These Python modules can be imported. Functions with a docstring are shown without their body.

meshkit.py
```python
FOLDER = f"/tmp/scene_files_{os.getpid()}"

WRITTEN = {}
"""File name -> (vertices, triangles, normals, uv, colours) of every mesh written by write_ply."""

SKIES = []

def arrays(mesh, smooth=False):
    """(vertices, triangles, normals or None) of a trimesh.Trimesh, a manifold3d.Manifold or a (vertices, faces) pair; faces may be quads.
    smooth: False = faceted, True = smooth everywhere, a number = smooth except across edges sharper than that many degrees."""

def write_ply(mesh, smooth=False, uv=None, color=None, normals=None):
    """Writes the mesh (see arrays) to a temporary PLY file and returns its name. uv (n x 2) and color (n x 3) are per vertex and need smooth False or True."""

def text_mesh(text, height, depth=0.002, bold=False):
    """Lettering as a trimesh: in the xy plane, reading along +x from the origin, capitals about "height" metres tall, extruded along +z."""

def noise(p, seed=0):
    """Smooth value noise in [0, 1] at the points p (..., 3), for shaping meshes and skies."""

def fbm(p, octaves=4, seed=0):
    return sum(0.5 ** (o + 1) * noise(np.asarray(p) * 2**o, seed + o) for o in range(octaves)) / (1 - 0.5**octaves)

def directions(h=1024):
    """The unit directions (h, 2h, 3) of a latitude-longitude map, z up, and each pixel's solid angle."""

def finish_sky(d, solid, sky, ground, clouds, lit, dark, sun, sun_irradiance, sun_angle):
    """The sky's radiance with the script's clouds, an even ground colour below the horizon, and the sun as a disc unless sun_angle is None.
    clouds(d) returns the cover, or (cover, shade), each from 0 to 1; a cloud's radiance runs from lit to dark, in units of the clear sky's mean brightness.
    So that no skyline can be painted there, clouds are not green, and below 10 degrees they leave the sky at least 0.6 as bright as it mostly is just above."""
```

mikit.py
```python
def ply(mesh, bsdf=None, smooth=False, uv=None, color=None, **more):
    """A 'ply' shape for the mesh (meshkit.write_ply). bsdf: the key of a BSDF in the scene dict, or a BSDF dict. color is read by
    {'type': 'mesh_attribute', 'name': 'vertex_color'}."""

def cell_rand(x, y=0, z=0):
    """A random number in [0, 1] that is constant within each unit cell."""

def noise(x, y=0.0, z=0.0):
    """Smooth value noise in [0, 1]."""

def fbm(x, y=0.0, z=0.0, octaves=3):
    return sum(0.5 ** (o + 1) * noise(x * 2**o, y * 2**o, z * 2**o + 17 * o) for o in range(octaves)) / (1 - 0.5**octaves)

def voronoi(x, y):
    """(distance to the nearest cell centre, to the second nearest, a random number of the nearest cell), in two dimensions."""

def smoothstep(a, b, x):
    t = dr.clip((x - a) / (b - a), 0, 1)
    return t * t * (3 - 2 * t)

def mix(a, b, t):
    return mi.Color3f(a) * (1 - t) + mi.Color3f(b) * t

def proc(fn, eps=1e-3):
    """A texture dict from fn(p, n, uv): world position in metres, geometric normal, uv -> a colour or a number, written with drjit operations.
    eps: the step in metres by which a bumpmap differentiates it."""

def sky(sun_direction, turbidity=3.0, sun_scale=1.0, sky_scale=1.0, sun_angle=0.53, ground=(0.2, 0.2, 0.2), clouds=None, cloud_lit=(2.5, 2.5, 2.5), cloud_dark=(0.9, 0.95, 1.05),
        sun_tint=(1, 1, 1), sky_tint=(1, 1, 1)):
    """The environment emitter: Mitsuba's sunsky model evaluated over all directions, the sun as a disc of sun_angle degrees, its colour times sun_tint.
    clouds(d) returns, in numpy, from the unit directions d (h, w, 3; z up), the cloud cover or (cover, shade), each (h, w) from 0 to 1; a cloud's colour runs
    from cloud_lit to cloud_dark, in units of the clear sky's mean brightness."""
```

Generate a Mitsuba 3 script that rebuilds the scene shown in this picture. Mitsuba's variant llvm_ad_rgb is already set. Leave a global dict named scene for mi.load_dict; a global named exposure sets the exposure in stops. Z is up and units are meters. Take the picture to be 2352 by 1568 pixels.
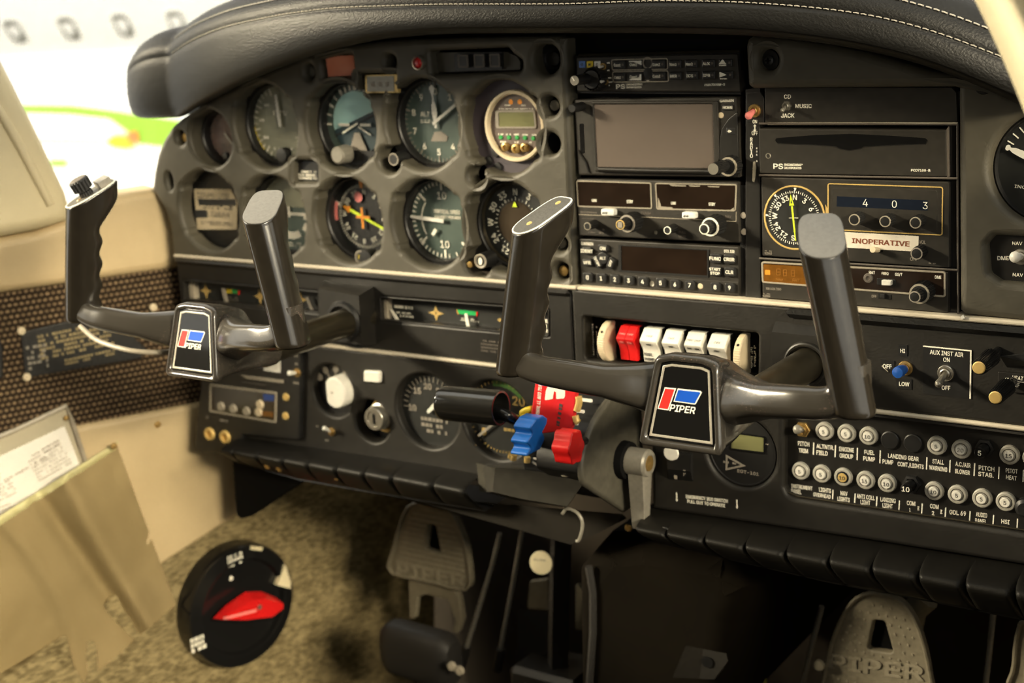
import math, random
import numpy as np, trimesh, shapely
from shapely.geometry import Polygon, Point, box as sbox
from shapely.ops import unary_union
import drjit as dr
import mitsuba as mi
import mikit, meshkit
from mikit import proc, noise, fbm, smoothstep, mix, cell_rand, voronoi

random.seed(7)
rng = np.random.default_rng(7)
T = mi.ScalarTransform4f

# ---------------------------------------------------------------- camera, light, exposure
# world: x to the right along the panel, y forward through the panel (panel face at y = 0), z up, metres
CAM = np.array([0.67290549, -1.10573246, 0.82639026])
ROT = np.array([[0.83245427, 0.55143467, -0.05421897],      # right
                [0.08921484, -0.22996546, -0.96910092],     # down
                [-0.54686434, 0.80189506, -0.24063189]])    # forward
FOCAL = 3267.0
exposure = 0.75
scene, labels = {}, {}
scene['camera'] = {
    'type': 'thinlens',
    'to_world': T().look_at(origin=CAM.tolist(), target=(CAM + ROT[2]).tolist(), up=(-ROT[1]).tolist()),
    'fov': math.degrees(2 * math.atan(1176 / FOCAL)), 'fov_axis': 'x',
    'aperture_radius': 0.0036, 'focus_distance': 1.09, 'near_clip': 0.02, 'far_clip': 300.0}
# the hangar's diffuse white light, and warm high-bay lamps hanging beside the parked aircraft
scene['hangar_light'] = {'type': 'constant', 'radiance': {'type': 'rgb', 'value': [.97, .94, .83]}}
LAMPS = [((6.0, -2.9, 2.9), 100), ((6.6, -1.4, 3.6), 40), ((-5.0, -3.6, 2.9), 150), ((-6.2, -1.9, 3.2), 75)]

# ---------------------------------------------------------------- measuring and mesh helpers
def onplane(px, p0, n):
    """The point of the plane (p0, n) that was measured at pixel px of the 2352 x 1568 photograph."""
    r = ROT.T @ np.array([(px[0] - 1176) / FOCAL, (px[1] - 784) / FOCAL, 1.0])
    return CAM + r * (np.dot(np.subtract(p0, CAM), n) / np.dot(r, n))

def at(px, y=0.0):
    return onplane(px, (0, y, 0), (0, 1, 0))

def xz(px, y=0.0):
    return at(px, y)[[0, 2]]

def crop(ox, oy, s):
    return lambda x, y: (ox + x / s, oy + y / s)
z1, z2, z3, z4 = crop(340, 60, 3.92), crop(340, 380, 3.92), crop(860, 60, 4.9), crop(860, 360, 4.9)
z5, z6, z7, z8 = crop(1290, 60, 4.9), crop(1290, 380, 4.9), crop(1690, 160, 3.5636), crop(1690, 400, 3.5636)
a1, a2, a3, a4 = crop(400, 560, 3.92), crop(860, 640, 4.9), crop(1290, 660, 3.92), crop(1750, 700, 3.907)
a5, a6, a7, a8 = crop(440, 780, 3.92), crop(960, 820, 3.92), crop(1480, 980, 3.92), crop(1790, 940, 4.185)
k1 = crop(1160, 860, 6.815)

def TM(v, f):
    return trimesh.Trimesh(np.asarray(v, float), np.asarray(f, int), process=False)

def cat(*ms):
    ms = [m for m in ms if m is not None and len(m.faces)]
    return trimesh.util.concatenate(ms)

def box(x0, x1, y0, y1, z0, z1, b=0.0):
    if b <= 0:
        return trimesh.creation.box(bounds=[[x0, y0, z0], [x1, y1, z1]])
    b = min(b, (x1 - x0) / 2.01, (y1 - y0) / 2.01, (z1 - z0) / 2.01)
    pts = []
    for sx in (0, 1):
        for sy in (0, 1):
            for sz in (0, 1):
                c = [(x0, x1)[sx], (y0, y1)[sy], (z0, z1)[sz]]
                d = [b if s == 0 else -b for s in (sx, sy, sz)]
                for k in range(3):
                    q = [c[i] + d[i] for i in range(3)]
                    q[k] = c[k]
                    pts.append(q)
    return trimesh.convex.convex_hull(np.array(pts))

def hull(pts):
    return trimesh.convex.convex_hull(np.array(pts))

def ring_pts(ring):
    p = np.array(ring.coords)[:-1] if hasattr(ring, 'coords') else np.array(ring)
    return p

def inset_ring(p, d):
    """Moves a counter-clockwise ring inwards by d (miter joins)."""
    a, b = np.roll(p, 1, 0), np.roll(p, -1, 0)
    e1, e2 = p - a, b - p
    e1 = e1 / np.maximum(np.linalg.norm(e1, axis=1, keepdims=True), 1e-12)
    e2 = e2 / np.maximum(np.linalg.norm(e2, axis=1, keepdims=True), 1e-12)
    n1, n2 = np.c_[-e1[:, 1], e1[:, 0]], np.c_[-e2[:, 1], e2[:, 0]]
    m = n1 + n2
    m = m / np.maximum((m * n1).sum(1, keepdims=True), 0.5)
    return p + m * d

def prism(poly, yf, yb, b=0.0, seg=3, back=False):
    """A plate of outline poly (x, z) between y = yf (face) and y = yb, its face edges rounded by b."""
    if not hasattr(poly, 'exterior'):
        poly = Polygon(np.asarray(poly))
    if not poly.is_valid:
        poly = poly.buffer(0)
    if hasattr(poly, 'geoms'):
        return cat(*[prism(g, yf, yb, b, seg, back) for g in poly.geoms])
    poly = shapely.geometry.polygon.orient(poly)
    rings = [ring_pts(poly.exterior)] + [ring_pts(r) for r in poly.interiors]
    s = 1 if yb > yf else -1
    prof = [(b * (1 - math.sin(a)), b * (1 - math.cos(a))) for a in np.linspace(0, math.pi / 2, seg + 1)] if b > 0 else [(0, 0)]
    prof.append((0, abs(yb - yf)))
    V, F, n0 = [], [], 0
    first = []
    for r in rings:
        rows = [inset_ring(r, d) for d, _ in prof]
        first.append(rows[0])
        n = len(r)
        for (_, t), q in zip(prof, rows):
            V.append(np.c_[q[:, 0], np.full(n, yf + s * t), q[:, 1]])
        for k in range(len(prof) - 1):
            i = np.arange(n)
            j = (i + 1) % n
            A, B, C_, D = n0 + k * n + i, n0 + k * n + j, n0 + (k + 1) * n + j, n0 + (k + 1) * n + i
            F += [np.c_[A, D, C_], np.c_[A, C_, B]]
        n0 += n * len(prof)
    side = TM(np.vstack(V), np.vstack(F))
    fp = Polygon(first[0], first[1:])
    if not fp.is_valid:
        fp = fp.buffer(0)
    out = [side]
    for g in getattr(fp, 'geoms', [fp]):
        v, f = trimesh.creation.triangulate_polygon(g, engine='earcut')
        out.append(TM(np.c_[v[:, 0], np.full(len(v), yf), v[:, 1]], f))
    if back:
        v, f = trimesh.creation.triangulate_polygon(poly, engine='earcut')
        out.append(TM(np.c_[v[:, 0], np.full(len(v), yb), v[:, 1]], f[:, ::-1]))
    m = cat(*out)
    m.merge_vertices(digits_vertex=7)
    if s < 0:
        m.invert()
    # faces of the face plate look towards -y
    up = m.face_normals[np.argmin(np.abs(m.triangles_center[:, 1] - yf))]
    if up[1] * s > 0:
        m.invert()
    return m

def rrect(x0, x1, z0, z1, r, n=5):
    r = min(r, abs(x1 - x0) / 2.01, abs(z1 - z0) / 2.01)
    return sbox(min(x0, x1) + r, min(z0, z1) + r, max(x0, x1) - r, max(z0, z1) - r).buffer(r, quad_segs=n)

def quad(p, y=0.0, r=0.0):
    """Polygon (x, z) from pixels on the plane y, corners rounded by r."""
    g = Polygon([xz(q, y) for q in p])
    return g.buffer(-r).buffer(r, quad_segs=4) if r else g

def pxrect(a, b, y=0.0, r=0.0):
    """An upright rectangle whose opposite corners were measured at pixels a and b."""
    (x0, za), (x1, zb) = xz(a, y), xz(b, y)
    return rrect(x0, x1, zb, za, r) if r else sbox(min(x0, x1), min(za, zb), max(x0, x1), max(za, zb))

def frames(axis):
    a = np.asarray(axis, float)
    a = a / np.linalg.norm(a)
    u = np.cross([0, 0, 1.0], a)
    if np.linalg.norm(u) < 1e-3:
        u = np.cross([0, 1.0, 0], a)
    u /= np.linalg.norm(u)
    return a, u, np.cross(a, u)

def lathe(prof, o, axis=(0, -1, 0), n=32, knurl=0.0, teeth=0, start=0.0, full=2 * math.pi):
    """Turns the profile [(radius, distance along axis)] about the axis through o."""
    a, u, w = frames(axis)
    closed = full > 6.28
    th = start + np.linspace(0, full, n, endpoint=not closed)
    V = []
    for r, t in prof:
        rr = r * (1 + knurl * np.sign(np.cos(teeth * th))) if teeth else np.full(len(th), r)
        V.append(np.asarray(o) + t * a + rr[:, None] * (np.cos(th)[:, None] * u + np.sin(th)[:, None] * w))
    V = np.vstack(V)
    F = []
    m = len(th)
    for k in range(len(prof) - 1):
        for i in range(m if closed else m - 1):
            j = (i + 1) % m
            A, B, C_, D = k * m + i, k * m + j, (k + 1) * m + j, (k + 1) * m + i
            F += [[A, B, C_], [A, C_, D]]
    g = TM(V, F)
    g.merge_vertices(digits_vertex=8)
    g.update_faces(g.nondegenerate_faces())
    return g

def disc(o, r, axis=(0, -1, 0), n=40):
    return lathe([(r, 0), (0, 0)], o, axis, n)

def tube(pts, r, n=10, caps=True):
    pts = np.asarray(pts, float)
    r = np.broadcast_to(r, len(pts))
    t = np.gradient(pts, axis=0)
    t /= np.linalg.norm(t, axis=1, keepdims=True)
    _, u, _ = frames(t[0])
    V = []
    for p, d, rad in zip(pts, t, r):
        u = u - d * np.dot(u, d)
        u /= np.linalg.norm(u)
        w = np.cross(d, u)
        th = np.linspace(0, 2 * math.pi, n, endpoint=False)
        V.append(p + rad * (np.cos(th)[:, None] * u + np.sin(th)[:, None] * w))
    return loft(V, caps)

def loft(rings, caps=True):
    n, V = len(rings[0]), np.vstack(rings)
    F = []
    i = np.arange(n)
    j = (i + 1) % n
    for k in range(len(rings) - 1):
        A, B, C_, D = k * n + i, k * n + j, (k + 1) * n + j, (k + 1) * n + i
        F += [np.c_[A, B, C_], np.c_[A, C_, D]]
    F = [np.vstack(F)]
    if caps:
        V = np.vstack([V, rings[0].mean(0), rings[-1].mean(0)])
        a, b = len(V) - 2, len(V) - 1
        F += [np.c_[j, i, np.full(n, a)], np.c_[(len(rings) - 1) * n + i, (len(rings) - 1) * n + j, np.full(n, b)]]
    g = TM(V, np.vstack(F))
    return g

def spline(pts, n=40):
    """Catmull-Rom curve through the points."""
    p = np.asarray(pts, float)
    p = np.vstack([2 * p[0] - p[1], p, 2 * p[-1] - p[-2]])
    out = []
    k = len(p) - 3
    for s in np.linspace(0, k, n):
        i = min(int(s), k - 1)
        t = s - i
        a, b, c, d = p[i], p[i + 1], p[i + 2], p[i + 3]
        out.append(0.5 * (2 * b + (c - a) * t + (2 * a - 5 * b + 4 * c - d) * t * t + (3 * b - a - 3 * c + d) * t ** 3))
    return np.array(out)

_TXT = {}
def raw_text(s, bold=True):
    if (s, bold) not in _TXT:
        m = meshkit.text_mesh(s, 1.0, 0.02, bold)
        _TXT[s, bold] = (m, m.bounds[:, 0].copy())
    return _TXT[s, bold]

def text_on(s, o, ex, ey, w=None, h=0.003, th=0.00025, bold=True, center=False):
    """Lettering of height h on the plane through o spanned by ex (reading) and ey (up)."""
    m, (x0, x1) = raw_text(s, bold)
    sx = h if w is None else w / (x1 - x0)
    ez = np.cross(ex, ey)
    v = m.vertices
    xx = (v[:, 0] - (x0 + (x1 - x0) / 2 if center else x0)) * sx
    yy = v[:, 1] * h - (h / 2 if center else 0)
    return TM(np.asarray(o) + xx[:, None] * np.asarray(ex) + yy[:, None] * np.asarray(ey) + (v[:, 2] * th / 0.02)[:, None] * ez, m.faces)

def tx(s, a, b, hpx, y=0.0, bold=True):
    """Panel lettering whose baseline runs from pixel a to pixel b, hpx pixels tall, on the plane y."""
    A, B = at(a, y - 1e-4), at(b, y - 1e-4)
    h = abs(at((a[0], a[1] - hpx), y)[2] - A[2])
    d = B - A
    w = np.linalg.norm(d)
    ex = d / w
    return text_on(s, A, ex, np.cross(ex, [0, 1, 0]) * -1 if np.cross(ex, [0, 1, 0])[2] < 0 else np.cross(ex, [0, 1, 0]), w, h, bold=bold)

def tc(s, c, hpx, y=0.0, bold=True, rot=0.0):
    """Panel lettering centred at pixel c."""
    A = at(c, y - 1e-4)
    h = abs(at((c[0], c[1] - hpx), y)[2] - A[2])
    r = math.radians(rot)
    return text_on(s, A, np.array([math.cos(r), 0, math.sin(r)]), np.array([-math.sin(r), 0, math.cos(r)]), None, h, bold=bold, center=True)

def line(a, b, wpx, y=0.0, th=0.0003):
    """A printed line between two pixels on the plane y."""
    A, B = xz(a, y), xz(b, y)
    d = (B - A) / np.linalg.norm(B - A)
    w = abs(at((a[0], a[1] - wpx), y)[2] - at(a, y)[2]) / 2
    n = np.array([-d[1], d[0]]) * w
    return prism(Polygon([A - n, B - n, B + n, A + n]), y - th, y)

def specks(a, b, rows, seed, y=0.0, fill=0.75, hgap=0.55):
    """Print too small to read: rows of little strokes inside the rectangle of pixels a to b."""
    (x0, za), (x1, zb) = xz(a, y), xz(b, y)
    return specks_on(np.array([x0, y, zb]), np.array([1, 0, 0.]), np.array([0, 0, 1.]), x1 - x0, za - zb, rows, seed, fill, hgap)

def specks_on(o, ex, ey, w, h, rows, seed, fill=0.75, hgap=0.55):
    r = random.Random(seed)
    ez = np.cross(ex, ey)
    out = []
    rh = h / rows
    for k in range(rows):
        x, z = 0.0, h - (k + 1) * rh
        while x < w - rh * .3:
            ww = min(r.uniform(.35, .8) * rh, w - x)
            if r.random() < fill:
                q = [o + ex * (x + i * ww) + ey * (z + j * rh * hgap) + ez * kk for i in (0, 1) for j in (0, 1) for kk in (0.0, 0.0003)]
                out.append(hull(q))
            x += ww + rh * .22
            if r.random() < .18:
                x += rh * .5
    return cat(*out)

def thing(name, label, cat_, group=None):
    key, k = name, 0
    while key in labels:
        k += 1
        key = f'{name}_{k:03d}'
    labels[key] = {'label': label, 'category': cat_}
    if group:
        labels[key]['group'] = group
    return key

def part(root, name, mesh, mat, smooth=False, label=None):
    key, k = f'{root}__{name}', 0
    while key in scene:
        k += 1
        key = f'{root}__{name}_{k:03d}'
    scene[key] = mikit.ply(mesh, mat, smooth=smooth)
    if label:
        labels[key] = {'label': label}
    return key

def single(name, mesh, mat, label, cat_, group=None, smooth=False):
    key = thing(name, label, cat_, group)
    scene[key] = mikit.ply(mesh, mat, smooth=smooth)
    return key

def struct(name, mesh, mat, label, smooth=False):
    scene[name] = mikit.ply(mesh, mat, smooth=smooth)
    labels[name] = {'label': label, 'kind': 'structure'}
    return name

# ---------------------------------------------------------------- materials
def rgb(*c):
    return {'type': 'rgb', 'value': list(c)}

def principled(key, col, rough=0.5, metal=0.0, spec=0.5, coat=0.0, bump=None, sheen=0.0, **kw):
    b = {'type': 'principled', 'base_color': col if isinstance(col, dict) else rgb(*col), 'roughness': rough if isinstance(rough, dict) else float(rough), 'metallic': float(metal), 'specular': float(spec)}
    if coat:
        b.update(clearcoat=float(coat), clearcoat_gloss=0.95)
    if sheen:
        b['sheen'] = float(sheen)
    b.update(kw)
    if bump is not None:
        fn, sc, eps = bump
        b = {'type': 'bumpmap', 'tex': proc(fn, eps), 'scale': float(sc), 'bsdf': b}
    scene[key] = {'type': 'twosided', 'bsdf': b}
    return key

def grain(f):
    return lambda p, n, uv: fbm(p.x * f, p.y * f, p.z * f, 2)

def mottled(c0, c1, f, oct=3):
    return proc(lambda p, n, uv: mix(c0, c1, fbm(p.x * f, p.y * f, p.z * f, oct)))

leather_h = lambda p, n, uv: fbm(p.x * 700, p.y * 700, p.z * 700, 2)
principled('mat_overlay', mottled((0.0468, 0.04212, 0.02964), (0.078, 0.07098, 0.05304), 60), .55, bump=(leather_h, .00022, 2e-4))
principled('mat_leather', mottled((0.0049, 0.00476, 0.0042), (0.0084, 0.00798, 0.007), 40), .48, spec=.28, bump=(leather_h, .00030, 2e-4))
principled('mat_panel', mottled((.0070, .0064, .0056), (.0125, .0114, .0094), 80), .45)
principled('mat_radio', mottled((0.01872, 0.01692, 0.01368), (0.03024, 0.02664, 0.0216), 150), .5, spec=.4)
principled('mat_black', (.009, .009, .009), .45)
principled('mat_black_gloss', (.008, .008, .008), .16)
principled('mat_void', (.003, .003, .003), .8, spec=.1)
principled('mat_key', (.022, .022, .022), .35)
def dusty(p, n, uv):
    d = smoothstep(.80, .84, noise(p.x * 1300, p.y * 1300, p.z * 1300)) * smoothstep(.45, .7, noise(p.x * 25, p.y * 25, p.z * 25 + 9))
    return mix((.032, .0285, .0235), (.22, .145, .12), d * .8)
principled('mat_yoke', proc(dusty), .18, spec=.7, coat=.5)
principled('mat_yoke_grip', mottled((.011, .009, .0065), (.016, .0135, .010), 90), .17, spec=.6, coat=.3)
principled('mat_shaft', mottled((.06, .052, .036), (.11, .095, .065), 50), .28, metal=.85)
principled('mat_cap', mottled((0.164, 0.1558, 0.1394), (0.2132, 0.205, 0.1845), 500), .42, metal=.35)
principled('mat_cap_dark', mottled((.055, .052, .044), (.11, .105, .09), 900), .45)
principled('mat_badge', (.006, .006, .006), .06, coat=.4)
principled('mat_border', (.62, .57, .48), .28, metal=.5)
principled('mat_print', (.86, .82, .70), .6)
principled('mat_print_dim', (.26, .23, .19), .6)
principled('mat_print_dark', (.10, .085, .07), .6)
principled('mat_white', (.72, .70, .63), .4)
principled('mat_white_key', (.78, .77, .72), .35)
principled('mat_cream', (.60, .50, .34), .5)
principled('mat_trim', mottled((.50, .44, .34), (.62, .56, .44), 30), .4)
principled('mat_beige', mottled((0.4368, 0.3354, 0.1833), (0.4992, 0.39, 0.2262), 14), .55)
principled('mat_pillar', mottled((0.528, 0.456, 0.288), (0.576, 0.504, 0.328), 9), .5)
principled('mat_red', (.62, .012, .012), .30)
principled('mat_red_tag', mottled((.50, .008, .012), (.60, .03, .03), 40), .28)
principled('mat_blue', (.010, .13, .52), .30)
principled('mat_blue_dark', (.015, .05, .22), .35)
principled('mat_logo_red', (.62, .03, .025), .3)
principled('mat_logo_blue', (.01, .09, .55), .3)
principled('mat_steel', (.50, .47, .41), .32, metal=.9)
principled('mat_grey_metal', mottled((.20, .19, .16), (.27, .25, .21), 300), .42, metal=.3)
principled('mat_breaker', mottled((.36, .345, .30), (.46, .44, .38), 400), .42, metal=.15)
principled('mat_brass', (.52, .34, .12), .34, metal=.8)
principled('mat_gold', (.66, .46, .16), .4, metal=.3)
principled('mat_frame', mottled((.25, .22, .17), (.36, .32, .25), 120), .45)
principled('mat_screen', (0.132, 0.108, 0.092), .25)
principled('mat_display', mottled((.010, .006, .004), (.020, .012, .008), 60), .14)
principled('mat_lcd', (.17, .17, .075), .3)
principled('mat_amber', mottled((.12, .045, .004), (.20, .08, .010), 200), .3)
principled('mat_green', (.02, .30, .06), .5)
principled('mat_orange', (.75, .27, .02), .5)
principled('mat_yellow', (.75, .55, .03), .45)
principled('mat_lime', (.62, .80, .03), .5)
principled('mat_pink', (.75, .22, .20), .5)
principled('mat_salmon', mottled((.72, .20, .10), (.82, .32, .20), 90), .6)
principled('mat_dial', (.012, .013, .012), .5)
principled('mat_dial_teal', mottled((.042, .068, .060), (.095, .130, .112), 40), .4)
principled('mat_dial_olive', mottled((.22, .22, .155), (.32, .32, .23), 60), .45)
principled('mat_dial_mauve', mottled((.24, .13, .12), (.50, .40, .32), 50), .45)
principled('mat_sky_blue', (.45, .74, .72), .5)
principled('mat_ground_blue', (.02, .045, .055), .5)
principled('mat_plum', (.055, .045, .055), .5)
principled('mat_taupe', (.12, .09, .075), .5)
principled('mat_pedal', mottled((.12, .105, .07), (.19, .165, .115), 260), .6)
principled('mat_rubber', (.010, .009, .008), .6)
principled('mat_fabric_dark', mottled((.035, .026, .017), (.06, .045, .03), 25), .9, spec=.1)
principled('mat_paper', (.74, .72, .66), .6)
principled('mat_ink', (.03, .03, .03), .6)
principled('mat_inop', (.78, .72, .60), .5)
principled('mat_inop_ink', (.20, .055, .02), .6)

def weave(p, n, uv):
    s = (p.x * .4 + p.y * .917) * 1000 / 6.4
    t = p.z * 1000 / 6.4
    row = dr.floor(t)
    s = s + .5 * (row - 2 * dr.floor(row / 2))
    fu, fv = s - dr.floor(s) - .5, t - row - .5
    d = dr.sqrt(fu * fu * 1.1 + fv * fv * 1.6)
    k = 1 - smoothstep(.22, .46, d)
    return mix((.022, .015, .010), (.22, .15, .088), k * (.55 + .45 * cell_rand(dr.floor(s), row)))
principled('mat_weave', proc(weave), .85, spec=.1)

def tweed(p, n, uv):
    s, t = (-p.x * .174 + p.y * .985) * 1000 / 5.2, p.z * 1000 / 3.6
    s = s + .5 * noise(s * .6, t * .6) + .35 * t
    a = noise(s * .9, t * 1.5)
    b = fbm(s * .16, t * .3, 3.3, 2)
    return mix((.115, .088, .042), (.30, .24, .125), smoothstep(.15, .9, a * .62 + b * .42))
principled('mat_tweed', proc(tweed), .9, spec=.1)
scene['mat_glass'] = {'type': 'thindielectric', 'int_ior': 1.5}
# ---------------------------------------------------------------- hangar outside
FWD = np.array([-.5637, .8260, 0.]); RGT = np.array([.8260, .5637, 0.])
FWD = np.array([ROT[2][0], ROT[2][1], 0]); FWD /= np.linalg.norm(FWD)
RGT = np.array([-FWD[1], FWD[0], 0]) * -1
FP = CAM + 18 * FWD
def far(px, d=0.0):
    """Coordinates (along the airliner, height) of a pixel on the upright plane 18 m ahead, d metres nearer."""
    q = onplane(px, FP - d * FWD, FWD)
    return np.dot(q - FP, RGT), q[2]
def fus_pt(s, z, lift=0.0):
    """A point on the airliner's round flank at station s and height z."""
    R, zc = 1.75, 2.05
    dz = max(-R, min(R, z - zc))
    off = math.sqrt(max(R * R - dz * dz, 0)) - R
    nrm = np.array([0, 0, dz / R]) - FWD * (off + R) / R
    p = FP + RGT * s - FWD * off
    return np.array([p[0], p[1], zc + dz]) + nrm * lift
principled('mat_airliner', (.86, .86, .84), .25)
principled('mat_pane_far', (.17, .17, .15), .9, spec=0.0)
principled('mat_far_grey', (.40, .40, .39), .6, spec=.1)
principled('mat_far_green', (.24, .46, .055), .5, spec=.1)
principled('mat_far_orange', (.85, .38, .02), .4)
principled('mat_far_red', (.60, .16, .05), .4)
principled('mat_hangar_floor', (.74, .73, .70), .3)
air = thing('airliner', 'blurred white airliner with a row of grey cabin windows beyond the windshield', 'airplane')
ss = np.linspace(-16, 14, 31)
th = np.linspace(-math.pi, math.pi, 48, endpoint=False)
rings = []
for s in ss:
    k = math.sqrt(max(0.02, 1 - max(0, abs(s + 1) / 15.2) ** 6))
    c = FP + RGT * s + FWD * 1.75
    rings.append(np.array([np.array([c[0], c[1], 2.05]) + 1.75 * k * (-FWD * math.cos(t) + np.array([0, 0, math.sin(t)])) for t in th]))
part(air, 'fuselage', loft(rings), 'mat_airliner', True)
def far_patch(poly_px, mat, name, lift=.012, n=1):
    sz = [far(q, 0) for q in poly_px]
    g = Polygon(sz)
    v, f = trimesh.creation.triangulate_polygon(g.segmentize(.25), engine='earcut')
    return part(air, name, TM([fus_pt(a, b, lift) for a, b in v] + [fus_pt(a, b, -.03) for a, b in v], np.vstack([f, f[:, ::-1] + len(v)])), mat)
sp = far((250, 70))[0] - far((120, 68))[0]
w0 = far((120, 68))
for k in range(-2, 8):
    s0 = w0[0] + k * sp
    z0 = w0[1]
    g = rrect(s0 - .115, s0 + .115, z0 - .155, z0 + .155, .08)
    v, f = trimesh.creation.triangulate_polygon(g, engine='earcut')
    r = np.array(g.exterior.coords)[:-1]
    key = part(air, 'window', TM([fus_pt(a, b, .012) for a, b in v], f), 'mat_pane_far')
    part(key, 'window_surround', tube([fus_pt(a, b, .01) for a, b in np.vstack([r, r[:1]])], .012, 6), 'mat_airliner')
far_patch([(-60, 196), (400, 204), (400, 212), (-60, 205)], 'mat_far_grey', 'pinstripe')
# a second, nearer aircraft's wing root with a green swoosh and an orange emblem
jet = thing('business_jet', 'white jet with a green swoosh and an orange emblem, blurred behind the left pillar', 'airplane')
def jet_pt(px, lift=0.0):
    return onplane(px, CAM + (9 - lift) * FWD, FWD)
def jet_poly(pxs, lift, mat, name, th_=.02):
    q = [jet_pt(p, lift) for p in pxs]
    g = Polygon([(np.dot(p - CAM, RGT), p[2]) for p in q])
    v, f = trimesh.creation.triangulate_polygon(g, engine='earcut')
    base = CAM + (9 - lift) * FWD
    A = [base + RGT * a + np.array([0, 0, b - CAM[2]]) for a, b in v]
    B = [p + FWD * th_ for p in A]
    r = ring_pts(g.exterior)
    m = len(v)
    R1 = [base + RGT * a + np.array([0, 0, b - CAM[2]]) for a, b in r]
    R2 = [p + FWD * th_ for p in R1]
    n = len(r)
    S = [[i, (i + 1) % n, n + (i + 1) % n] for i in range(n)] + [[i, n + (i + 1) % n, n + i] for i in range(n)]
    return part(jet, name, cat(TM(A + B, np.vstack([f, f[:, ::-1] + m])), TM(R1 + R2, S)), mat)
jet_poly([(-200, 236), (60, 238), (180, 238), (280, 250), (420, 275), (520, 330), (520, 420), (380, 450), (-200, 470)], 0, 'mat_airliner', 'body', .9)
jet_poly([(-200, 242), (60, 242), (160, 243), (250, 254), (330, 266), (440, 282), (440, 340), (360, 335), (320, 330), (290, 300), (250, 272), (160, 262), (60, 258), (-200, 258)], .03, 'mat_far_green', 'swoosh')
jet_poly([(240, 326), (262, 310), (290, 312), (312, 330), (300, 342), (262, 340)], .05, 'mat_far_orange', 'emblem')
jet_poly([(290, 308), (312, 300), (318, 322), (302, 330)], .06, 'mat_far_red', 'emblem_tip')
jet_poly([(60, 318), (230, 322), (228, 330), (60, 327)], .03, 'mat_far_grey', 'pinstripe')
jet_poly([(112, 368), (150, 368), (152, 382), (116, 382)], .03, 'mat_far_green', 'swoosh')
struct('floor', box(-40, 40, 2.0, 60, -1.12, -1.02), 'mat_hangar_floor', 'pale glossy hangar floor beyond the windshield')

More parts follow.
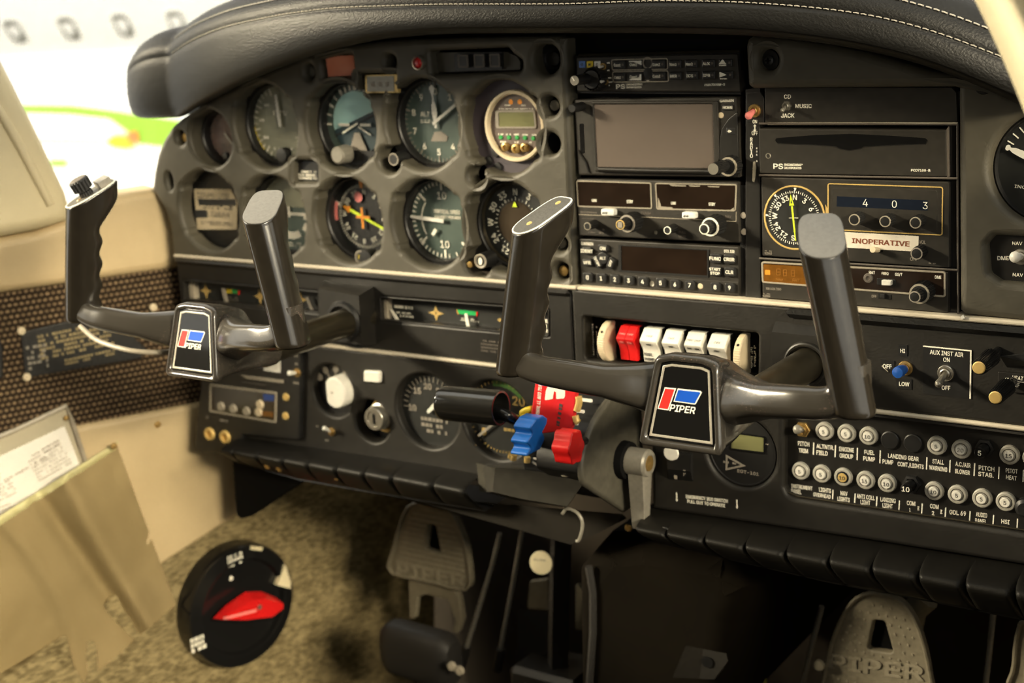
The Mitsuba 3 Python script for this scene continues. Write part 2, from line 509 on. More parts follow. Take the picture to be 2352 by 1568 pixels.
# ---------------------------------------------------------------- left cabin side wall
WP, WN = np.array([-.568, 0, .6]), np.array([.917, -.3989, 0])
WT = np.array([.3989, .917, 0])
def wall(px, out=0.0):
    return onplane(px, WP + WN * out, WN)
def wall_slab(pxs, out, back, b=.004, round_=0.0, dense=False):
    """A slab standing `out` proud of the side wall, outlined by pixels."""
    q = [wall(p, out) for p in pxs]
    g = Polygon([(np.dot(p - WP, WT), p[2]) for p in q])
    if round_:
        g = g.buffer(-round_).buffer(round_, quad_segs=5)
    m = prism(g, 0, back, b, 3, back=True)       # (x -> along wall, y -> depth, z)
    v = m.vertices
    base = WP * [1, 1, 0]
    P_ = base + v[:, :1] * WT + (out - v[:, 1:2]) * WN + np.c_[np.zeros((len(v), 2)), v[:, 2]]
    g2 = TM(P_, m.faces)
    return g2
wl = 'wall_left'
labels[wl] = {'label': 'beige cabin side wall with a dark woven band, left of the panel', 'kind': 'structure'}
part(wl, 'upper_panel', wall_slab([(-330, 640), (-330, 600), (0, 547), (90, 530), (165, 500), (236, 452), (300, 443), (365, 433), (388, 450), (402, 482), (410, 530), (440, 640), (412, 616), (0, 676), (-330, 730)], .012, .05, .010, .004), 'mat_beige', 40)
part(wl, 'woven_band', wall_slab([(-330, 722), (0, 668), (412, 608), (520, 592), (560, 900), (455, 934), (0, 1022), (-330, 1090)], .004, .03, 0), 'mat_weave')
part(wl, 'lower_panel', wall_slab([(-330, 1084), (0, 1016), (150, 985), (455, 926), (640, 890), (660, 1120), (535, 1192), (330, 1326), (180, 1420), (-10, 1540), (-330, 1760)], .010, .04, .006), 'mat_beige', 40)
part(wl, 'screw', lathe([(.004, 0), (.003, .0015), (0, .002)], wall((362, 975), .010), WN, 12), 'mat_brass', 30)
_keep = (WP, WN, WT)
CN = np.array([math.cos(math.radians(10)), -math.sin(math.radians(10)), 0]); CT = np.array([-CN[1], CN[0], 0])
CP = np.array([-.5475, .0471, .104]) - CN * .014
WP, WN, WT = CP, CN, CT
part(wl, 'carpet_panel', wall_slab([(-330, 1780), (-10, 1572), (180, 1435), (330, 1318), (535, 1180), (660, 1092), (860, 990), (1000, 1100), (1000, 1900), (-330, 2100)], 0, .03, .003), 'mat_tweed')
WP, WN, WT = _keep
# window sill and front pillar
part(wl, 'window_pillar', wall_slab([(-330, -420), (-150, -190), (0, 122), (80, 282), (158, 446), (172, 505), (90, 532), (0, 549), (-330, 604)], .020, .07, .016), 'mat_pillar', 40)
part(wl, 'pillar_groove', wall_slab([(-330, -330), (-190, -90), (0, 235), (60, 330), (128, 468), (110, 476), (40, 345), (-20, 240), (-200, -60), (-330, -280)], .024, .012, .004), 'mat_pillar', 40)

# windshield
bot = spline([(-.70, -.30, .632), (-.572, 0, .632), (-.48, .20, .64), (-.30, .37, .66), (0, .45, .68), (.30, .40, .66), (.52, .22, .64), (.66, -.02, .63)], 41)
top = spline([(-.62, -.42, 1.22), (-.52, -.24, 1.22), (-.42, -.12, 1.22), (-.25, -.04, 1.22), (0, 0, 1.22), (.25, -.04, 1.22), (.44, -.14, 1.22), (.58, -.32, 1.22)], 41)
rows = [bot + (top - bot) * t + np.array([0, .06, .02]) * math.sin(t * math.pi) for t in np.linspace(0, 1, 9)]
V = np.vstack(rows); F = []
for k in range(8):
    for i in range(40):
        a = k * 41 + i
        F += [[a, a + 1, a + 42], [a, a + 42, a + 41]]
struct('window_1', TM(V, F), 'mat_glass', 'clear curved windshield above the glareshield', True)

# right windshield pillar: a broad cream moulding close to the camera
pil = 'trim_1'
labels[pil] = {'label': 'cream moulded windshield pillar crossing the top right corner', 'kind': 'structure'}
PY = -.30
def pil_pt(px, y):
    return at(px, y)
secs = []
for t in np.linspace(0, 1, 24):
    x = 2115 + 290 * t + 22 * math.sin(t * math.pi) - 6
    y = -215 + 640 * t
    A = at((x, y), PY); B = at((x + 70, y), PY); C_ = at((x + 330, y), PY)
    sec = [A + [0, .05, 0], A + [.001, .02, 0], A + [.004, .004, 0], A * .7 + B * .3 + [0, -.006, 0], B + [0, -.004, 0], B + [.006, .004, 0], B + [.014, .006, 0], B * .6 + C_ * .4 + [0, -.004, 0], C_ + [0, .0, 0], C_ + [0, .08, 0]]
    secs.append(np.array(sec))
part(pil, 'moulding', loft(secs), 'mat_pillar', 50)

# ---------------------------------------------------------------- glareshield
ylip = lambda x: -.105 + .085 * min(1.0, abs(x + .04) / .46) ** 3
def curve(pxs, dy):
    out = []
    for q in pxs:
        x = at(q, -.08)[0]
        for _ in range(3):
            x = at(q, ylip(x) + dy)[0]
        p = at(q, ylip(x) + dy)
        out.append((p[0], p[2]))
    return np.array(out)
LB = curve([(405, 272), (430, 256), (470, 232), (560, 188), (650, 150), (745, 118), (870, 90), (1000, 78), (1150, 76), (1290, 76), (1500, 76), (1700, 80), (1800, 88), (1900, 100), (1990, 116), (2080, 136), (2170, 165), (2250, 198), (2340, 240)], .004)
LS = curve([(372, 138), (440, 92), (517, 62), (640, 36), (760, 20), (1000, 12), (1300, 12), (1490, 4), (1671, 6), (1760, 11), (1859, 19), (1940, 28), (2015, 40), (2085, 57), (2150, 76), (2221, 102), (2330, 146)], -.002)
def fit(c, deg=6):
    return np.poly1d(np.polyfit(c[:, 0], c[:, 1], deg))
def smooth_curve(c):
    c = c[np.argsort(c[:, 0])]
    xs = np.linspace(c[0, 0], c[-1, 0], 160)
    z = np.interp(xs, c[:, 0], c[:, 1])
    k = np.exp(-np.linspace(-2, 2, 17) ** 2); k /= k.sum()
    zp = np.concatenate([z[0] + (np.arange(-8, 0)) * (z[1] - z[0]), z, z[-1] + np.arange(1, 9) * (z[-1] - z[-2])])
    zs_ = np.convolve(zp, k, 'valid')
    return lambda x: np.interp(x, xs, zs_)
fB, fS = smooth_curve(LB), smooth_curve(LS)
PT = np.array([xz(q, 0) for q in [(372, 345), (384, 318), (402, 290), (425, 270), (460, 248), (500, 222), (560, 192), (640, 155), (700, 130), (800, 104), (900, 92), (1000, 88), (1150, 84), (1305, 84), (1500, 84), (1800, 84), (2000, 110), (2200, 165), (2400, 250)]])
def gsec(x):
    yb, zb, zs = ylip(x), fB(x), fS(x)
    h = zs - zb
    zp = np.interp(x, PT[:, 0], PT[:, 1])
    return np.array([(.016, min(zb + .020, zp - .006)), (.004, min(zb + .014, zp + .004)), (min(yb + .05, -.004), min(zb + .010, zp + .008)), (yb + .014, zb + .001), (yb + .005, zb), (yb, zb + .004), (yb - .004, zb + .25 * h), (yb - .005, zb + .55 * h), (yb - .003, zb + .85 * h), (yb - .0015, zs - .0015),
                     (yb + .001, zs), (yb - .001, zs + .0025), (yb + .001, zs + .009), (yb + .005, zs + .014), (yb + .0072, zs + .0152), (yb + .0085, zs + .0180), (yb + .016, zs + .0245), (yb + .026, zs + .0285), (yb + .029, zs + .0280), (yb + .034, zs + .0298), (yb + .07, zs + .033), (yb + .14, zs + .030), (.20, zs + .012), (.34, zs - .02), (.44, zs - .06)])
XE = max(LB[0, 0], LS[0, 0]) + .004
gx = np.linspace(XE, .50, 95)
rings = []
c0 = gsec(XE)
tip = at((338, 196), .035)
for k in np.linspace(0, 1, 18)[:-1]:
    t = 1 - k
    a = max(.03, (1 - t ** 2.4) ** (1 / 2.4))
    c = np.array([.035, c0[8, 1]]) * (1 - t * t) + tip[1:] * t * t
    c0c = np.array([.035, c0[8, 1]])
    x = XE + (tip[0] - XE) * t
    s = c + (c0 - c0c) * a
    rings.append(np.c_[np.full(len(s), x), s])
for x in gx:
    s = gsec(x)
    rings.append(np.c_[np.full(len(s), x), s])
gl = thing('glareshield', 'black padded leather glareshield with pale stitching arching over the whole instrument panel', 'glareshield')
n = len(rings[0])
V = np.vstack(rings); F = []
for k in range(len(rings) - 1):
    for i in range(n - 1):
        a = k * n + i
        F += [[a, a + n, a + n + 1], [a, a + n + 1, a + 1]]
V = np.vstack([V, rings[0].mean(0)])
F += [[i, i + 1, len(V) - 1] for i in range(n - 1)]
part(gl, 'padded_cover', TM(V, F), 'mat_leather', 50)
principled('mat_thread', (.42, .39, .33), .6)
def stitches(i, lift, x0, x1, step=.0052, ln=.0038):
    out = []
    x = x0
    while x < x1:
        a, b = gsec(x)[i], gsec(x + ln)[i]
        d = np.array([0, *((gsec(x)[i] - c0.mean(0)) * 0)])
        nrm = np.array([0, -.7, .7]) * lift
        P0, P1 = np.array([x, *a]) + nrm, np.array([x + ln, *b]) + nrm
        out.append(tube([P0, (P0 + P1) / 2 + nrm * .4, P1], .00062, 5))
        x += step
    return cat(*out)
for i, lift in ((10, .0012), (14, .0010), (18, .0010)):
    labels[part(gl, 'stitching', stitches(i, lift, XE + .01, .49), 'mat_thread')] = {'label': 'pale thread stitching', 'kind': 'stuff'}
# ---------------------------------------------------------------- the rest of the cabin around the camera
principled('mat_headliner', (.76, .70, .56), .9, spec=.1)
principled('mat_cabin', mottled((.11, .09, .06), (.15, .125, .085), 8), .7, spec=.2)
principled('mat_carpet', mottled((.10, .08, .05), (.16, .13, .085), 60), .95, spec=.1)
struct('ceiling', cat(box(-.80, .80, -2.4, -.42, 1.22, 1.25), box(-.80, .80, -.45, -.40, 1.20, 1.25)), 'mat_headliner', 'cream cabin headliner')
struct('wall_back', box(-.80, .80, -2.43, -2.4, -.16, 1.25), 'mat_cabin', 'cabin rear bulkhead')
part(wl, 'rear_wall', cat(box(-.82, -.80, -2.4, -.45, -.16, .58), box(-.82, -.80, -2.4, -.45, 1.10, 1.25), box(-.82, -.80, -2.4, -.88, .57, 1.11)), 'mat_cabin')
labels['wall_right'] = {'label': 'right cabin side with the open door', 'kind': 'structure'}
part('wall_right', 'front', box(.56, .58, -.18, .45, -.16, .74), 'mat_cabin')
part('wall_right', 'rear', box(.78, .80, -2.4, -1.30, -.16, 1.25), 'mat_cabin')
part('wall_right', 'door_header', box(.78, .80, -1.32, -.35, 1.12, 1.25), 'mat_cabin')
part('wall_right', 'door', box(.78, .80, -1.32, -.18, -.16, .50), 'mat_cabin')
for k, (c, L) in enumerate(LAMPS):
    d = np.array([0, -.3, .7]) - c
    d /= np.linalg.norm(d)
    u = np.cross(d, [0, 0, 1.0]); u /= np.linalg.norm(u)
    w = np.cross(u, d)
    q = [np.array(c) + u * a + w * b for a, b in ((-.9, -.35), (.9, -.35), (.9, .35), (-.9, .35))]
    h = thing('hangar_lamp', f'{("right rear", "right front", "left rear", "left front")[k]} warm hangar lamp outside the picture', 'lamp', 'hangar lamps')
    m = TM(q, [[0, 1, 2], [0, 2, 3]])
    if np.dot(m.face_normals[0], d) < 0:
        m.invert()
    scene[h] = {**mikit.ply(m, 'mat_white'), 'emitter': {'type': 'area', 'radiance': {'type': 'rgb', 'value': [L * 1.0, L * .86, L * .60]}}}
principled('mat_seat', mottled((.08, .06, .04), (.12, .095, .065), 30), .8, spec=.2)
for x0, nm in ((-.48, 'left'), (.10, 'right')):
    st = thing('front_seat', f'dark {nm} front seat below the picture', 'seat')
    part(st, 'cushion', box(x0, x0 + .44, -.80, -.42, .04, .14, .04), 'mat_seat', 40)
    part(st, 'backrest', box(x0, x0 + .44, -.90, -.78, .08, .52, .05), 'mat_seat', 40)
# ---------------------------------------------------------------- left instrument panel cover
def circ(px, R, y=0.0, sc=1.0):
    x, z = xz(px, y)
    return shapely.affinity.scale(Point(x, z).buffer(R, quad_segs=16), 1, sc)
def earhole(px, R, ears=(45, 135, 225, 315), er=.0125, knob=None):
    x, z = xz(px, 0)
    g = [Point(x, z).buffer(R, quad_segs=18)]
    for e in ears:
        a = math.radians(e)
        g.append(Point(x + (R - .0035) * math.cos(a), z + (R - .0035) * math.sin(a)).buffer(.0062, quad_segs=8))
    if knob:
        g.append(Point(*xz(knob[0], 0)).buffer(knob[1], quad_segs=10))
    g = unary_union(g)
    return g.buffer(.003).buffer(-.005).buffer(.002, quad_segs=6).segmentize(.006)
HOLES = {
    'suction': ((490.5, 317), .0305), 'airspeed': ((616, 289), .0440), 'horizon': ((789, 291), .0445), 'altimeter': ((975, 285), .0440),
    'chrono': ((1160, 292), .0440), 'blank': ((487, 483), .0440), 'turn': ((636, 497), .0440), 'course': ((806, 505), .0440), 'climb': ((990, 513), .0440), 'compass': ((1166, 520), .0440)}
KN = {'altimeter': (z3(200, 1500), .013), 'compass': (z4(1190, 1175), .015), 'horizon': None, 'chrono': (z4(1180, 210), .009)}
outline = Polygon([xz(p) for p in [(357, 432), (361, 395), (370, 352), (384, 318), (402, 290), (425, 270), (460, 248), (500, 222), (560, 192), (640, 155), (700, 130), (800, 104), (900, 92), (1000, 88), (1150, 84), (1285, 82), (1305, 88), (1311, 200), (1317, 350), (1323, 500), (1328, 655), (1322, 668), (1290, 666), (1154, 655), (937, 638), (577, 610), (405, 595), (398, 520), (385, 480)]]).buffer(.004).buffer(-.004)
cut = [earhole(c, r, knob=KN.get(k), ears=(35, 145, 215, 325) if k != 'suction' else (), er=.0125) for k, (c, r) in HOLES.items()]
small = [circ(z1(1478, 410), .0065, 0, 1.2), circ(z1(2205, 315), .0068), circ(z1(322, 998), .0065, 0, 1.15), circ(z1(225, 1390), .0042, 0, 2.2), circ(z3(1965, 370), .0140), circ(z3(2010, 895), .0088), circ(z3(2010, 1315), .0098), circ(z4(2120, 968), .0075), circ(z4(2140, 1280), .0082),
         quad([z1(1330, 1205), z1(1548, 1203), z1(1550, 1395), z1(1330, 1400)], 0, .002),
         quad([z1(1570, 262), z1(1865, 250), z1(1890, 450), z1(1600, 468)], 0, .002),
         quad([z1(1905, 425), z1(2255, 420), z1(2262, 612), z1(1910, 618)], 0, .002),
         quad([z3(645, 275), z3(1530, 238), z3(1590, 310), z3(1690, 380), z3(1690, 470), z3(1660, 505), z3(680, 545)], 0, .003)]
cover = outline.difference(unary_union(cut + small).intersection(outline.buffer(-.0075))).segmentize(.012)
fp = thing('instrument_panel_cover', 'black grained plastic panel cover with ten large round instrument openings', 'instrument panel')
part(fp, 'cover', prism(cover, -.006, .012, .0055, 4), 'mat_overlay', 50)
part(fp, 'backing', prism(outline.buffer(-.004), .036, .040), 'mat_void')
for q, d in ((z1(1478, 410), .006), (z1(338, 1003), .003), (z4(2135, 1280), .003), (z4(2110, 968), .006), (z3(2035, 890), .006)):
    part(fp, 'screw', cat(lathe([(.0052, 0), (.0048, .0015), (.002, .0022), (0, .0018)], at(q, d), n=14), tube([at(q, d), at(q, d + .02)], .002, 6)), 'mat_brass' if d == .003 else 'mat_grey_metal', 30)

def ring_case(root, px, R, rd, dep, rim='mat_black'):
    """The instrument's black flange behind the opening, its tunnel and the dial's depth."""
    x, z = xz(px, 0)
    o = (x, 0, z)
    part(root, 'case', lathe([(R + .010, -.0125), (R - .001, -.0120), (R - .003, -.0105), (rd + .0018, -.0110), (rd + .0006, -.0125), (rd + .0002, -dep - .001)], o, n=56), rim, 35)
    return np.array([x, dep, z])

class Dial:
    def __init__(s, c, tilt=0.0):
        s.c, s.t = np.asarray(c, float), tilt
    def p(s, a, r, lift=.0004):
        a = math.radians(a + s.t)
        return np.array([s.c[0] + r * math.sin(a), s.c[1] - lift, s.c[2] + r * math.cos(a)])
    def bar(s, a, r0, r1, w0, w1=None, lift=.0004, th=.0004):
        w1 = w0 if w1 is None else w1
        d = s.p(a, 1, 0) - s.p(a, 0, 0)
        n = np.array([d[2], 0, -d[0]])
        A, B = s.p(a, r0, lift), s.p(a, r1, lift)
        q = [A - n * w0 / 2, B - n * w1 / 2, B + n * w1 / 2, A + n * w0 / 2]
        return prism(Polygon([(v[0], v[2]) for v in q]), s.c[1] - lift - th, s.c[1] - lift)
    def hand(s, a, prof, lift):
        """A pointer from [(radius, half width)]."""
        d = s.p(a, 1, 0) - s.p(a, 0, 0)
        n = np.array([d[2], 0, -d[0]])
        L = [s.c + d * r - n * w for r, w in prof] + [s.c + d * r + n * w for r, w in prof[::-1]]
        return prism(Polygon([(v[0], v[2]) for v in L]), s.c[1] - lift - .0006, s.c[1] - lift, back=True)
    def ticks(s, a0, a1, n, r0, r1, w, lift=.0004):
        return cat(*[s.bar(a, r0, r1, w, lift=lift) for a in np.linspace(a0, a1, n)])
    def num(s, a, r, t, h, radial=False, lift=.0004):
        o = s.p(a, r, lift)
        k = math.radians(-(a + s.t)) if radial else 0.0
        return text_on(t, o, np.array([math.cos(k), 0, math.sin(k)]), np.array([-math.sin(k), 0, math.cos(k)]), None, h, center=True)
    def arc(s, a0, a1, r0, r1, lift=.0004, th=.0003):
        A = np.radians(np.linspace(a0, a1, 24) + s.t)
        o = [(s.c[0] + r1 * math.sin(t), s.c[2] + r1 * math.cos(t)) for t in A] + [(s.c[0] + r0 * math.sin(t), s.c[2] + r0 * math.cos(t)) for t in A[::-1]]
        return prism(Polygon(o), s.c[1] - lift - th, s.c[1] - lift)
    def speck(s, dx, dz, w, h, rows, seed, lift=.0005):
        return specks_on(s.c + [dx - w / 2, -lift, dz - h / 2], np.array([1, 0, 0.]), np.array([0, 0, 1.]), w, h, rows, seed)

def glass(root, c, r):
    part(root, 'glass', disc(np.asarray(c) - [0, .006, 0], r, n=40), 'mat_glass')

def knob(root, front, L, r, mat='mat_black', teeth=0, cap=None, capr=.8, name='knob', k=.05, rim=None, taper=.94, base=0.0, n=48):
    """A turned knob whose front centre was measured at pixel `front`, L metres proud of the panel."""
    o = at(front, -L)
    o0 = np.array([o[0], base, o[2]])
    H = L + base
    if teeth:
        key = part(root, name, lathe([(r, 0), (r, H * .25), (r * taper, H * .88), (r * taper * .93, H)], o0, n=teeth * 4, knurl=k, teeth=teeth), mat, 30)
        part(root, name, lathe([(r * taper * .95, H - .0002), (r * taper * .8, H + .0002), (0, H + .0002)], o0, n=32), mat, 30) if not cap else None
    else:
        key = part(root, name, lathe([(r, 0), (r * taper, H * .85), (r * taper * .95, H * .97), (r * taper * .85, H), (0, H)], o0, n=n), mat, 35)
    if rim:
        part(key, 'rim', lathe([(r * taper * .99, H - .0006), (r * taper * .97, H + .0004), (r * taper * .80, H + .0005), (r * taper * .78, H)], o0, n=40), rim, 30)
    if cap:
        part(key, 'cap', lathe([(r * taper * capr, H - .0004), (r * taper * capr, H + .0003), (0, H + .0003)], o0, n=32), cap, 30)
    return key, o

# 1 suction gauge
g = thing('suction_gauge', 'small round gauge with mauve dial, topmost of the leftmost column', 'gauge', )
c = ring_case(g, *HOLES['suction'], .0255, .022)
D = Dial(c)
part(g, 'dial', disc(c, .0268), 'mat_dial_mauve')
part(g, 'marks', cat(D.ticks(-120, 120, 13, .020, .024, .0009), D.speck(0, -.012, .02, .008, 3, 5)), 'mat_print_dim')
part(g, 'needle', D.hand(140, [(-.004, .0012), (.018, .0007)], .002), 'mat_print')
part(g, 'knob', lathe([(.004, 0), (.0036, .004), (0, .0045)], at(z1(715, 1165), .010)), 'mat_black', 30)
# 2 airspeed
g = thing('airspeed_indicator', 'round gauge with pale olive dial and upright white needle, second in the top row', 'gauge')
c = ring_case(g, *HOLES['airspeed'], .0392, .021)
D = Dial(c)
part(g, 'dial', disc(c, .041), 'mat_dial_olive')
part(g, 'marks', cat(D.ticks(20, 340, 33, .034, .039, .0011), D.ticks(20, 340, 9, .031, .039, .0016), *[D.speck(.027 * math.sin(math.radians(a)), .027 * math.cos(math.radians(a)), .009, .005, 1, int(a)) for a in range(40, 340, 40)], D.speck(0, .012, .02, .006, 2, 3)), 'mat_print')
part(g, 'yellow_arc', D.arc(225, 265, .0385, .0405), 'mat_yellow')
part(g, 'green_arc', D.arc(130, 225, .0395, .0405), 'mat_green')
part(g, 'needle', D.hand(-4, [(-.003, .0016), (.012, .0022), (.030, .0014), (.031, .0003)], .003), 'mat_white')
part(g, 'knob', lathe([(.0075, 0), (.007, .009), (0, .010)], at(z1(1250, 1150), .006)), 'mat_black', 30)
# 3 attitude indicator
g = thing('attitude_indicator', 'artificial horizon with pale blue upper half and a tilted horizon line', 'gauge')
c = ring_case(g, *HOLES['horizon'], .0400, .0225)
D = Dial(c)
part(g, 'bezel_scale', disc(c, .042), 'mat_dial_teal')
part(g, 'bank_marks', cat(*[D.bar(a, .0345, .041, w) for a, w in ((-60, .002), (-45, .0014), (-30, .003), (-20, .0022), (-10, .0022), (0, .0042), (10, .0022), (20, .0022), (30, .003), (60, .002), (-90, .002), (-75, .0014), (75, .0014), (90, .002))]), 'mat_print')
def half(a0, a1, r):
    A = np.radians(np.linspace(a0, a1, 30))
    return Polygon([(c[0] + .001 + r * math.sin(t), c[2] + .002 + r * math.cos(t)) for t in A])
part(g, 'sky_half', prism(half(-104, 64, .032), c[1] - .0016, c[1]), 'mat_sky_blue')
part(g, 'ground_half', prism(half(64, 256, .032), c[1] - .0014, c[1]), 'mat_ground_blue')
D2 = Dial(c - [0, .0018, 0])
part(g, 'horizon_line', D2.bar(68, -.031, .031, .0016, lift=.0), 'mat_ink')
part(g, 'aircraft_symbol', cat(D2.bar(90, -.021, -.007, .0028, lift=.003), D2.bar(90, .007, .021, .0028, lift=.003), D2.bar(64, -.02, .004, .002, lift=.002), D2.bar(118, .004, .022, .0018, lift=.002)), 'mat_print')
part(g, 'pedestal', prism(Polygon([(c[0] - .002, c[2] - .008), (c[0] + .004, c[2] - .008), (c[0] + .013, c[2] - .026), (c[0] - .010, c[2] - .026)]), c[1] - .004, c[1] - .002), 'mat_print_dim')
part(g, 'lower_mask', prism(Polygon([(c[0] + .041 * math.sin(t), c[2] + .041 * math.cos(t)) for t in np.radians(np.linspace(130, 230, 24))]), c[1] - .006, c[1] - .002), 'mat_black')
part(g, 'caging_knob', lathe([(.0095, 0), (.0088, .014), (.007, .0155), (0, .0155)], at(z1(1700, 1165), -.002) + [0, .0155, 0]), 'mat_grey_metal', 30)
# 4 altimeter
g = thing('altimeter', 'altimeter with dark teal dial, one hand upright and one pointing right', 'gauge')
c = ring_case(g, *HOLES['altimeter'], .0392, .021)
D = Dial(c)
part(g, 'dial', disc(c, .041), 'mat_dial_teal')
part(g, 'marks', cat(D.ticks(0, 352.8, 50, .0365, .0392, .0008), D.ticks(0, 324, 10, .034, .0392, .0014)), 'mat_print_dim')
part(g, 'numerals', cat(*[D.num(36 * k, .0295, str(k), .0062) for k in range(10)], D.num(-62, .016, 'ALT', .0045), D.speck(-.014, .001, .012, .004, 2, 4)), 'mat_print')
part(g, 'striped_flag', cat(*[D.bar(40, r, r + .0014, .012, lift=.0006) for r in ()], prism(Polygon([(c[0] - .009, c[2] - .019), (c[0] + .010, c[2] - .019), (c[0] + .012, c[2] - .014), (c[0] + .004, c[2] - .009), (c[0] - .004, c[2] - .010)]), c[1] - .0008, c[1] - .0004)), 'mat_print_dim')
part(g, 'short_hand', D.hand(-3, [(-.006, .0012), (.001, .0016), (.008, .0030), (.016, .0026), (.021, .0008), (.026, .0008), (.033, .0035), (.036, .0005)], .003), 'mat_white')
part(g, 'long_hand', D.hand(57, [(-.003, .0016), (.034, .0016)], .004), 'mat_white')
key, _ = knob(g, z3(215, 1500), .006, .0068, 'mat_black', base=.012)
part(key, 'rim', lathe([(.0062, .0182), (.0058, .0186), (.005, .0184)], at(z3(215, 1500), -.006) * [1, 0, 1] + [0, .012, 0]), 'mat_print_dim', 30)
# 5 digital chronometer
g = thing('digital_chronometer', 'digital clock with cream ring, green display and five green buttons', 'clock')
x, z = xz(HOLES['chrono'][0])
part(g, 'mounting_plate', prism(Point(x, z).buffer(.050), .0105, .016), 'mat_plum')
o = at(z3(1575, 1125), .006)
part(g, 'ring', lathe([(.0335, -.006), (.0335, 0), (.0328, .0012), (.0305, .0012), (.0295, .0002), (.0292, -.004)], o, n=64), 'mat_cream', 35)
part(g, 'face', disc(o + [0, .0035, 0], .0300), 'mat_taupe')
fy = o[1] + .0035
part(g, 'display_frame', prism(quad([z3(1365, 950), z3(1812, 940), z3(1830, 1150), z3(1375, 1150)], fy, .002).difference(quad([z3(1400, 968), z3(1795, 966), z3(1812, 1128), z3(1405, 1130)], fy, .001)), fy - .0012, fy), 'mat_salmon' if 0 else 'mat_print_dim')
part(g, 'display', prism(quad([z3(1405, 970), z3(1790, 968), z3(1808, 1130), z3(1410, 1130)], fy), fy - .0006, fy), 'mat_lcd')
for X, Y in ((1535, 852), (1635, 852)):
    part(g, 'lamp', disc(at(z3(X, Y), fy - .0004), .0025, n=16), 'mat_orange')
for X, Y in ((1425, 1250), (1515, 1251), (1607, 1253), (1697, 1256), (1790, 1260)):
    part(g, 'button', lathe([(.0021, 0), (.0019, .0012), (0, .0014)], at(z3(X, Y), fy), n=14), 'mat_green', 30)
part(g, 'lettering', cat(*[specks(z3(X - 32, Y - 14), z3(X + 32, Y + 14), 1, X, fy - .0002, .9) for X, Y in ((1425, 1210), (1515, 1211), (1605, 1213), (1700, 1216), (1790, 1218), (1450, 1295), (1610, 1300), (1755, 1302), (1500, 885), (1685, 885))], specks(z3(1400, 915), z3(1790, 935), 1, 2, fy - .0002, .95)), 'mat_print')
for X, Y, r in ((1490, 1355, .004), (1610, 1375, .0045), (1705, 1362, .004)):
    part(g, 'push_knob', lathe([(r, 0), (r, .004), (r * .5, .0045), (r * .5, .003), (0, .003)], at(z3(X, Y), fy), n=20), 'mat_brass', 30)
for q in (z3(1370, 1420), z3(1290, 1515), z3(1845, 1435), z4(1395, 115)):
    part(g, 'screw', lathe([(.0048, 0), (.0044, .002), (0, .0022)], at(q, .0105), n=14), 'mat_black', 30)
# 6 blank opening with placard
x, z = xz(HOLES['blank'][0])
single('blanking_plate', prism(Point(x, z).buffer(.052), .016, .018), 'mat_panel', 'plain black plate closing the lower left instrument opening', 'plate')
pl = thing('checklist_placard', 'cream printed placard on the black plate in the lower left instrument opening', 'placard')
B = quad([z2(415, 212), z2(745, 212), z2(805, 330), z2(800, 575), z2(445, 575)], .015, .001)
part(pl, 'card', prism(B, .0146, .016), 'mat_cream')
part(pl, 'lettering', cat(specks(z2(440, 235), z2(740, 318), 4, 1, .0146, .85, .5), specks(z2(480, 340), z2(760, 400), 2, 2, .0146), specks(z2(520, 405), z2(740, 470), 3, 3, .0146), specks(z2(480, 490), z2(770, 545), 2, 4, .0146), line(z2(455, 330), z2(790, 332), 14, .0145), line(z2(470, 400), z2(480, 470), 40, .0145)), 'mat_ink')
# 7 turn coordinator
g = thing('turn_coordinator', 'round gauge half hidden behind the upper end of the left wheel grip', 'gauge')
c = ring_case(g, *HOLES['turn'], .0392, .021)
D = Dial(c)
part(g, 'dial', disc(c, .041), 'mat_dial_teal')
part(g, 'upper_mask', prism(Polygon([(c[0] + .041 * math.sin(t), c[2] + .041 * math.cos(t)) for t in np.radians(np.linspace(-80, 80, 30))]), c[1] - .001, c[1]), 'mat_dial_olive')
part(g, 'aircraft_symbol', cat(D.bar(90, -.030, .030, .0035, lift=.0015), D.bar(0, -.004, .008, .003, lift=.0015), D.bar(100, .02, .034, .004, lift=.001), D.bar(-100, .02, .034, .004, lift=.001)), 'mat_print')
part(g, 'inclinometer', cat(D.arc(150, 210, .020, .028), D.speck(0, -.033, .03, .006, 2, 9), D.bar(125, .022, .034, .009), D.bar(235, .022, .034, .009)), 'mat_print')
part(g, 'warning_flag', disc(D.p(66, .034, .002), .0022, n=16), 'mat_red')
# 8 course indicator
g = thing('course_indicator', 'round course indicator with a slanting lime green needle and orange marks', 'gauge')
c = ring_case(g, *HOLES['course'], .0395, .0225)
D = Dial(c)
part(g, 'dial', disc(c, .041), 'mat_dial')
part(g, 'compass_card', disc(c - [0, .0006, 0], .034, n=48), 'mat_black')
part(g, 'marks', cat(D.ticks(0, 355, 72, .0305, .0335, .0007, .0010), *[D.num(a + 5, .026, t, .0048, True, .0010) for a, t in zip(range(0, 360, 30), ('N', '3', '6', 'E', '12', '15', 'S', '21', '24', 'W', '30', '33'))], D.bar(70, .034, .040, .004), D.bar(290, .034, .040, .003)), 'mat_print')
part(g, 'needle', D.hand(113, [(-.025, .0016), (.034, .0013)], .003), 'mat_lime')
part(g, 'arrow_head', D.hand(293, [(.018, .004), (.027, .0005)], .0035), 'mat_orange')
part(g, 'course_marks', cat(D.hand(0, [(.030, .0016), (.041, .0026)], .002), D.bar(0, -.012, .010, .0028, lift=.004), D.bar(90, -.008, .010, .0028, lift=.004)), 'mat_orange')
part(g, 'flag', cat(disc(D.p(-12, .021, .003), .0055, n=20), D.arc(262, 292, .036, .041, .001), D.hand(38, [(.036, .003), (.041, .003)], .001)), 'mat_pink')
key, _ = knob(g, z2(1912, 830), -.004, .0078, 'mat_black', base=.014)
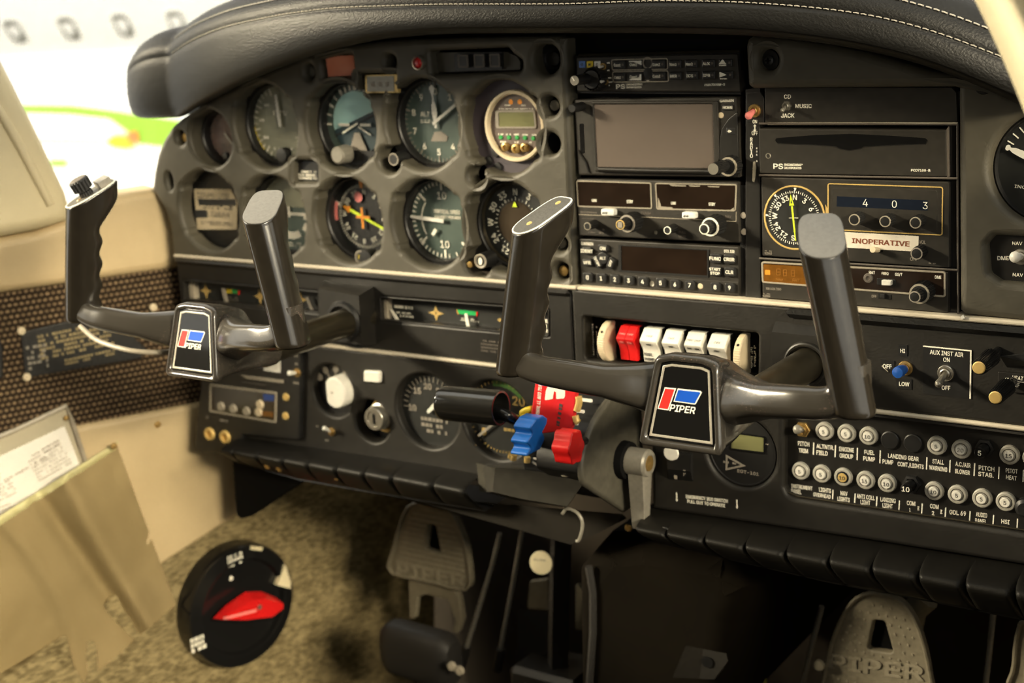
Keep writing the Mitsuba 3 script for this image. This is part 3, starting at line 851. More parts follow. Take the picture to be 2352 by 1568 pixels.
part(key, 'marker', disc(at(z2(1912, 825), .0032), .0035, n=5), 'mat_yellow')
part(key, 'rim', lathe([(.0074, 0), (.0066, .0006), (.0052, 0)], at(z2(1912, 828), .0038), n=24), 'mat_print_dim')
part(g, 'heading_knob', lathe([(.0085, 0), (.008, .012), (0, .0125)], at(z2(2020, 815), .012), n=24), 'mat_black', 30)
# 9 vertical speed
g = thing('vertical_speed_indicator', 'round gauge with blue green dial and white needle pointing left', 'gauge')
c = ring_case(g, *HOLES['climb'], .0392, .021)
D = Dial(c)
part(g, 'dial', disc(c, .041), 'mat_dial_teal')
part(g, 'marks', cat(D.ticks(-172, -8, 22, .0345, .0385, .0016), D.ticks(8, 172, 12, .0345, .0385, .0016), D.bar(0, .030, .0385, .0022), D.bar(180, .030, .0385, .0022), D.bar(-48, .028, .0385, .0022), D.bar(-130, .028, .0385, .0022), D.bar(135, .030, .0385, .0026)), 'mat_print')
part(g, 'numerals', cat(D.num(0, .0245, '10', .0072), D.num(180, .0245, '10', .0072), D.num(90, .029, '20', .0080), text_on('VERTICAL SPEED', c + [.005, -.0004, .0085], np.array([1, 0, 0.]), np.array([0, 0, 1.]), .033, .0038, center=True), text_on('100 FEET PER MIN', c + [.005, -.0004, .0030], np.array([1, 0, 0.]), np.array([0, 0, 1.]), .032, .0030, center=True)), 'mat_print')
part(g, 'limit_line', cat(D.arc(-125, -50, .0255, .0270, .001)), 'mat_print')
part(g, 'needle', cat(D.hand(-86, [(-.003, .0019), (.026, .0019), (.038, .0012)], .004)), 'mat_white')
part(g, 'short_pointer', cat(D.hand(-140, [(.012, .0018), (.020, .0018)], .003)), 'mat_print')
# 10 radio compass card
g = thing('radio_compass', 'round compass gauge with brown centre and small yellow triangle, behind the right wheel grip', 'gauge')
c = ring_case(g, *HOLES['compass'], .0390, .0165)
D = Dial(c)
part(g, 'dial', disc(c, .0405), 'mat_dial')
part(g, 'bezel_ring', lathe([(.0405, 0), (.0400, .003), (.0385, .0032), (.0375, 0)], c - [0, .0005, 0], n=56), 'mat_shaft', 30)
part(g, 'marks', cat(D.ticks(0, 350, 36, .0225, .0245, .0006), D.ticks(0, 330, 12, .0225, .026, .001), *[D.num(a, .0305, t, .0058, True) for a, t in zip(range(0, 360, 30), ('N', '3', '6', 'E', '12', '15', 'S', '21', '24', 'W', '30', '33'))]), 'mat_print')
part(g, 'centre_dome', lathe([(.0215, 0), (.020, .0012), (0, .002)], c, n=40), 'mat_fabric_dark', True)
part(g, 'lubber_mark', D.hand(0, [(.0165, .0028), (.0215, .0004)], .0022), 'mat_lime')
key, o = knob(g, z4(1195, 1175), .008, .0078, 'mat_black', base=.010)
part(key, 'rim', lathe([(.0072, 0), (.0064, .0008), (.005, 0)], o - [0, .0002, 0], n=28), 'mat_frame', 30)
part(key, 'mark', prism(shapely.affinity.scale(Point(o[0], o[2]).buffer(.0030), .7, 1.2), o[1] - .0008, o[1]), 'mat_print')
part(g, 'brass_stud', lathe([(.0032, 0), (.003, .004), (0, .0045)], at(z4(1100, 1205), .0), n=14), 'mat_brass', 30)
for nm in ('airspeed', 'altimeter', 'climb', 'turn'):
    pass

# small fittings of the left panel
single('warning_placard', cat(prism(quad([z1(1603, 275), z1(1852, 262), z1(1878, 442), z1(1628, 456)], .001), .000, .005)), 'mat_salmon', 'small salmon red rectangular placard near the top of the left panel', 'placard')
pl = thing('registration_placard', 'small silver and gold placard right of the salmon red placard', 'placard')
part(pl, 'plate', prism(quad([z1(1958, 440), z1(2252, 432), z1(2255, 600), z1(1962, 604)], .002), .001, .006, .0004), 'mat_gold')
part(pl, 'insert', prism(quad([z1(1972, 452), z1(2215, 446), z1(2220, 588), z1(1976, 592)], .001), .0005, .002), 'mat_grey_metal')
part(pl, 'lettering', specks(z1(2005, 490), z1(2195, 545), 1, 22, .0005, .95, .8), 'mat_print_dim')
pl = thing('white_print_placard', 'small black placard with white print between the two gauge rows', 'placard')
part(pl, 'plate', prism(quad([z1(1340, 1215), z1(1540, 1213), z1(1542, 1388), z1(1340, 1392)], .004), .004, .008), 'mat_black')
part(pl, 'lettering', specks(z1(1352, 1290), z1(1530, 1382), 3, 8, .004, .9, .7), 'mat_print')
lamp = thing('indicator_lamp', 'small red indicator lamp in a chrome ring on the upper left panel', 'lamp')
o = at(z3(505, 412), -.006)
part(lamp, 'ring', lathe([(.0072, 0), (.0068, .003), (.0055, .0034), (.0048, .001)], o, n=28), 'mat_steel', 30)
part(lamp, 'lens', lathe([(.0048, .001), (.003, .003), (0, .0036)], o, n=20), 'mat_red', 30)
sw = thing('annunciator_switch_bar', 'narrow recessed bar of three square black push buttons above the gauges', 'switch panel')
part(sw, 'bar', prism(quad([z3(700, 300), z3(1480, 290), z3(1600, 340), z3(1640, 400), z3(1640, 490), z3(720, 520)], .006), .006, .010), 'mat_overlay')
part(sw, 'bar', prism(quad([z3(905, 312), z3(1440, 290), z3(1445, 485), z3(915, 508)], .004), .003, .007), 'mat_black')
for a, b in (((945, 322), (1065, 466)), ((1125, 316), (1247, 464)), ((1300, 312), (1422, 460))):
    r_ = pxrect(z3(*a), z3(*b), 0, .001)
    key = part(sw, 'button', prism(r_, -.001, .004, .0006), 'mat_black')
    part(key, 'frame', prism(r_.difference(r_.buffer(-.0014)), -.0014, .000), 'mat_print_dark')
o = at(z3(1985, 372), .008)
v = thing('round_vent', 'round recessed black vent at the top right corner of the gauge panel', 'vent')
part(v, 'barrel', lathe([(.018, 0), (.0125, .001), (.0110, -.004), (.009, -.006), (0, -.006)], o, n=36), 'mat_black', 30)
part(v, 'flap', lathe([(.007, 0), (.006, .002), (0, .0025)], o + [.002, .004, 0], n=24), 'mat_panel', 30)
single('panel_grommet', lathe([(.0095, -.002), (.008, -.003), (0, -.006)], at(z3(2020, 1315), .004), n=20), 'mat_void', 'dark teardrop shaped opening below the small screw beside the digital clock', 'grommet')
# ---------------------------------------------------------------- radio stack
rk = thing('radio_rack', 'black metal rack holding the two columns of radios', 'equipment rack')
part(rk, 'back_plate', prism(quad([(1300, 60), (2212, 55), (2215, 745), (1300, 672)], .012), .012, .016), 'mat_void')
part(rk, 'centre_post', prism(quad([(1712, 205), (1745, 200), (1748, 690), (1712, 690)], .002), .002, .012, .0008), 'mat_panel')
part(rk, 'right_tray', prism(Polygon([xz(p, .0) for p in [(2172, 284), (2199, 284), (2200, 720), (2172, 720)]]), .0035, .012, .0008), 'mat_black_gloss')
for a, b in (((1744, 283.5), (2200, 285)), ((1744, 402), (2200, 409.5)), ((1744, 593), (2200, 620))):
    part(rk, 'tray_edge', tube([at(a, -.001), at(b, -.001)], .0009, 6), 'mat_print_dark')
part(rk, 'tray_edge', tube([at((2199, 284), .001), at((2201, 720), .001)], .0009, 6), 'mat_print_dark')
part(rk, 'upper_bar', tube([at((1330, 127), .004), at((1700, 117), .004)], .0014, 8), 'mat_shaft')
for q in (z6(2048, 560), z6(2055, 745)):
    part(rk, 'screw', lathe([(.0030, 0), (.0026, .0012), (0, .0015)], at((q[0], q[1]), .0035), n=14), 'mat_print_dim', 30)
part(rk, 'post_flange', prism(quad([(1700, 425), (1716, 425), (1716, 690), (1700, 690)], .004), .004, .012), 'mat_black')
single('paint_chip', prism(quad([(1730, 372), (1735, 370), (1737, 385), (1735, 408), (1732, 418), (1728, 415), (1729, 395)], .0018), .0014, .0022), 'mat_frame', 'long pale scrape of bare metal on the black post between the radio columns', 'paint chip')
part(rk, 'lettering', cat(tx('ON', (1729, 283), (1739, 283), 8, .0018), tx('OFF', (1727, 310), (1741, 310), 9, .0018), line((1734, 288), (1734, 300), 2.2, .0018), *[tc(c_, (1726, y_), 8, .0018) for c_, y_ in zip('RADIO', (320, 329.5, 339, 348.5, 358))], specks((1716, 300), (1720, 372), 6, 4, .0018), specks((1737, 335), (1740, 372), 5, 5, .0018)), 'mat_print')
part(rk, 'arrow_mark', cat(*[prism(quad([(1734, a), (1738, b), (1730, b)], .0018), .0015, .0018) for a, b in ((285, 290), (303, 298))]), 'mat_print')
wires = []
for k in range(5):
    q = [at((1640 + 9 * k, 128), .03), at((1655 + 8 * k, 102 - k), .02), at((1675 + 6 * k, 92), .02), at((1700 + 3 * k, 96 + 4 * k), .03), at((1705 + 3 * k, 125), .05)]
    wires.append(tube(spline(q, 16), .0016, 6))
for k, w in enumerate(wires):
    single('wire', w, 'mat_print_dark', 'thin brown wires bunched in the dark gap above the audio panel', 'wire', 'wires above the audio panel', True)

def toggle(root, ring_px, tip_px, y, rr, hex_=False, mat='mat_steel', lever='mat_steel', lr=.0022, L=.018, nut='mat_steel', ball=1.3):
    o = at(ring_px, y)
    n = 6 if hex_ else 36
    part(root, 'nut', lathe([(rr, 0), (rr, .0016), (rr * .92, .0022), (rr * .66, .0022), (rr * .6, .0005), (0, .0005)], o, n=n), nut, 25)
    part(root, 'bushing', lathe([(rr * .62, 0), (rr * .62, .004), (rr * .5, .0045), (rr * .42, .003), (0, .003)], o, n=24), nut, 30)
    tip = at(tip_px, y - L)
    p0 = o + [0, -.002, 0]
    d = (tip - p0) / np.linalg.norm(tip - p0)
    ts = np.array([0, .3, .6, .85, .95, 1.0])
    part(root, 'lever', tube([p0 + (tip - p0) * t for t in ts], [lr * .75, lr * .9, lr * 1.05, lr * ball, lr * 1.0, lr * .3], 14), lever, 40)

t_ = thing('toggle_switch', 'toggle switch with pink tip and brass ring between the radio columns', 'switch')
toggle(t_, (1734, 254), (1717, 268), .002, .0055, lever='mat_pink', lr=.0026, L=.016, nut='mat_brass')

def face(root, pxs, mat='mat_radio', y=0.0, back=.03, b=.0012, r=.0012, name='faceplate'):
    return part(root, name, prism(quad(pxs, y, r), y, back, b, 2), mat, 40)

def key(root, a, b, legend=None, y=-.002, mat='mat_key', r=.0012, hp=None, print_='mat_print', cl=None, name='key', rot=0, wpx=None, b_=.0008):
    g = pxrect(a, b, y, r)
    k = part(root, name, prism(g, y, .002, b_, 2), mat, 40)
    if legend:
        cx, cy = (a[0] + b[0]) / 2, (a[1] + b[1]) / 2
        rows = legend.split('\n')
        hp = hp or abs(b[1] - a[1]) * .36
        ms = []
        for i, s in enumerate(rows):
            ms.append(tc(s, (cx, cy + (i - (len(rows) - 1) / 2) * hp * 1.45), hp, y, rot=rot))
        part(k, 'legend', cat(*ms), print_)
    return k

def frame(root, pxs, wmm, y=0.0, mat='mat_frame', r=.002, name='frame', lift=.0006):
    g = quad(pxs, y, r)
    return part(root, name, prism(g.difference(g.buffer(-wmm)), y - lift, y + .001), mat)

# audio panel
d = thing('audio_panel', 'black audio panel with two rows of small square keys above the grey screen', 'radio')
face(d, [z5(165, 352), z5(1975, 310), z5(2012, 742), z5(175, 737)])
part(d, 'tray', prism(quad([z5(150, 330), z5(2010, 285), z5(2020, 775), z5(165, 760)], .004), .004, .030, .001), 'mat_black', 40)
frame(d, [z5(558, 372), z5(1198, 358), z5(1204, 490), z5(570, 500)], .0009)
frame(d, [z5(570, 508), z5(1204, 495), z5(1212, 628), z5(580, 636)], .0009)
for X, Y, w, h, s in ((645, 437, 136, 95, 'Com1'), (828, 430, 146, 95, 'Com2'), (1087, 430, 150, 95, 'Com3'), (1275, 428, 140, 92, 'Nav1'), (1455, 425, 140, 90, 'Nav2'), (1648, 420, 146, 86, 'AUX'), (1842, 415, 150, 84, ''), (648, 575, 130, 95, 'Com1'), (828, 570, 144, 92, 'Com2'), (1090, 562, 150, 94, 'Com3'), (1278, 560, 138, 90, 'MKR'), (1462, 556, 136, 90, 'ICS'), (1652, 552, 146, 92, 'SPR'), (1850, 550, 150, 90, '')):
    a, b = z5(X - w / 2, Y - h / 2), z5(X + w / 2, Y + h / 2)
    k = key(d, a, b, None, -.0018, r=.0006)
    if s:
        part(k, 'legend', tx(s, z5(X - w * .42, Y + 18), z5(X + w * .14, Y + 18), 32 / 4.9, -.0018), 'mat_gold' if 0 else 'mat_print')
    part(k, 'led', disc(at(z5(X + w * .30, Y - 2), -.0020), .0011, n=12), 'mat_print_dark')
    if s == 'Com2':
        q = [(-.48, -.42), (.48, -.44), (.48, .1), (.2, -.1), (-.1, -.28), (-.48, -.26)] if Y < 500 else [(-.48, .42), (-.2, .1), (0, .2), (.3, .05), (.36, -.3), (.48, -.34), (.48, .44)]
        part(k, 'worn_patch', prism(quad([z5(X + w * i, Y + h * j) for i, j in q], -.002), -.0021, -.0018), 'mat_white')
    if not s:
        t3 = [(-60, 15), (30, 15), (-15, -42)] if Y < 500 else [(-58, -38), (-58, 28), (22, -2)]
        sh = [prism(quad([z5(X + i - 15, Y + j) for i, j in t3], -.0018), -.0021, -.0018), line(z5(X - 70, Y + (28 if Y < 500 else 42)), z5(X + 10, Y + (28 if Y < 500 else 42)), 2, -.0018)]
        part(k, 'play_symbol' if Y > 500 else 'eject_symbol', sh[0], 'mat_print')
        part(k, 'underline', sh[1], 'mat_print')
for X, s, m in ((226, 'O', 'mat_sky_blue'), (313, 'M', 'mat_yellow'), (397, 'I', 'mat_white_key')):
    k = key(d, z5(X - 36, 392), z5(X + 36, 470), s, -.0012, mat=m if s != 'O' else 'mat_lamp_blue', r=.0004, print_='mat_ink', name='marker_lamp')
principled('mat_lamp_blue', (.10, .20, .52), .4)
for X, Y in ((468, 455), (490, 622)):
    part(d, 'toggle_ring', lathe([(.0033, 0), (.0030, .001), (.0020, .001), (.0018, 0)], at(z5(X, Y), 0), n=20), 'mat_brass')
    part(d, 'toggle_lever', tube([at(z5(X, Y), 0), at(z5(X - 45, Y + 2), -.010)], [.0009, .0013], 8), 'mat_white')
key_, o = knob(d, z5(335, 600), .010, .0105, 'mat_black', 18, cap='mat_black', base=0)
key_, o = knob(d, z5(145, 612), .030, .0048, 'mat_black', cap='mat_grey_metal', capr=.95)
part(key_, 'pointer', prism(quad([z5(120, 570), z5(150, 610), z5(140, 620), z5(112, 578)], o[1] - .0004), o[1] - .0008, o[1] - .0003), 'mat_white')
part(d, 'knob_ring', lathe([(.0052, 0), (.0050, .0008), (.0042, .0008), (.004, 0)], at(z5(970, 412), 0), n=24), 'mat_print_dim')
part(d, 'knob_ring', lathe([(.0048, 0), (.0046, .0008), (0, .0010)], at(z5(978, 528), 0), n=24), 'mat_black')
part(d, 'lettering', cat(tx('PS', z5(615, 705), z5(715, 703), 50 / 4.9), tx('ENGINEERING', z5(728, 668), z5(910, 662), 4), tx('INCORPORATED', z5(728, 700), z5(900, 696), 4), tx('PMA7000M-S', z5(1610, 675), z5(1840, 668), 5.2), *[specks(z5(x_, y_), z5(x_ + 42, y_ + 24), 1, int(x_ + y_), 0, .9) for x_, y_ in ((510, 395), (515, 480), (525, 565), (530, 612), (530, 650), (415, 655), (412, 682), (955, 455), (960, 595))]), 'mat_print')

# moving-map navigator
d = thing('gps_navigator', 'black navigator with a large blank grey brown screen in the left radio column', 'navigator')
face(d, [(1317, 229), (1692, 222), (1699, 408), (1328, 403)], y=0, b=.002)
sc = quad([(1363, 240), (1636, 239), (1640, 386), (1370, 383)], -.002, .001)
part(d, 'bezel', prism(quad([(1357, 233), (1648, 232), (1652, 398), (1366, 394)], -.002, .0015).difference(sc), -.002, .001, .0010), 'mat_radio', 40)
part(d, 'screen', prism(sc, -.0008, .001), 'mat_screen')
part(d, 'chin', tube([at((1376, 389), -.0022), at((1500, 392), -.0022), at((1640, 393), -.0022)], .0022, 10), 'mat_panel', 40)
part(d, 'card_slot', prism(quad([(1331, 284), (1340, 283), (1343, 352), (1334, 352)], -.0001, .001), -.0004, .0008), 'mat_void')
part(d, 'side_rail', prism(quad([(1322, 250), (1352, 249), (1360, 395), (1332, 396)], -.001), -.001, .001, .0006).copy() if 0 else tube([at((1327, 345), -.001), at((1345, 372), -.001), at((1352, 396), -.001)], .0008, 6), 'mat_panel')
key_, o = knob(d, (1313, 249), .018, .0042, 'mat_black')
A_ = np.array([xz(p, -.0005) for p in [(1692, 257), (1672, 274), (1658, 296), (1652, 325), (1651, 362), (1655, 405), (1698, 407), (1694, 260)]])
part(d, 'side_panel', prism(Polygon(A_), -.0012, .001, .0008), 'mat_panel', 40)
key(d, z5(1812, 882), z5(1925, 948), 'HOME', -.0016, hp=6.2)
k = key(d, z5(1848, 1140), z5(1952, 1222), None, -.0018)
part(k, 'legend', cat(line(z5(1862, 1183), z5(1912, 1183), 1.4, -.0018), frame.__wrapped__ if 0 else tc('D', z5(1888, 1183), 6, -.0018), prism(quad([z5(1900, 1172), z5(1915, 1183), z5(1900, 1194)], -.0018), -.0021, -.0018)), 'mat_print')
part(d, 'light_sensor', lathe([(.0026, 0), (.0022, .0006), (0, .0008)], at(z5(1793, 1003), 0), n=20), 'mat_cream', 30)
part(d, 'lettering', tx('GARMIN', z5(1780, 856), z5(1938, 850), 5.4), 'mat_print')
kk, o = knob(d, (1672, 383), .010, .0088, 'mat_black', 16, rim='mat_frame')
kk, o = knob(d, (1638, 388), .032, .0050, 'mat_black', 14, cap='mat_grey_metal', capr=1.0)

# nav-com radio
d = thing('nav_com_radio', 'black radio with two dark displays in worn pale frames and white double arrow keys', 'radio')
face(d, [z6(165, 150), z6(1985, 190), z6(2002, 872), z6(190, 790)])
for fr in ([z6(165, 165), z6(1010, 190), z6(1022, 490), z6(182, 465)], [z6(1052, 192), z6(1975, 208), z6(1962, 515), z6(1070, 495)]):
    frame(d, fr, .0012)
    g_ = quad(fr, 0, .001).buffer(-.0011)
    part(d, 'display', prism(g_, -.0003, .001), 'mat_display')
part(d, 'worn_frame', cat(*[prism(quad([z6(*p) for p in P_], -.0002), -.0006, 0) for P_ in ([(1210, 210), (1400, 222), (1400, 236), (1240, 232)], [(1430, 222), (1560, 225), (1555, 238), (1450, 236)], [(1640, 230), (1780, 235), (1770, 246), (1660, 242)])]), 'mat_frame')
part(d, 'worn_frame', cat(*[prism(quad([z6(*p) for p in P_], -.0002), -.0006, 0) for P_ in ([(1085, 360), (1105, 400), (1120, 460), (1250, 470), (1250, 488), (1090, 482)], [(1630, 490), (1900, 500), (1940, 470), (1940, 510), (1640, 512)])]), 'mat_frame')
part(d, 'trim_line', cat(line(z6(192, 550), z6(740, 575), 1.6, -.0001), line(z6(890, 578), z6(1965, 630), 1.6, -.0001), line(z6(1966, 520), z6(1963, 628), 1.2, -.0001)), 'mat_frame')
part(d, 'lettering', cat(tx('USE', z6(340, 407), z6(396, 409), 6, -.0004), tx('STBY', z6(733, 422), z6(805, 425), 7, -.0004), tx('USE', z6(1232, 437), z6(1286, 439), 6, -.0004), tx('STBY', z6(1655, 450), z6(1728, 454), 7, -.0004)), 'mat_print')
part(d, 'dim_lettering', cat(tx('COMM', z6(895, 548), z6(1003, 553), 6), tx('NAV', z6(1843, 588), z6(1910, 592), 6.5), tx('PULL', z6(1320, 762), z6(1402, 767), 5.5), tx('IDENT', z6(1315, 806), z6(1398, 812), 4.6), specks(z6(215, 500), z6(410, 540), 1, 6, 0, .9), specks(z6(230, 585), z6(390, 605), 1, 7, 0, .9), specks(z6(420, 690), z6(490, 770), 2, 8, 0, .9), specks(z6(300, 735), z6(380, 760), 1, 9, 0, .9)), 'mat_print_dark')
for a, b in ((z6(437, 489), z6(590, 570)), (z6(1347, 524), z6(1500, 605))):
    k = key(d, a, b, None, -.006, mat='mat_white_key', r=.0016, b_=.0012)
    cx, cy = (a[0] + b[0]) / 2 - 5, (a[1] + b[1]) / 2 + 1
    part(k, 'double_arrow', cat(line((cx - 5, cy), (cx + 5, cy), 2.2, -.006), prism(quad([(cx - 7, cy), (cx - 2.5, cy - 3), (cx - 2.5, cy + 3)], -.006), -.0063, -.006), prism(quad([(cx + 7, cy), (cx + 2.5, cy - 3), (cx + 2.5, cy + 3)], -.006), -.0063, -.006)), 'mat_ink')
knob(d, z6(290, 683), .014, .0038, 'mat_black', 12, rim='mat_frame')
knob(d, z6(735, 655), .015, .0085, 'mat_black', 20, rim='mat_print_dim')
kk, o = knob(d, z6(660, 667), .026, .0047, 'mat_black', 12, rim='mat_gold')
part(kk, 'paint_wear', prism(rrect(o[0] - .0022, o[0] + .0022, o[2] - .0026, o[2] + .0026, .0008), o[1] - .0008, o[1]), 'mat_print_dim')
knob(d, z6(1190, 730), .013, .0038, 'mat_black', 12, rim='mat_print')
knob(d, z6(1670, 692), .015, .0088, 'mat_black', 20, rim='mat_print')
knob(d, z6(1604, 716), .026, .0050, 'mat_black', 12, rim='mat_print')
part(d, 'locking_screw', lathe([(.0018, 0), (.0015, .0006), (0, .0004)], at(z6(1060, 755), 0), n=12), 'mat_steel')

# transponder
d = thing('transponder', 'black transponder with numbered key row 0 to 9 below a wide dark display', 'radio')
face(d, [z6(190, 822), z6(1992, 917), z6(1998, 1466), z6(215, 1345)])
part(d, 'display_bezel', prism(quad([z6(640, 890), z6(1660, 945), z6(1652, 1262), z6(640, 1192)], -.0006).difference(quad([z6(668, 905), z6(1638, 955), z6(1636, 1238), z6(672, 1178)], -.0006)), -.0008, .001), 'mat_black')
part(d, 'display', prism(quad([z6(668, 905), z6(1638, 955), z6(1636, 1238), z6(672, 1178)], -.0002), -.0002, .001), 'mat_display')
part(d, 'key_ledge', prism(quad([z6(222, 1200), z6(1990, 1310), z6(1990, 1440), z6(222, 1318)], -.0004), -.0006, .001, .0004), 'mat_radio')
for X, Y, s in ((290, 1258, '0'), (443, 1268, '1'), (597, 1280, '2'), (753, 1293, '3'), (910, 1306, '4'), (1112, 1320, '5'), (1274, 1336, '6'), (1439, 1346, '7'), (1727, 1367, '8'), (1889, 1375, '9')):
    key(d, z6(X - 56, Y - 54), z6(X + 56, Y + 56), s, -.003, hp=9.4, r=.0018)
for X, Y, s in ((1728, 1047, 'FUNC'), (1884, 1056, 'CRSR'), (1726, 1190, 'START\nSTOP'), (1888, 1200, 'CLR'), (282, 962, 'IDENT'), (285, 1092, 'VFR'), (462, 932, 'ON')):
    w = 62 if X > 1000 else 55
    h = 56 if X > 1000 else 42
    key(d, z6(X - w, Y - h), z6(X + w, Y + h), s, -.003, hp=7.6 if '\n' not in s else 6.4, r=.0016)
for X, Y, s, rot in ((462, 1043, 'ALT', 0), (400, 1086, 'STBY', -62), (550, 1100, 'OFF', 62)):
    o = at(z6(X, Y), -.0028)
    if rot:
        rr = shapely.affinity.rotate(rrect(o[0] - .0055, o[0] + .0055, o[2] - .0032, o[2] + .0032, .0018), rot)
    else:
        rr = Point(o[0], o[2]).buffer(.0056)
    k = part(d, 'key', prism(rr, -.003, .001, .0008, 2), 'mat_key', 40)
    part(k, 'legend', tc(s, z6(X, Y), 6.2, -.003, rot=rot), 'mat_print')
part(d, 'lettering', cat(tx('GARMIN', z6(222, 892), z6(356, 900), 7), tx('GTX 330', z6(1828, 978), z6(1946, 984), 6.5)), 'mat_print')
part(d, 'locking_screw', lathe([(.0026, 0), (.0022, .0006), (.001, .0001), (0, 0)], at(z6(1022, 1330), -.0006), n=16), 'mat_grey_metal')
part(d, 'light_sensor', lathe([(.0026, 0), (.0022, .0006), (0, .0008)], at(z6(1562, 1358), -.0006), n=16), 'mat_cream', 30)

# right column: music switch plate
d = thing('music_switch_plate', 'plain black plate with small CD MUSIC JACK toggle above the disc player', 'switch panel')
part(d, 'plate', prism(quad([(1756, 200), (2185, 200), (2196, 212), (2199, 280), (1757, 282)], .001, .001), .001, .014, .0008), 'mat_radio', 40)
part(d, 'side_plate', prism(quad([(1714, 212), (1745, 210), (1755, 226), (1755, 282), (1714, 282)], .0018), .0018, .014, .0008), 'mat_panel')
part(d, 'bright_edge', tube([at((1764, 284), -.0006), at((2200, 283.5), -.0006)], .0011, 8), 'mat_frame')
part(d, 'lettering', cat(tx('CD', z7(396, 236), z7(452, 236), 9, .001), tx('MUSIC', z7(488, 312), z7(622, 313), 8.6, .001), tx('JACK', z7(372, 392), z7(480, 391), 9.5, .001)), 'mat_print')
toggle(d, z7(420, 296), z7(376, 338), .001, .0042, True, lever='mat_grey_metal', lr=.0014, L=.014, nut='mat_steel')
# CD player
d = thing('cd_player', 'black disc player with a long lens shaped slot in the right radio column', 'player')
face(d, [z7(185, 482), z7(1722, 492), z7(1728, 877), z7(193, 850)], y=-.002)
lens = [z7(*p) for p in [(322, 575), (332, 560), (640, 535), (950, 525), (1260, 540), (1550, 560), (1570, 578), (1556, 606), (1300, 615), (1050, 628), (1020, 645), (930, 660), (850, 645), (815, 626), (600, 612), (340, 602)]]
part(d, 'disc_slot', prism(quad(lens, -.0022), -.0023, 0), 'mat_void')
part(d, 'slot_lip', tube([at(p, -.0022) for p in [z7(*q) for q in [(340, 604), (600, 614), (815, 628), (850, 647), (930, 662), (1020, 647), (1050, 630), (1300, 617), (1556, 608), (1568, 585)]]], .0004, 5), 'mat_panel')
part(d, 'side_bevel', prism(quad([z7(1722, 492), z7(1738, 466), z7(1743, 880), z7(1728, 877)], -.001), -.001, .02), 'mat_print_dark')
part(d, 'lettering', cat(tx('PS', z7(308, 810), z7(388, 812), 11.5, -.002), tx('ENGINEERING', z7(396, 786), z7(537, 788), 4.8, -.002), tx('INCORPORATED', z7(396, 812), z7(537, 814), 4.8, -.002), tc('R', z7(545, 774), 2.5, -.002), tx('PCD7100-R', z7(1435, 832), z7(1592, 834), 5.4, -.002)), 'mat_print')
part(d, 'locking_screw', lathe([(.0024, 0), (.002, .0005), (.001, -.001), (0, -.001)], at(z7(265, 706), -.002), n=16), 'mat_grey_metal')

# direction finder receiver
d = thing('direction_finder', 'black radio with gold ringed compass dial and a lime green arrow, showing 4 0 3', 'radio')
face(d, [z8(205, 22), z8(1745, 62), z8(1750, 768), z8(215, 670)], y=-.001)
o = at(z8(480, 355), -.001)
kk = part(d, 'dial', disc(o - [0, .0003, 0], .0262, n=64), 'mat_dial')
D = Dial(o - [0, .0004, 0], -1)
part(kk, 'gold_ring', lathe([(.0272, 0), (.0272, .0008), (.0262, .0010), (.0258, .0008), (.0258, 0)], o, n=72), 'mat_gold', 30)
part(kk, 'marks', cat(D.ticks(2, 357, 72, .0208, .0222, .0005), D.ticks(2, 352, 36, .0205, .0228, .0006)), 'mat_print')
part(kk, 'numerals', cat(*[D.num(a + 4, .0172, t, .0042, True) for a, t in zip(range(0, 360, 30), ('N', '3', '6', 'E', '12', '15', 'S', '21', '24', 'W', '30', '33'))]), 'mat_print')
part(kk, 'bearing_mark', D.hand(4, [(.0228, .0003), (.0252, .0010)], .0006), 'mat_print')
part(kk, 'bearing_mark', D.hand(-41, [(.0228, .0003), (.0252, .0010)], .0006), 'mat_print')
part(kk, 'bearing_mark', D.hand(-86, [(.0228, .0003), (.0252, .0010)], .0006), 'mat_print')
part(kk, 'needle', cat(D.hand(-5, [(-.012, .0006), (.010, .0007)], .002), D.hand(-5, [(-.019, .0004), (-.012, .0004)], .002)), 'mat_lime')
hd = [D.p(-5, .0200, .0024), D.p(-5 - 11, .0108, .0024), D.p(-5 + 11, .0108, .0024)]
hg = Polygon([(q[0], q[2]) for q in hd])
part(kk, 'arrow_head', prism(hg.difference(shapely.affinity.scale(hg, .45, .45, origin=hg.centroid)), hd[0][1] - .0004, hd[0][1]), 'mat_lime')
part(kk, 'centre_cross', cat(D.bar(88, -.0042, .0042, .0005, lift=.0012), D.bar(176, -.001, .0046, .0005, lift=.0012), D.bar(88, -.0014, .0014, .0005, lift=.0012)), 'mat_print')
fr = [z8(752, 72), z8(1698, 102), z8(1694, 502), z8(752, 455)]
g_ = quad(fr, -.001, .0020)
part(d, 'gold_frame', prism(g_.difference(g_.buffer(-.0009)), -.0017, 0), 'mat_gold')
part(d, 'gold_bridge', prism(quad([z8(735, 250), z8(758, 290), z8(758, 320), z8(738, 340)], -.001), -.0016, 0), 'mat_gold')
part(d, 'inner_plate', prism(quad([z8(790, 110), z8(1650, 130), z8(1648, 470), z8(790, 430)], -.001, .002), -.0013, 0, .0003), 'mat_radio')
k = part(d, 'frequency_window', prism(quad([z8(828, 180), z8(1572, 214), z8(1570, 298), z8(826, 264)], -.0014), -.0015, 0), 'mat_navy')
principled('mat_navy', (.008, .012, .022), .25)
part(k, 'numerals', cat(tc('4', z8(1060, 233), 16.5, -.0016, False), tc('0', z8(1298, 244), 16.5, -.0016, False), tc('3', z8(1551, 256), 16.5, -.0016, False)), 'mat_white')
for X, Y in ((970, 372), (1222, 386), (1470, 397)):
    knob(d, z8(X, Y), .013, .0050, 'mat_black', 14, rim='mat_frame', base=-.001)
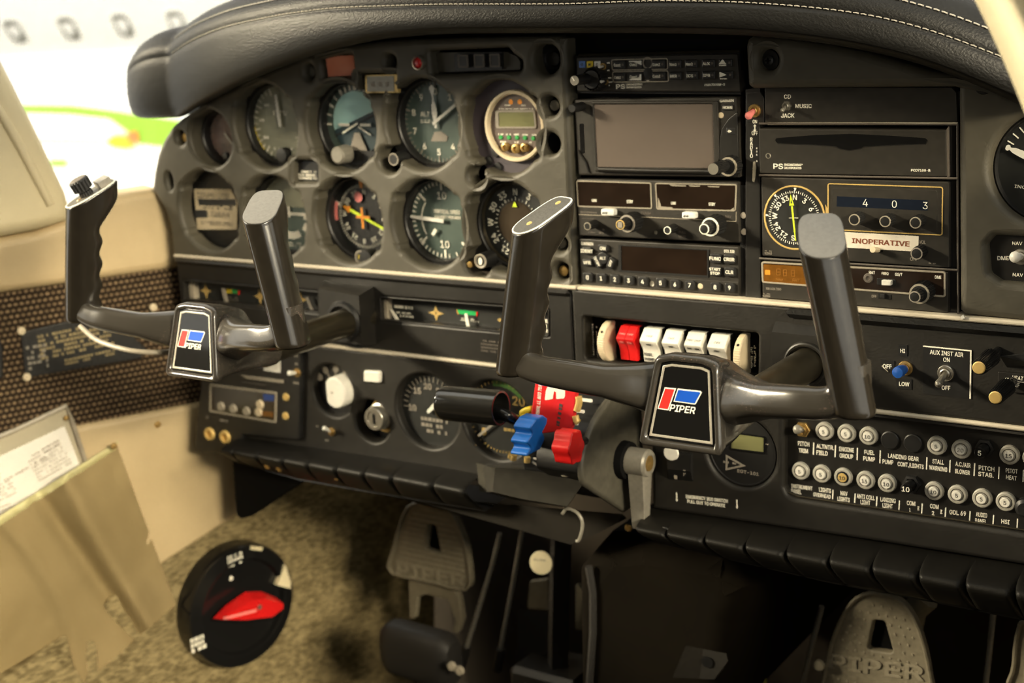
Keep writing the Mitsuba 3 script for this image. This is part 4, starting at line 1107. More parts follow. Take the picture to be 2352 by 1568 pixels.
part(d, 'slide_switch', prism(quad([z8(1100, 612), z8(1205, 622), z8(1205, 640), z8(1100, 632)], -.001), -.0012, 0), 'mat_void')
part(d, 'slide_lever', tube([at(z8(1165, 620), -.001), at(z8(1120, 616), -.010)], [.0022, .0026], 10), 'mat_cream')
kk, o = knob(d, z8(1480, 650), .013, .0052, 'mat_black', 14, rim='mat_print_dim', base=-.001)
part(d, 'lettering', cat(tx('VOL', z8(1500, 566), z8(1556, 570), 7.5, -.001), tx('ON', z8(1426, 705), z8(1480, 708), 7, -.001), specks(z8(240, 618), z8(294, 632), 1, 3, -.001, .8), tx('KING', z8(238, 655), z8(296, 658), 5, -.001), specks(z8(1580, 715), z8(1640, 735), 1, 4, -.001, .7)), 'mat_print_dim')
lb = thing('inoperative_label', 'white tape label reading INOPERATIVE stuck on the direction finder', 'label')
part(lb, 'tape', prism(quad([z8(880, 472), z8(1497, 507), z8(1494, 633), z8(895, 600)], -.0014), -.0016, -.0009), 'mat_inop')
part(lb, 'lettering', tx('INOPERATIVE', z8(950, 562), z8(1422, 590), 10.8, -.0016), 'mat_inop_ink')

# distance measuring radio
d = thing('distance_radio', 'black radio with small amber digit window and large ribbed knob, bottom of the right column', 'radio')
face(d, [z8(210, 712), z8(1740, 800), z8(1738, 1137), z8(217, 1012)], y=-.001)
g_ = quad([z8(210, 712), z8(1722, 795), z8(1720, 1008), z8(217, 888)], -.001, .0022)
part(d, 'pale_frame', prism(g_.difference(g_.buffer(-.0016)), -.0022, 0, .0005), 'mat_frame')
part(d, 'window', prism(g_.buffer(-.0015), -.0013, 0), 'mat_display')
k = part(d, 'amber_display', prism(quad([z8(225, 735), z8(760, 765), z8(755, 925), z8(228, 885)], -.0014, .0015), -.0016, -.001), 'mat_amber')
part(k, 'lit_square', prism(pxrect(z8(240, 782), z8(282, 824), -.0016, .0006), -.0020, -.0014), 'mat_orange')
principled('mat_ghost', (.30, .13, .02), .4)
def seg8(cx, cy, w, h):
    q = [((-w, -h), (w, -h)), ((-w, 0), (w, 0)), ((-w, h), (w, h)), ((-w, -h), (-w, 0)), ((w, -h), (w, 0)), ((-w, 0), (-w, h)), ((w, 0), (w, h))]
    return cat(*[line(z8(cx + a[0] * .85, cy + a[1] * .9), z8(cx + b[0] * .85, cy + b[1] * .9), 1.1, -.0017) for a, b in q])
part(k, 'digits', cat(seg8(350, 800, 16, 27), seg8(405, 806, 16, 27), seg8(470, 810, 16, 27), tx('NM', z8(330, 868), z8(385, 872), 5, -.0017), tx('RMT', z8(465, 875), z8(525, 880), 6.5, -.0017)), 'mat_ghost')
part(d, 'lettering', cat(tx('RMT', z8(1090, 814), z8(1140, 817), 6.5, -.0014), tx('FREQ', z8(1195, 822), z8(1251, 825), 6.5, -.0014), tx('GS/T', z8(1303, 829), z8(1364, 833), 6.5, -.0014), tx('DME', z8(1630, 853), z8(1682, 856), 7, -.0014)), 'mat_print')
part(d, 'dim_lettering', cat(tx('KN 62A TSO', z8(250, 943), z8(372, 950), 5, -.001), specks(z8(224, 968), z8(280, 982), 1, 3, -.001, .8), tx('KING', z8(222, 1002), z8(282, 1006), 5, -.001), tx('OFF', z8(1112, 1008), z8(1152, 1010), 6, -.001)), 'mat_print_dim')
part(d, 'selector_slot', prism(quad([z8(1155, 848), z8(1312, 860), z8(1310, 915), z8(1155, 905)], -.0014, .0008), -.0020, 0, .0006), 'mat_black')
part(d, 'selector', prism(quad([z8(1190, 868), z8(1272, 872), z8(1268, 912), z8(1192, 910)], -.006, .0004), -.006, -.001, .0006), 'mat_white')
part(d, 'power_switch', prism(quad([z8(1163, 975), z8(1275, 985), z8(1272, 1025), z8(1165, 1018)], -.0012), -.0016, 0, .0004), 'mat_black')
part(d, 'power_slider', prism(quad([z8(1180, 980), z8(1218, 983), z8(1216, 1015), z8(1182, 1012)], -.004), -.004, 0, .0005), 'mat_key')
part(d, 'corroded_ring', lathe([(.0042, 0), (.0036, .0010), (.0020, .0012), (.0014, .0002), (0, .0002)], at(z8(1085, 850), -.0014), n=14), 'mat_print_dark')
knob(d, z8(1502, 980), .014, .0088, 'mat_black', 22, rim='mat_frame', base=-.001)
knob(d, z8(1465, 1004), .024, .0050, 'mat_black', 14, rim='mat_print_dim', base=-.001)

# ---------------------------------------------------------------- right panel cover
rc = thing('right_panel_cover', 'black grained plastic cover at the right edge with a big gauge opening', 'instrument panel')
ro = Polygon([xz(p, -.004) for p in [(2202, 176), (2260, 190), (2420, 260), (2650, 420), (2650, 770), (2360, 737), (2215, 722), (2205, 712), (2203, 400)]])
gx_, gz_ = xz((2408, 388), -.004)
ghole = Point(gx_, gz_).buffer(.0430, quad_segs=20)
nhole = quad([(2268, 560), (2285, 541), (2460, 548), (2460, 660), (2300, 646), (2274, 628)], -.004, .004)
part(rc, 'cover', prism(ro.difference(ghole).difference(nhole).segmentize(.01), -.006, .012, .006, 4), 'mat_overlay', 50)
part(rc, 'screw', cat(lathe([(.0075, -.001), (.0065, .0008), (.0048, .0008), (.0046, .002), (.003, .0026), (0, .0022)], at((2259, 196), -.006), n=24)), 'mat_black', 30)
A_ = at((2259, 196), -.0087)
part(rc, 'screw_slot', cat(box(A_[0] - .0026, A_[0] + .0026, A_[1] - .0006, A_[1], A_[2] - .0005, A_[2] + .0005), box(A_[0] - .0005, A_[0] + .0005, A_[1] - .0006, A_[1], A_[2] - .0026, A_[2] + .0026)), 'mat_void')
g = thing('manifold_gauge', 'large black gauge with white needle, half hidden by the cream pillar', 'gauge')
c = np.array([gx_, .008, gz_])
part(g, 'case', lathe([(.046, -.012), (.0415, -.008), (.0405, -.010), (.0398, -.013)], (gx_, -.004, gz_), n=56), 'mat_black', 35)
part(g, 'dial', disc(c, .0405, n=56), 'mat_dial')
D = Dial(c)
part(g, 'marks', cat(D.ticks(-60, 60, 13, .033, .0385, .0009)), 'mat_print')
part(g, 'needle', cat(D.hand(-66, [(-.004, .0016), (.022, .0028), (.030, .0022), (.0335, .0010), (.0345, .0022), (.036, .0022), (.037, .0010)], .003)), 'mat_white')
part(g, 'lettering', tx('INCHES', (2330, 431), (2385, 437), 7.2, .008), 'mat_print')
g = thing('dme_source_switch', 'black recessed switch plate lettered NAV 1, DME and NAV 2 with a white toggle', 'switch')
part(g, 'plate', prism(nhole.buffer(.003), .002, .006), 'mat_panel')
part(g, 'lettering', cat(tx('NAV 1', (2325, 562), (2358, 563), 7.6, .002), tx('DME', (2291, 597), (2317.5, 597), 9, .002), tx('NAV 2', (2326, 634), (2360, 636), 7.6, .002)), 'mat_print')
toggle(g, (2345, 589), (2329, 590), .002, .0062, lever='mat_white', lr=.0034, L=.016)
# padded cover above the switch plate
pc = thing('panel_crash_pad', 'black padded grained cover with one recessed screw below the glareshield on the right', 'panel pad')
pp = quad([(1712, 108), (1716, 90), (1726, 83), (1800, 88), (1900, 102), (1990, 120), (2080, 146), (2140, 164), (2215, 176), (2330, 205), (2330, 225), (2215, 206), (2190, 200), (1800, 202), (1728, 204), (1717, 196)], -.010, .003).segmentize(.01)
part(pc, 'pad', prism(pp.difference(Point(*xz((1764, 138), -.010)).buffer(.0085)), -.012, .014, .007, 4), 'mat_overlay', 50)
o = at((1766, 139), -.002)
part(pc, 'screw', lathe([(.009, -.004), (.0085, 0), (.0046, 0), (.0044, .0016), (.003, .0022), (0, .0016)], o, n=24), 'mat_black', 30)
part(pc, 'screw_slot', cat(box(o[0] - .0024, o[0] + .0024, o[1] - .0024, o[1] - .0016, o[2] - .0005, o[2] + .0005), box(o[0] - .0005, o[0] + .0005, o[1] - .0024, o[1] - .0016, o[2] - .0024, o[2] + .0024)), 'mat_void')
# ---------------------------------------------------------------- trim strips between the panel's three tiers
ZU, ZL = .5546, .4700
t = thing('upper_trim_strip', 'long pale trim strip running right below the radios and round gauges', 'trim strip')
part(t, 'strip', box(-.531, -.0005, -.0085, .012, ZU - .0019, ZU + .0019, .0012), 'mat_trim', 30)
part(t, 'strip', box(.0003, .47, -.0085, .012, ZU - .0019, ZU + .0019, .0012), 'mat_trim', 30)
t = thing('lower_trim_strip', 'pale trim strip running above the circuit breakers and lower gauges', 'trim strip')
part(t, 'strip', box(-.50, -.004, -.0085, .012, ZL - .0018, ZL + .0018, .0012), 'mat_trim', 30)
part(t, 'strip', box(-.003, .47, -.0085, .012, ZL - .0018, ZL + .0018, .0012), 'mat_trim', 30)
single('loose_chip', cat(prism(quad([(2207, 727), (2212, 722), (2218, 730), (2208, 732)], -.009), -.0102, -.0086)), 'mat_white', 'tiny pale flake stuck on the upper trim strip under the right cover', 'flake')

# ---------------------------------------------------------------- middle tier
mp = thing('gauge_fascia', 'long black panel tier with two narrow horizontal gauge windows left of the right wheel', 'instrument panel')
w1 = quad([(421, 641), (735, 668), (735, 719), (424, 688)], -.004, .002)
w2 = quad([a2(62, 193), a2(1975, 338), a2(1975, 652), a2(75, 468)], -.004, .002)
base = sbox(-.531, ZL + .0015, -.0085, ZU - .0015)
part(mp, 'plate', prism(base.difference(w1).difference(w2).segmentize(.02), -.005, .014, .0022, 3), 'mat_panel', 40)
part(mp, 'top_ledge', box(-.531, -.0085, -.010, -.002, ZU - .0085, ZU - .002, .003), 'mat_panel', 40)
DY = .010
for nm, w, px0, px1, lb in (('engine_gauge_cluster', w1, (421, 641), (735, 719), 'narrow gauge window behind the left control wheel with gold stars and a yellow green scale'), ('engine_gauge_cluster', w2, a2(62, 193), a2(1975, 652), 'narrow gauge window with gold star and bright green scale, left of the right wheel grip')):
    g = thing(nm, lb, 'gauge')
    x0, z0, x1, z1_ = w.bounds
    part(g, 'case', cat(box(x0 - .004, x1 + .004, DY, DY + .004, z0 - .004, z1_ + .004), box(x0 - .003, x0, -.003, DY, z0, z1_), box(x1, x1 + .003, -.003, DY, z0, z1_)), 'mat_dial')
    part(g, 'sill', prism(w.difference(w.buffer(-.0016)), -.0058, 0, .0008), 'mat_panel')
    if w is w1:
        part(g, 'end_strip', prism(quad([(433, 646), (443, 647), (446, 688), (436, 687)], .002), .002, DY), 'mat_frame')
        for cx, cy in ((472, 668), (596, 681), (690, 688)):
            o = xz((cx, cy), DY - .001)
            P_ = [(o[0] + (.0085 if k % 2 == 0 else .003) * math.cos(k * math.pi / 4), o[1] + (.0085 if k % 2 == 0 else .003) * math.sin(k * math.pi / 4)) for k in range(8)]
            part(g, 'star', prism(Polygon(P_).difference(Point(*o).buffer(.0013)), DY - .0008, DY), 'mat_gold')
        part(g, 'scale_yellow', prism(quad([(521, 662), (533, 663), (533, 673), (521, 672)], DY), DY - .0008, DY), 'mat_yellow')
        part(g, 'scale_green', prism(quad([(534, 663), (547, 666), (546, 674), (534, 672)], DY), DY - .0008, DY), 'mat_green')
        part(g, 'scale_red', prism(quad([(548, 666), (552, 667), (551, 676), (547, 675)], DY), DY - .0008, DY), 'mat_red')
        part(g, 'needle', prism(quad([(509, 662), (516, 662), (525, 699), (518, 700)], .004), .0035, .0045), 'mat_print_dim')
        part(g, 'needle', prism(quad([(702, 682), (708, 682), (723, 716), (716, 717)], .004), .0035, .0045), 'mat_print_dim')
        part(g, 'lettering', cat(specks((525, 678), (548, 692), 2, 3, DY - .0004), specks((640, 676), (690, 700), 2, 4, DY - .0004)), 'mat_print_dark')
    else:
        part(g, 'end_strip', prism(quad([a2(82, 232), a2(140, 238), a2(148, 472), a2(90, 465)], .002), .002, DY), 'mat_frame')
        o = xz(a2(690, 388), DY - .001)
        P_ = []
        for k in range(4):
            a = k * math.pi / 2
            P_.append((o[0] + .0098 * math.cos(a), o[1] + .0078 * math.sin(a)))
            P_.append((o[0] + .0034 * math.cos(a + math.pi / 4), o[1] + .003 * math.sin(a + math.pi / 4)))
        part(g, 'star', prism(Polygon(P_).difference(sbox(o[0] - .001, o[1] - .0013, o[0] + .001, o[1] + .0013)), DY - .0008, DY), 'mat_gold')
        part(g, 'star', prism(quad([a2(1385, 460), a2(1415, 440), a2(1440, 462), a2(1415, 486)], DY), DY - .0008, DY), 'mat_gold')
        part(g, 'scale_green', prism(quad([a2(935, 345), a2(1150, 368), a2(1150, 412), a2(955, 392)], DY), DY - .0010, DY), 'mat_green_lit')
        part(g, 'scale_red', prism(quad([a2(1150, 368), a2(1168, 375), a2(1160, 425), a2(1148, 412)], DY), DY - .0009, DY), 'mat_red')
        part(g, 'scale_red', prism(quad([a2(925, 345), a2(936, 345), a2(956, 392), a2(946, 400)], DY), DY - .0009, DY), 'mat_orange')
        part(g, 'lettering', cat(specks(a2(225, 290), a2(440, 345), 1, 11, DY - .0004, .85, .9), specks(a2(250, 352), a2(440, 440), 2, 12, DY - .0004), specks(a2(970, 430), a2(1180, 490), 2, 13, DY - .0004, .5)), 'mat_print')
        part(g, 'needle', prism(quad([a2(175, 345), a2(198, 345), a2(292, 485), a2(260, 490)], .004), .0035, .0045), 'mat_print')
        part(g, 'needle', prism(quad([a2(1015, 392), a2(1042, 392), a2(1075, 560), a2(1045, 566)], .004), .0035, .0045), 'mat_print')
        part(g, 'quantity_marks', specks(a2(1915, 440), a2(1975, 615), 3, 6, DY - .0004, .9, .8), 'mat_print')
principled('mat_green_lit', (.01, .42, .10), .45)
part(mp, 'lettering', specks(a2(1195, 665), a2(1690, 870), 4, 17, -.005, .8, .5), 'mat_print_dark')

def shaft_block(front, back, yf, label):
    b = thing('wheel_shaft_housing', label, 'housing')
    pts = [at(p, yf) for p in front] + [at(p, -.003) for p in back]
    part(b, 'block', hull(pts), 'mat_panel', 20)
    return b
YS = {'R': .2262, 'L': -.2640}
bl = shaft_block([(731, 663), (824, 679), (831, 792), (733, 778)], [(745, 643), (861, 656), (866, 792), (735, 776)], -.034, 'raised black block the left control wheel shaft comes out of')
part(bl, 'collar', lathe([(.0215, 0), (.0200, .004), (.0165, .0042), (.0160, .001)], (YS['L'], -.034, .5070), n=48), 'mat_black', 30)
mr = thing('middle_fascia', 'black grained middle panel tier on the right holding rocker switches and toggles', 'instrument panel')
rq = quad([a3(205, 258), a3(1778, 408), a3(1772, 812), a3(220, 645)], -.004, .003)
part(mr, 'plate', prism(sbox(-.0075, ZL + .0015, .47, ZU - .0015).difference(rq).segmentize(.02), -.006, .014, .003, 4), 'mat_overlay2', 40)
principled('mat_overlay2', mottled((.010, .0092, .008), (.019, .0174, .0145), 60), .5, spec=.35, bump=(leather_h, .00018, 2e-4))
part(mr, 'top_roll', box(.205, .47, -.012, -.002, ZU - .0105, ZU - .0025, .004), 'mat_leather', 40)
part(mr, 'recess_floor', prism(rq.buffer(.004), .010, .013), 'mat_void')
br = shaft_block([(1773, 762), (1935, 778), (1938, 912), (1774, 898)], [(1784, 729), (1952, 745), (1956, 914), (1776, 896)], -.014, 'raised black block the right control wheel shaft comes out of')
part(br, 'collar', lathe([(.0198, 0), (.0190, .003), (.0178, .0036), (.0162, .0030), (.0155, -.004)], (YS['R'], -.014, .5065), n=56), 'mat_panel', 30)

def prism_x(poly, x0, x1, b=0.0):
    """The outline poly (y, z) extruded along x."""
    m = prism(Polygon(poly), x0, x1, b, 2, back=True)
    v = m.vertices
    return TM(np.c_[v[:, 1], v[:, 0], v[:, 2]], m.faces[:, ::-1])
RP = [(.010, .0135), (.0015, .0135), (.0002, .0125), (-.0078, .0060), (-.0086, .0050), (-.0083, .0038), (-.0056, .0008), (-.0032, -.0025), (-.0020, -.0060), (-.0008, -.0135), (.010, -.0135)]
def rocker(xa, xb, zt, zb, mat, label, words=('OFF', 'ON'), low=None, split=False):
    x0, x1 = at(xa, 0)[0], at(xb, 0)[0]
    zc, k = (at(zt, 0)[2] + at(zb, 0)[2]) / 2, (at(zt, 0)[2] - at(zb, 0)[2]) / .027
    r = thing('rocker_switch', label, 'switch', None)
    out = lambda y, z: (y, zc + z * k)
    def bodyp(a, b):
        return prism_x([out(*q) for q in RP], a, b, .0005)
    if split:
        part(r, 'rocker', bodyp(x0, (x0 + x1) / 2 - .0002), mat, 35)
        part(r, 'rocker', bodyp((x0 + x1) / 2 + .0002, x1), mat, 35)
    else:
        part(r, 'rocker', bodyp(x0, x1), mat, 35)
    part(r, 'socket', box(x0 - .0008, x1 + .0008, .004, .012, zc - .0150, zc + .0150), 'mat_void')
    ink = 'mat_ink' if mat != 'mat_red' else 'mat_pink'
    ey = np.array([0, .0080, .0068 * k]); ey /= np.linalg.norm(ey)
    xs = [(x0 + x1) / 2] if not split else [x0 * .73 + x1 * .27, x0 * .27 + x1 * .73]
    if words[0] == 'OFF OFF':
        xs = [x0 * .73 + x1 * .27, x0 * .27 + x1 * .73]
    up = [text_on('OFF', np.array([xm, -.0048, zc + .0078 * k]) - np.cross([1, 0, 0], ey) * -.0003, np.array([1., 0, 0]), ey, None, .0024, center=True) for xm in xs]
    part(r, 'legend', cat(*up), ink)
    ey2 = np.array([0, -.0028, .0031 * k]); ey2 /= np.linalg.norm(ey2)
    part(r, 'legend', cat(*[text_on('ON', np.array([xm, -.0070, zc + .0020 * k]), np.array([1., 0, 0]), ey2, None, .0022, center=True) for xm in xs]), ink)
    if low:
        part(r, 'legend', cat(*[text_on(s, np.array([x0 + .0012, -.0022 + .0006 * i, zc - (.0085 + .0040 * i) * k]), np.array([1., 0, 0]), np.array([0, 0, 1.]), None, .0026) for i, s in enumerate(low)]), ink)
    return r
rocker(a3(538, 650), a3(690, 660), a3(600, 352), a3(620, 652), 'mat_red', 'red double rocker switch next to the left cream thumb wheel', split=True)
rocker(a3(747, 660), a3(893, 670), a3(820, 372), a3(820, 668), 'mat_white', 'white rocker switch directly right of the red one', low=('FUEL', 'PUMP'))
rocker(a3(944, 680), a3(1090, 690), a3(1010, 390), a3(1010, 686), 'mat_white', 'white rocker switch second from the red one, single OFF on top')
rocker(a3(1144, 700), a3(1293, 712), a3(1220, 410), a3(1220, 704), 'mat_white', 'white rocker switch with two OFF words side by side', ('OFF OFF', 'ON'))
rocker(a3(1350, 720), a3(1505, 730), a3(1430, 428), a3(1430, 728), 'mat_white', 'rightmost white rocker switch, beside the right cream thumb wheel', low=('LIGHT',))
def wheel(px, r, y, w, label):
    o = at(px, y)
    t = thing('dimmer_wheel', label, 'thumb wheel', None)
    part(t, 'wheel', lathe([(r * .80, -w / 2), (r * .96, -w / 2), (r, -w / 2 + .0008), (r, w / 2 - .0008), (r * .96, w / 2), (r * .80, w / 2)], o, (1, 0, 0), 220, .008, 55), 'mat_cream', 30)
    part(t, 'hub', lathe([(r * .9, -w / 2 + .0004), (r * .9, w / 2 - .0004), (0, w / 2 - .0004)], o, (1, 0, 0), 32), 'mat_cream')
    a = math.radians(38)
    part(t, 'dimple', lathe([(.0013, 0), (0, .0001)], o + np.array([0, -math.cos(a), math.sin(a)]) * (r + .0002), (0, -math.cos(a), math.sin(a)), 12), 'mat_void')
wheel(a3(440, 478), .0190, .006, .0074, 'left cream ribbed thumb wheel beside the red rocker switch')
wheel(a3(1655, 600), .0190, .006, .0066, 'right cream ribbed thumb wheel beside the last white rocker switch')
part(mr, 'lettering', cat(*[specks(a3(x_, 318), a3(x_ + 26, 630), 14, x_, .008, .9, .6) for x_ in (272, 308)], *[specks(a3(x_, y_), a3(x_ + 20, y_ + 195), 12, x_, .008, .9, .6) for x_, y_ in ((1702, 530), (1732, 515))]), 'mat_print')

def plate_label(s, a, b, ta, tb, h, label):
    p = thing('switch_label', label, 'label')
    part(p, 'plate', prism(quad([a, (b[0], a[1] + (b[0] - a[0]) * .08), b, (a[0], b[1] - (b[0] - a[0]) * .08)], -.0062), -.0067, -.005), 'mat_black')
    part(p, 'lettering', tx(s, ta, tb, h, -.0067), 'mat_print')
plate_label('HI', a4(1227, 354), a4(1306, 458), a4(1243, 427), a4(1285, 430), 8.6, 'small black label reading HI above the blue toggle switch')
plate_label('OFF', a4(1068, 490), a4(1190, 590), a4(1085, 566), a4(1166, 572), 9.2, 'small black label reading OFF left of the blue toggle switch')
plate_label('LOW', a4(1213, 655), a4(1345, 760), a4(1232, 724), a4(1324, 731), 8.8, 'small black label reading LOW below the blue toggle switch')
single('scratch_mark', line(a4(1075, 545), a4(1132, 598), 2.0, -.0067), 'mat_frame', 'short pale scratch across the OFF label beside the blue toggle', 'scratch')
t_ = thing('blower_switch', 'toggle switch with a fat blue tip and brass collar', 'switch')
toggle(t_, a4(1290, 566), a4(1212, 610), -.006, .0060, lever='mat_blue_tip', lr=.0046, L=.017, nut='mat_brass', ball=1.02)
principled('mat_blue_tip', (.012, .07, .30), .35)
ap = thing('auxiliary_air_switch', 'steel toggle switch on a black plate lettered AUX INST AIR ON OFF', 'switch')
part(ap, 'plate', prism(quad([a4(1447, 366), a4(1882, 412), a4(1870, 842), a4(1447, 795)], -.006), -.0066, -.004), 'mat_black')
part(ap, 'lettering', cat(tx('AUX INST AIR', a4(1507, 440), a4(1807, 467), 9.6, -.0066), tx('ON', a4(1628, 508), a4(1686, 511), 9.4, -.0066), tx('OFF', a4(1614, 760), a4(1692, 764), 9.4, -.0066)), 'mat_print')
part(ap, 'border_line', line(a4(1447, 369), a4(1882, 412), 3, -.0066), 'mat_print')
part(ap, 'border_line', line(a4(1876, 410), a4(1869, 842), 3.4, -.0066), 'mat_print')
toggle(ap, a4(1652, 610), a4(1577, 722), -.0066, .0066, lever='mat_steel', lr=.0026, L=.022, ball=1.25)
for px, L, lb in ((a4(1945, 565), .060, 'upper ribbed black heater lever knob with cream tip at the right edge'), (a4(2093, 832), .058, 'lower ribbed black heater lever knob with cream tip at the right edge')):
    h = thing('heater_lever', lb, 'lever')
    o = at(px, -L); o0 = np.array([o[0], -.006, o[2]])
    part(h, 'knob', lathe([(.0035, 0), (.0035, .020), (.0068, .0205), (.0060, L - .010), (.0052, L - .0065)], o0, n=96, knurl=.05, teeth=24), 'mat_black_gloss', 25)
    part(h, 'tip', lathe([(.0050, L - .008), (.0049, L - .0062), (.0042, L - .0055), (0, L - .0053)], o0, n=28), 'mat_gold', 30)
hp_ = thing('heater_lettering_plate', 'black plate lettered HEAT over DEF with OFF, between the two heater levers', 'label')
part(hp_, 'plate', prism(quad([a4(2128, 590), a4(2420, 615), a4(2420, 790), a4(2250, 778), a4(2128, 690)], -.006, .001), -.009, -.004, .0006), 'mat_panel')
part(hp_, 'lettering', cat(tx('OFF', a4(2182, 693), a4(2231, 698), 10.5, -.009), tx('HEAT', a4(2248, 668), a4(2345, 680), 9.2, -.009), tx('DEF', a4(2248, 733), a4(2312, 739), 9.6, -.009), line(a4(2240, 682), a4(2400, 700), 2.4, -.009)), 'mat_print')
part(hp_, 'upper_guide', hull([at(a4(x_, y_), -.020) for x_, y_ in ((2135, 462), (2400, 440), (2420, 520))] + [at(a4(x_, y_), -.006) for x_, y_ in ((2140, 455), (2440, 425), (2450, 560), (2200, 560))]), 'mat_black', 30)

# ---------------------------------------------------------------- bottom tier, left
lo = thing('lower_left_panel', 'black lower panel tier with a rotary switch, key lock and two gauges', 'instrument panel')
lp = Polygon([xz(p, -.002) for p in [(470, 770), (450, 1034), (560, 1046), (640, 1040), (1000, 1090), (1330, 1135), (1345, 866), (900, 811), (716, 788)]])
def lhole(px, R, sc=1.0):
    x, z = xz(px, -.002)
    return shapely.affinity.scale(Point(x, z).buffer(R, quad_segs=14), 1, sc)
H1, H2, H3, H4 = (a5(1275, 455), .0285), (a5(1630, 730), .0230), (a5(2130, 640), .0395), (a6(715, 565), .0405)
lp2 = lp.difference(unary_union([lhole(*h) for h in (H1, H2, H3, H4)])).segmentize(.012)
part(lo, 'plate', prism(lp2, -.004, .012, .004, 4), 'mat_overlay2', 45)
part(lo, 'backing', prism(lp, .020, .024), 'mat_void')
# rotary selector
r = thing('rotary_selector', 'round selector with a fat D shaped white knob and five marked positions', 'switch')
x, z = xz(H1[0], 0)
part(r, 'dish', disc((x, .006, z), .031), 'mat_black')
o = at(a5(1285, 480), -.016)
kd = shapely.affinity.scale(Point(o[0], o[2]).buffer(.0155, quad_segs=14), 1, 1.1).intersection(sbox(o[0] - .0120, o[2] - .03, o[0] + .03, o[2] + .03)).buffer(-.003).buffer(.003)
part(r, 'knob', prism(kd, -.016, .006, .002, 3), 'mat_white', 40)
part(r, 'screw', lathe([(.0016, 0), (0, .0003)], at(a5(1265, 478), -.0161), n=12), 'mat_print_dim')
for X, Y, X2, Y2, s in ((1155, 335, 1180, 350, '0'), (1205, 275, 1245, 335, '1'), (1297, 262, 1297, 325, '2'), (1392, 290, 1350, 350, '4'), (1440, 375, 1380, 415, '3')):
    part(r, 'position_mark', cat(disc(at(a5(X, Y), .0055), .0042, n=16), line(a5(X, Y), a5(X2, Y2), 3, .0058)), 'mat_print_dim')
single('push_button', prism(quad([a5(1543, 280), a5(1692, 288), a5(1690, 390), a5(1545, 378)], -.008, .002), -.008, 0, .0014), 'mat_white', 'small rounded white square button above the key lock', 'button', None, 40)
k = thing('key_lock', 'silver ignition key lock in a dark round recess', 'lock')
x, z = xz(H2[0], 0)
part(k, 'recess', disc((x, .014, z), .026), 'mat_void')
o = at(a5(1637, 715), -.012)
part(k, 'barrel', lathe([(.0145, -.024), (.0145, -.010), (.0125, -.009), (.0125, -.001), (.0118, 0), (.0085, 0), (.0082, -.001), (0, -.001)], o, n=48), 'mat_steel', 30)
part(k, 'key_slot', cat(box(o[0] - .0012, o[0] + .0012, o[1] + .0002, o[1] + .0012, o[2] - .0055, o[2] + .0055)), 'mat_void')
part(k, 'outer_ring', lathe([(.0190, -.020), (.0185, -.016), (.0150, -.0155), (.0145, -.02)], o + [.002, 0, 0], n=40), 'mat_brass', 30)
s_ = thing('small_toggle', 'tiny toggle with white tip below the rotary selector', 'switch')
toggle(s_, a5(1265, 825), a5(1185, 792), -.004, .0045, lever='mat_white', lr=.0022, L=.014, nut='mat_brass')
part(s_, 'lettering', cat(specks(a5(1110, 755), a5(1150, 790), 1, 1, -.004), specks(a5(1315, 795), a5(1360, 830), 1, 2, -.004), specks(a5(1205, 885), a5(1270, 920), 1, 3, -.004)), 'mat_print_dim')
g = thing('manifold_pressure_gauge', 'round black gauge with white numerals left of the black throttle handle', 'gauge')
x, z = xz(H3[0], 0); c = np.array([x, .006, z]); D = Dial(c)
part(g, 'dial', disc(c, .0405, n=48), 'mat_dial')
part(g, 'marks', cat(D.ticks(-90, 70, 17, .030, .0355, .0008)), 'mat_print_dim')
part(g, 'numerals', cat(*[D.num(a, .0245, t, .0062) for a, t in ((-92, '10'), (-42, '15'), (-6, '20'), (32, '25'), (70, '30'))]), 'mat_print_dim')
part(g, 'needle', D.hand(48, [(-.004, .0016), (.010, .0022), (.030, .0012)], .003), 'mat_white')
part(g, 'lettering', D.speck(.003, -.016, .034, .019, 3, 21), 'mat_print_dim')
part(g, 'index_screw', lathe([(.002, 0), (0, .001)], at(a5(1935, 860), -.002), n=12), 'mat_brass')
g = thing('fuel_flow_gauge', 'round gauge with a green arc and cream numerals behind the throttle handle', 'gauge')
x, z = xz(H4[0], 0); c = np.array([x, .007, z]); D = Dial(c)
part(g, 'dial', disc(c, .0415, n=48), 'mat_dial')
part(g, 'green_arc', D.arc(-12, 48, .0330, .0390), 'mat_green_dial')
principled('mat_green_dial', (.06, .16, .03), .5)
part(g, 'marks', cat(D.ticks(-150, 150, 40, .036, .0385, .0006), D.ticks(150, 215, 12, .0345, .0365, .0008)), 'mat_gold')
part(g, 'numerals', cat(D.num(48, .030, '20', .0090), D.num(84, .031, '25', .0080), D.num(-128, .0275, '5', .0075), D.speck(.012, -.010, .03, .005, 1, 8)), 'mat_gold')
part(g, 'needle', D.hand(-128, [(-.002, .001), (.034, .0012)], .003), 'mat_print_dim')
part(g, 'index_screw', lathe([(.002, 0), (0, .001)], at(a6(515, 800), -.002), n=12), 'mat_brass')
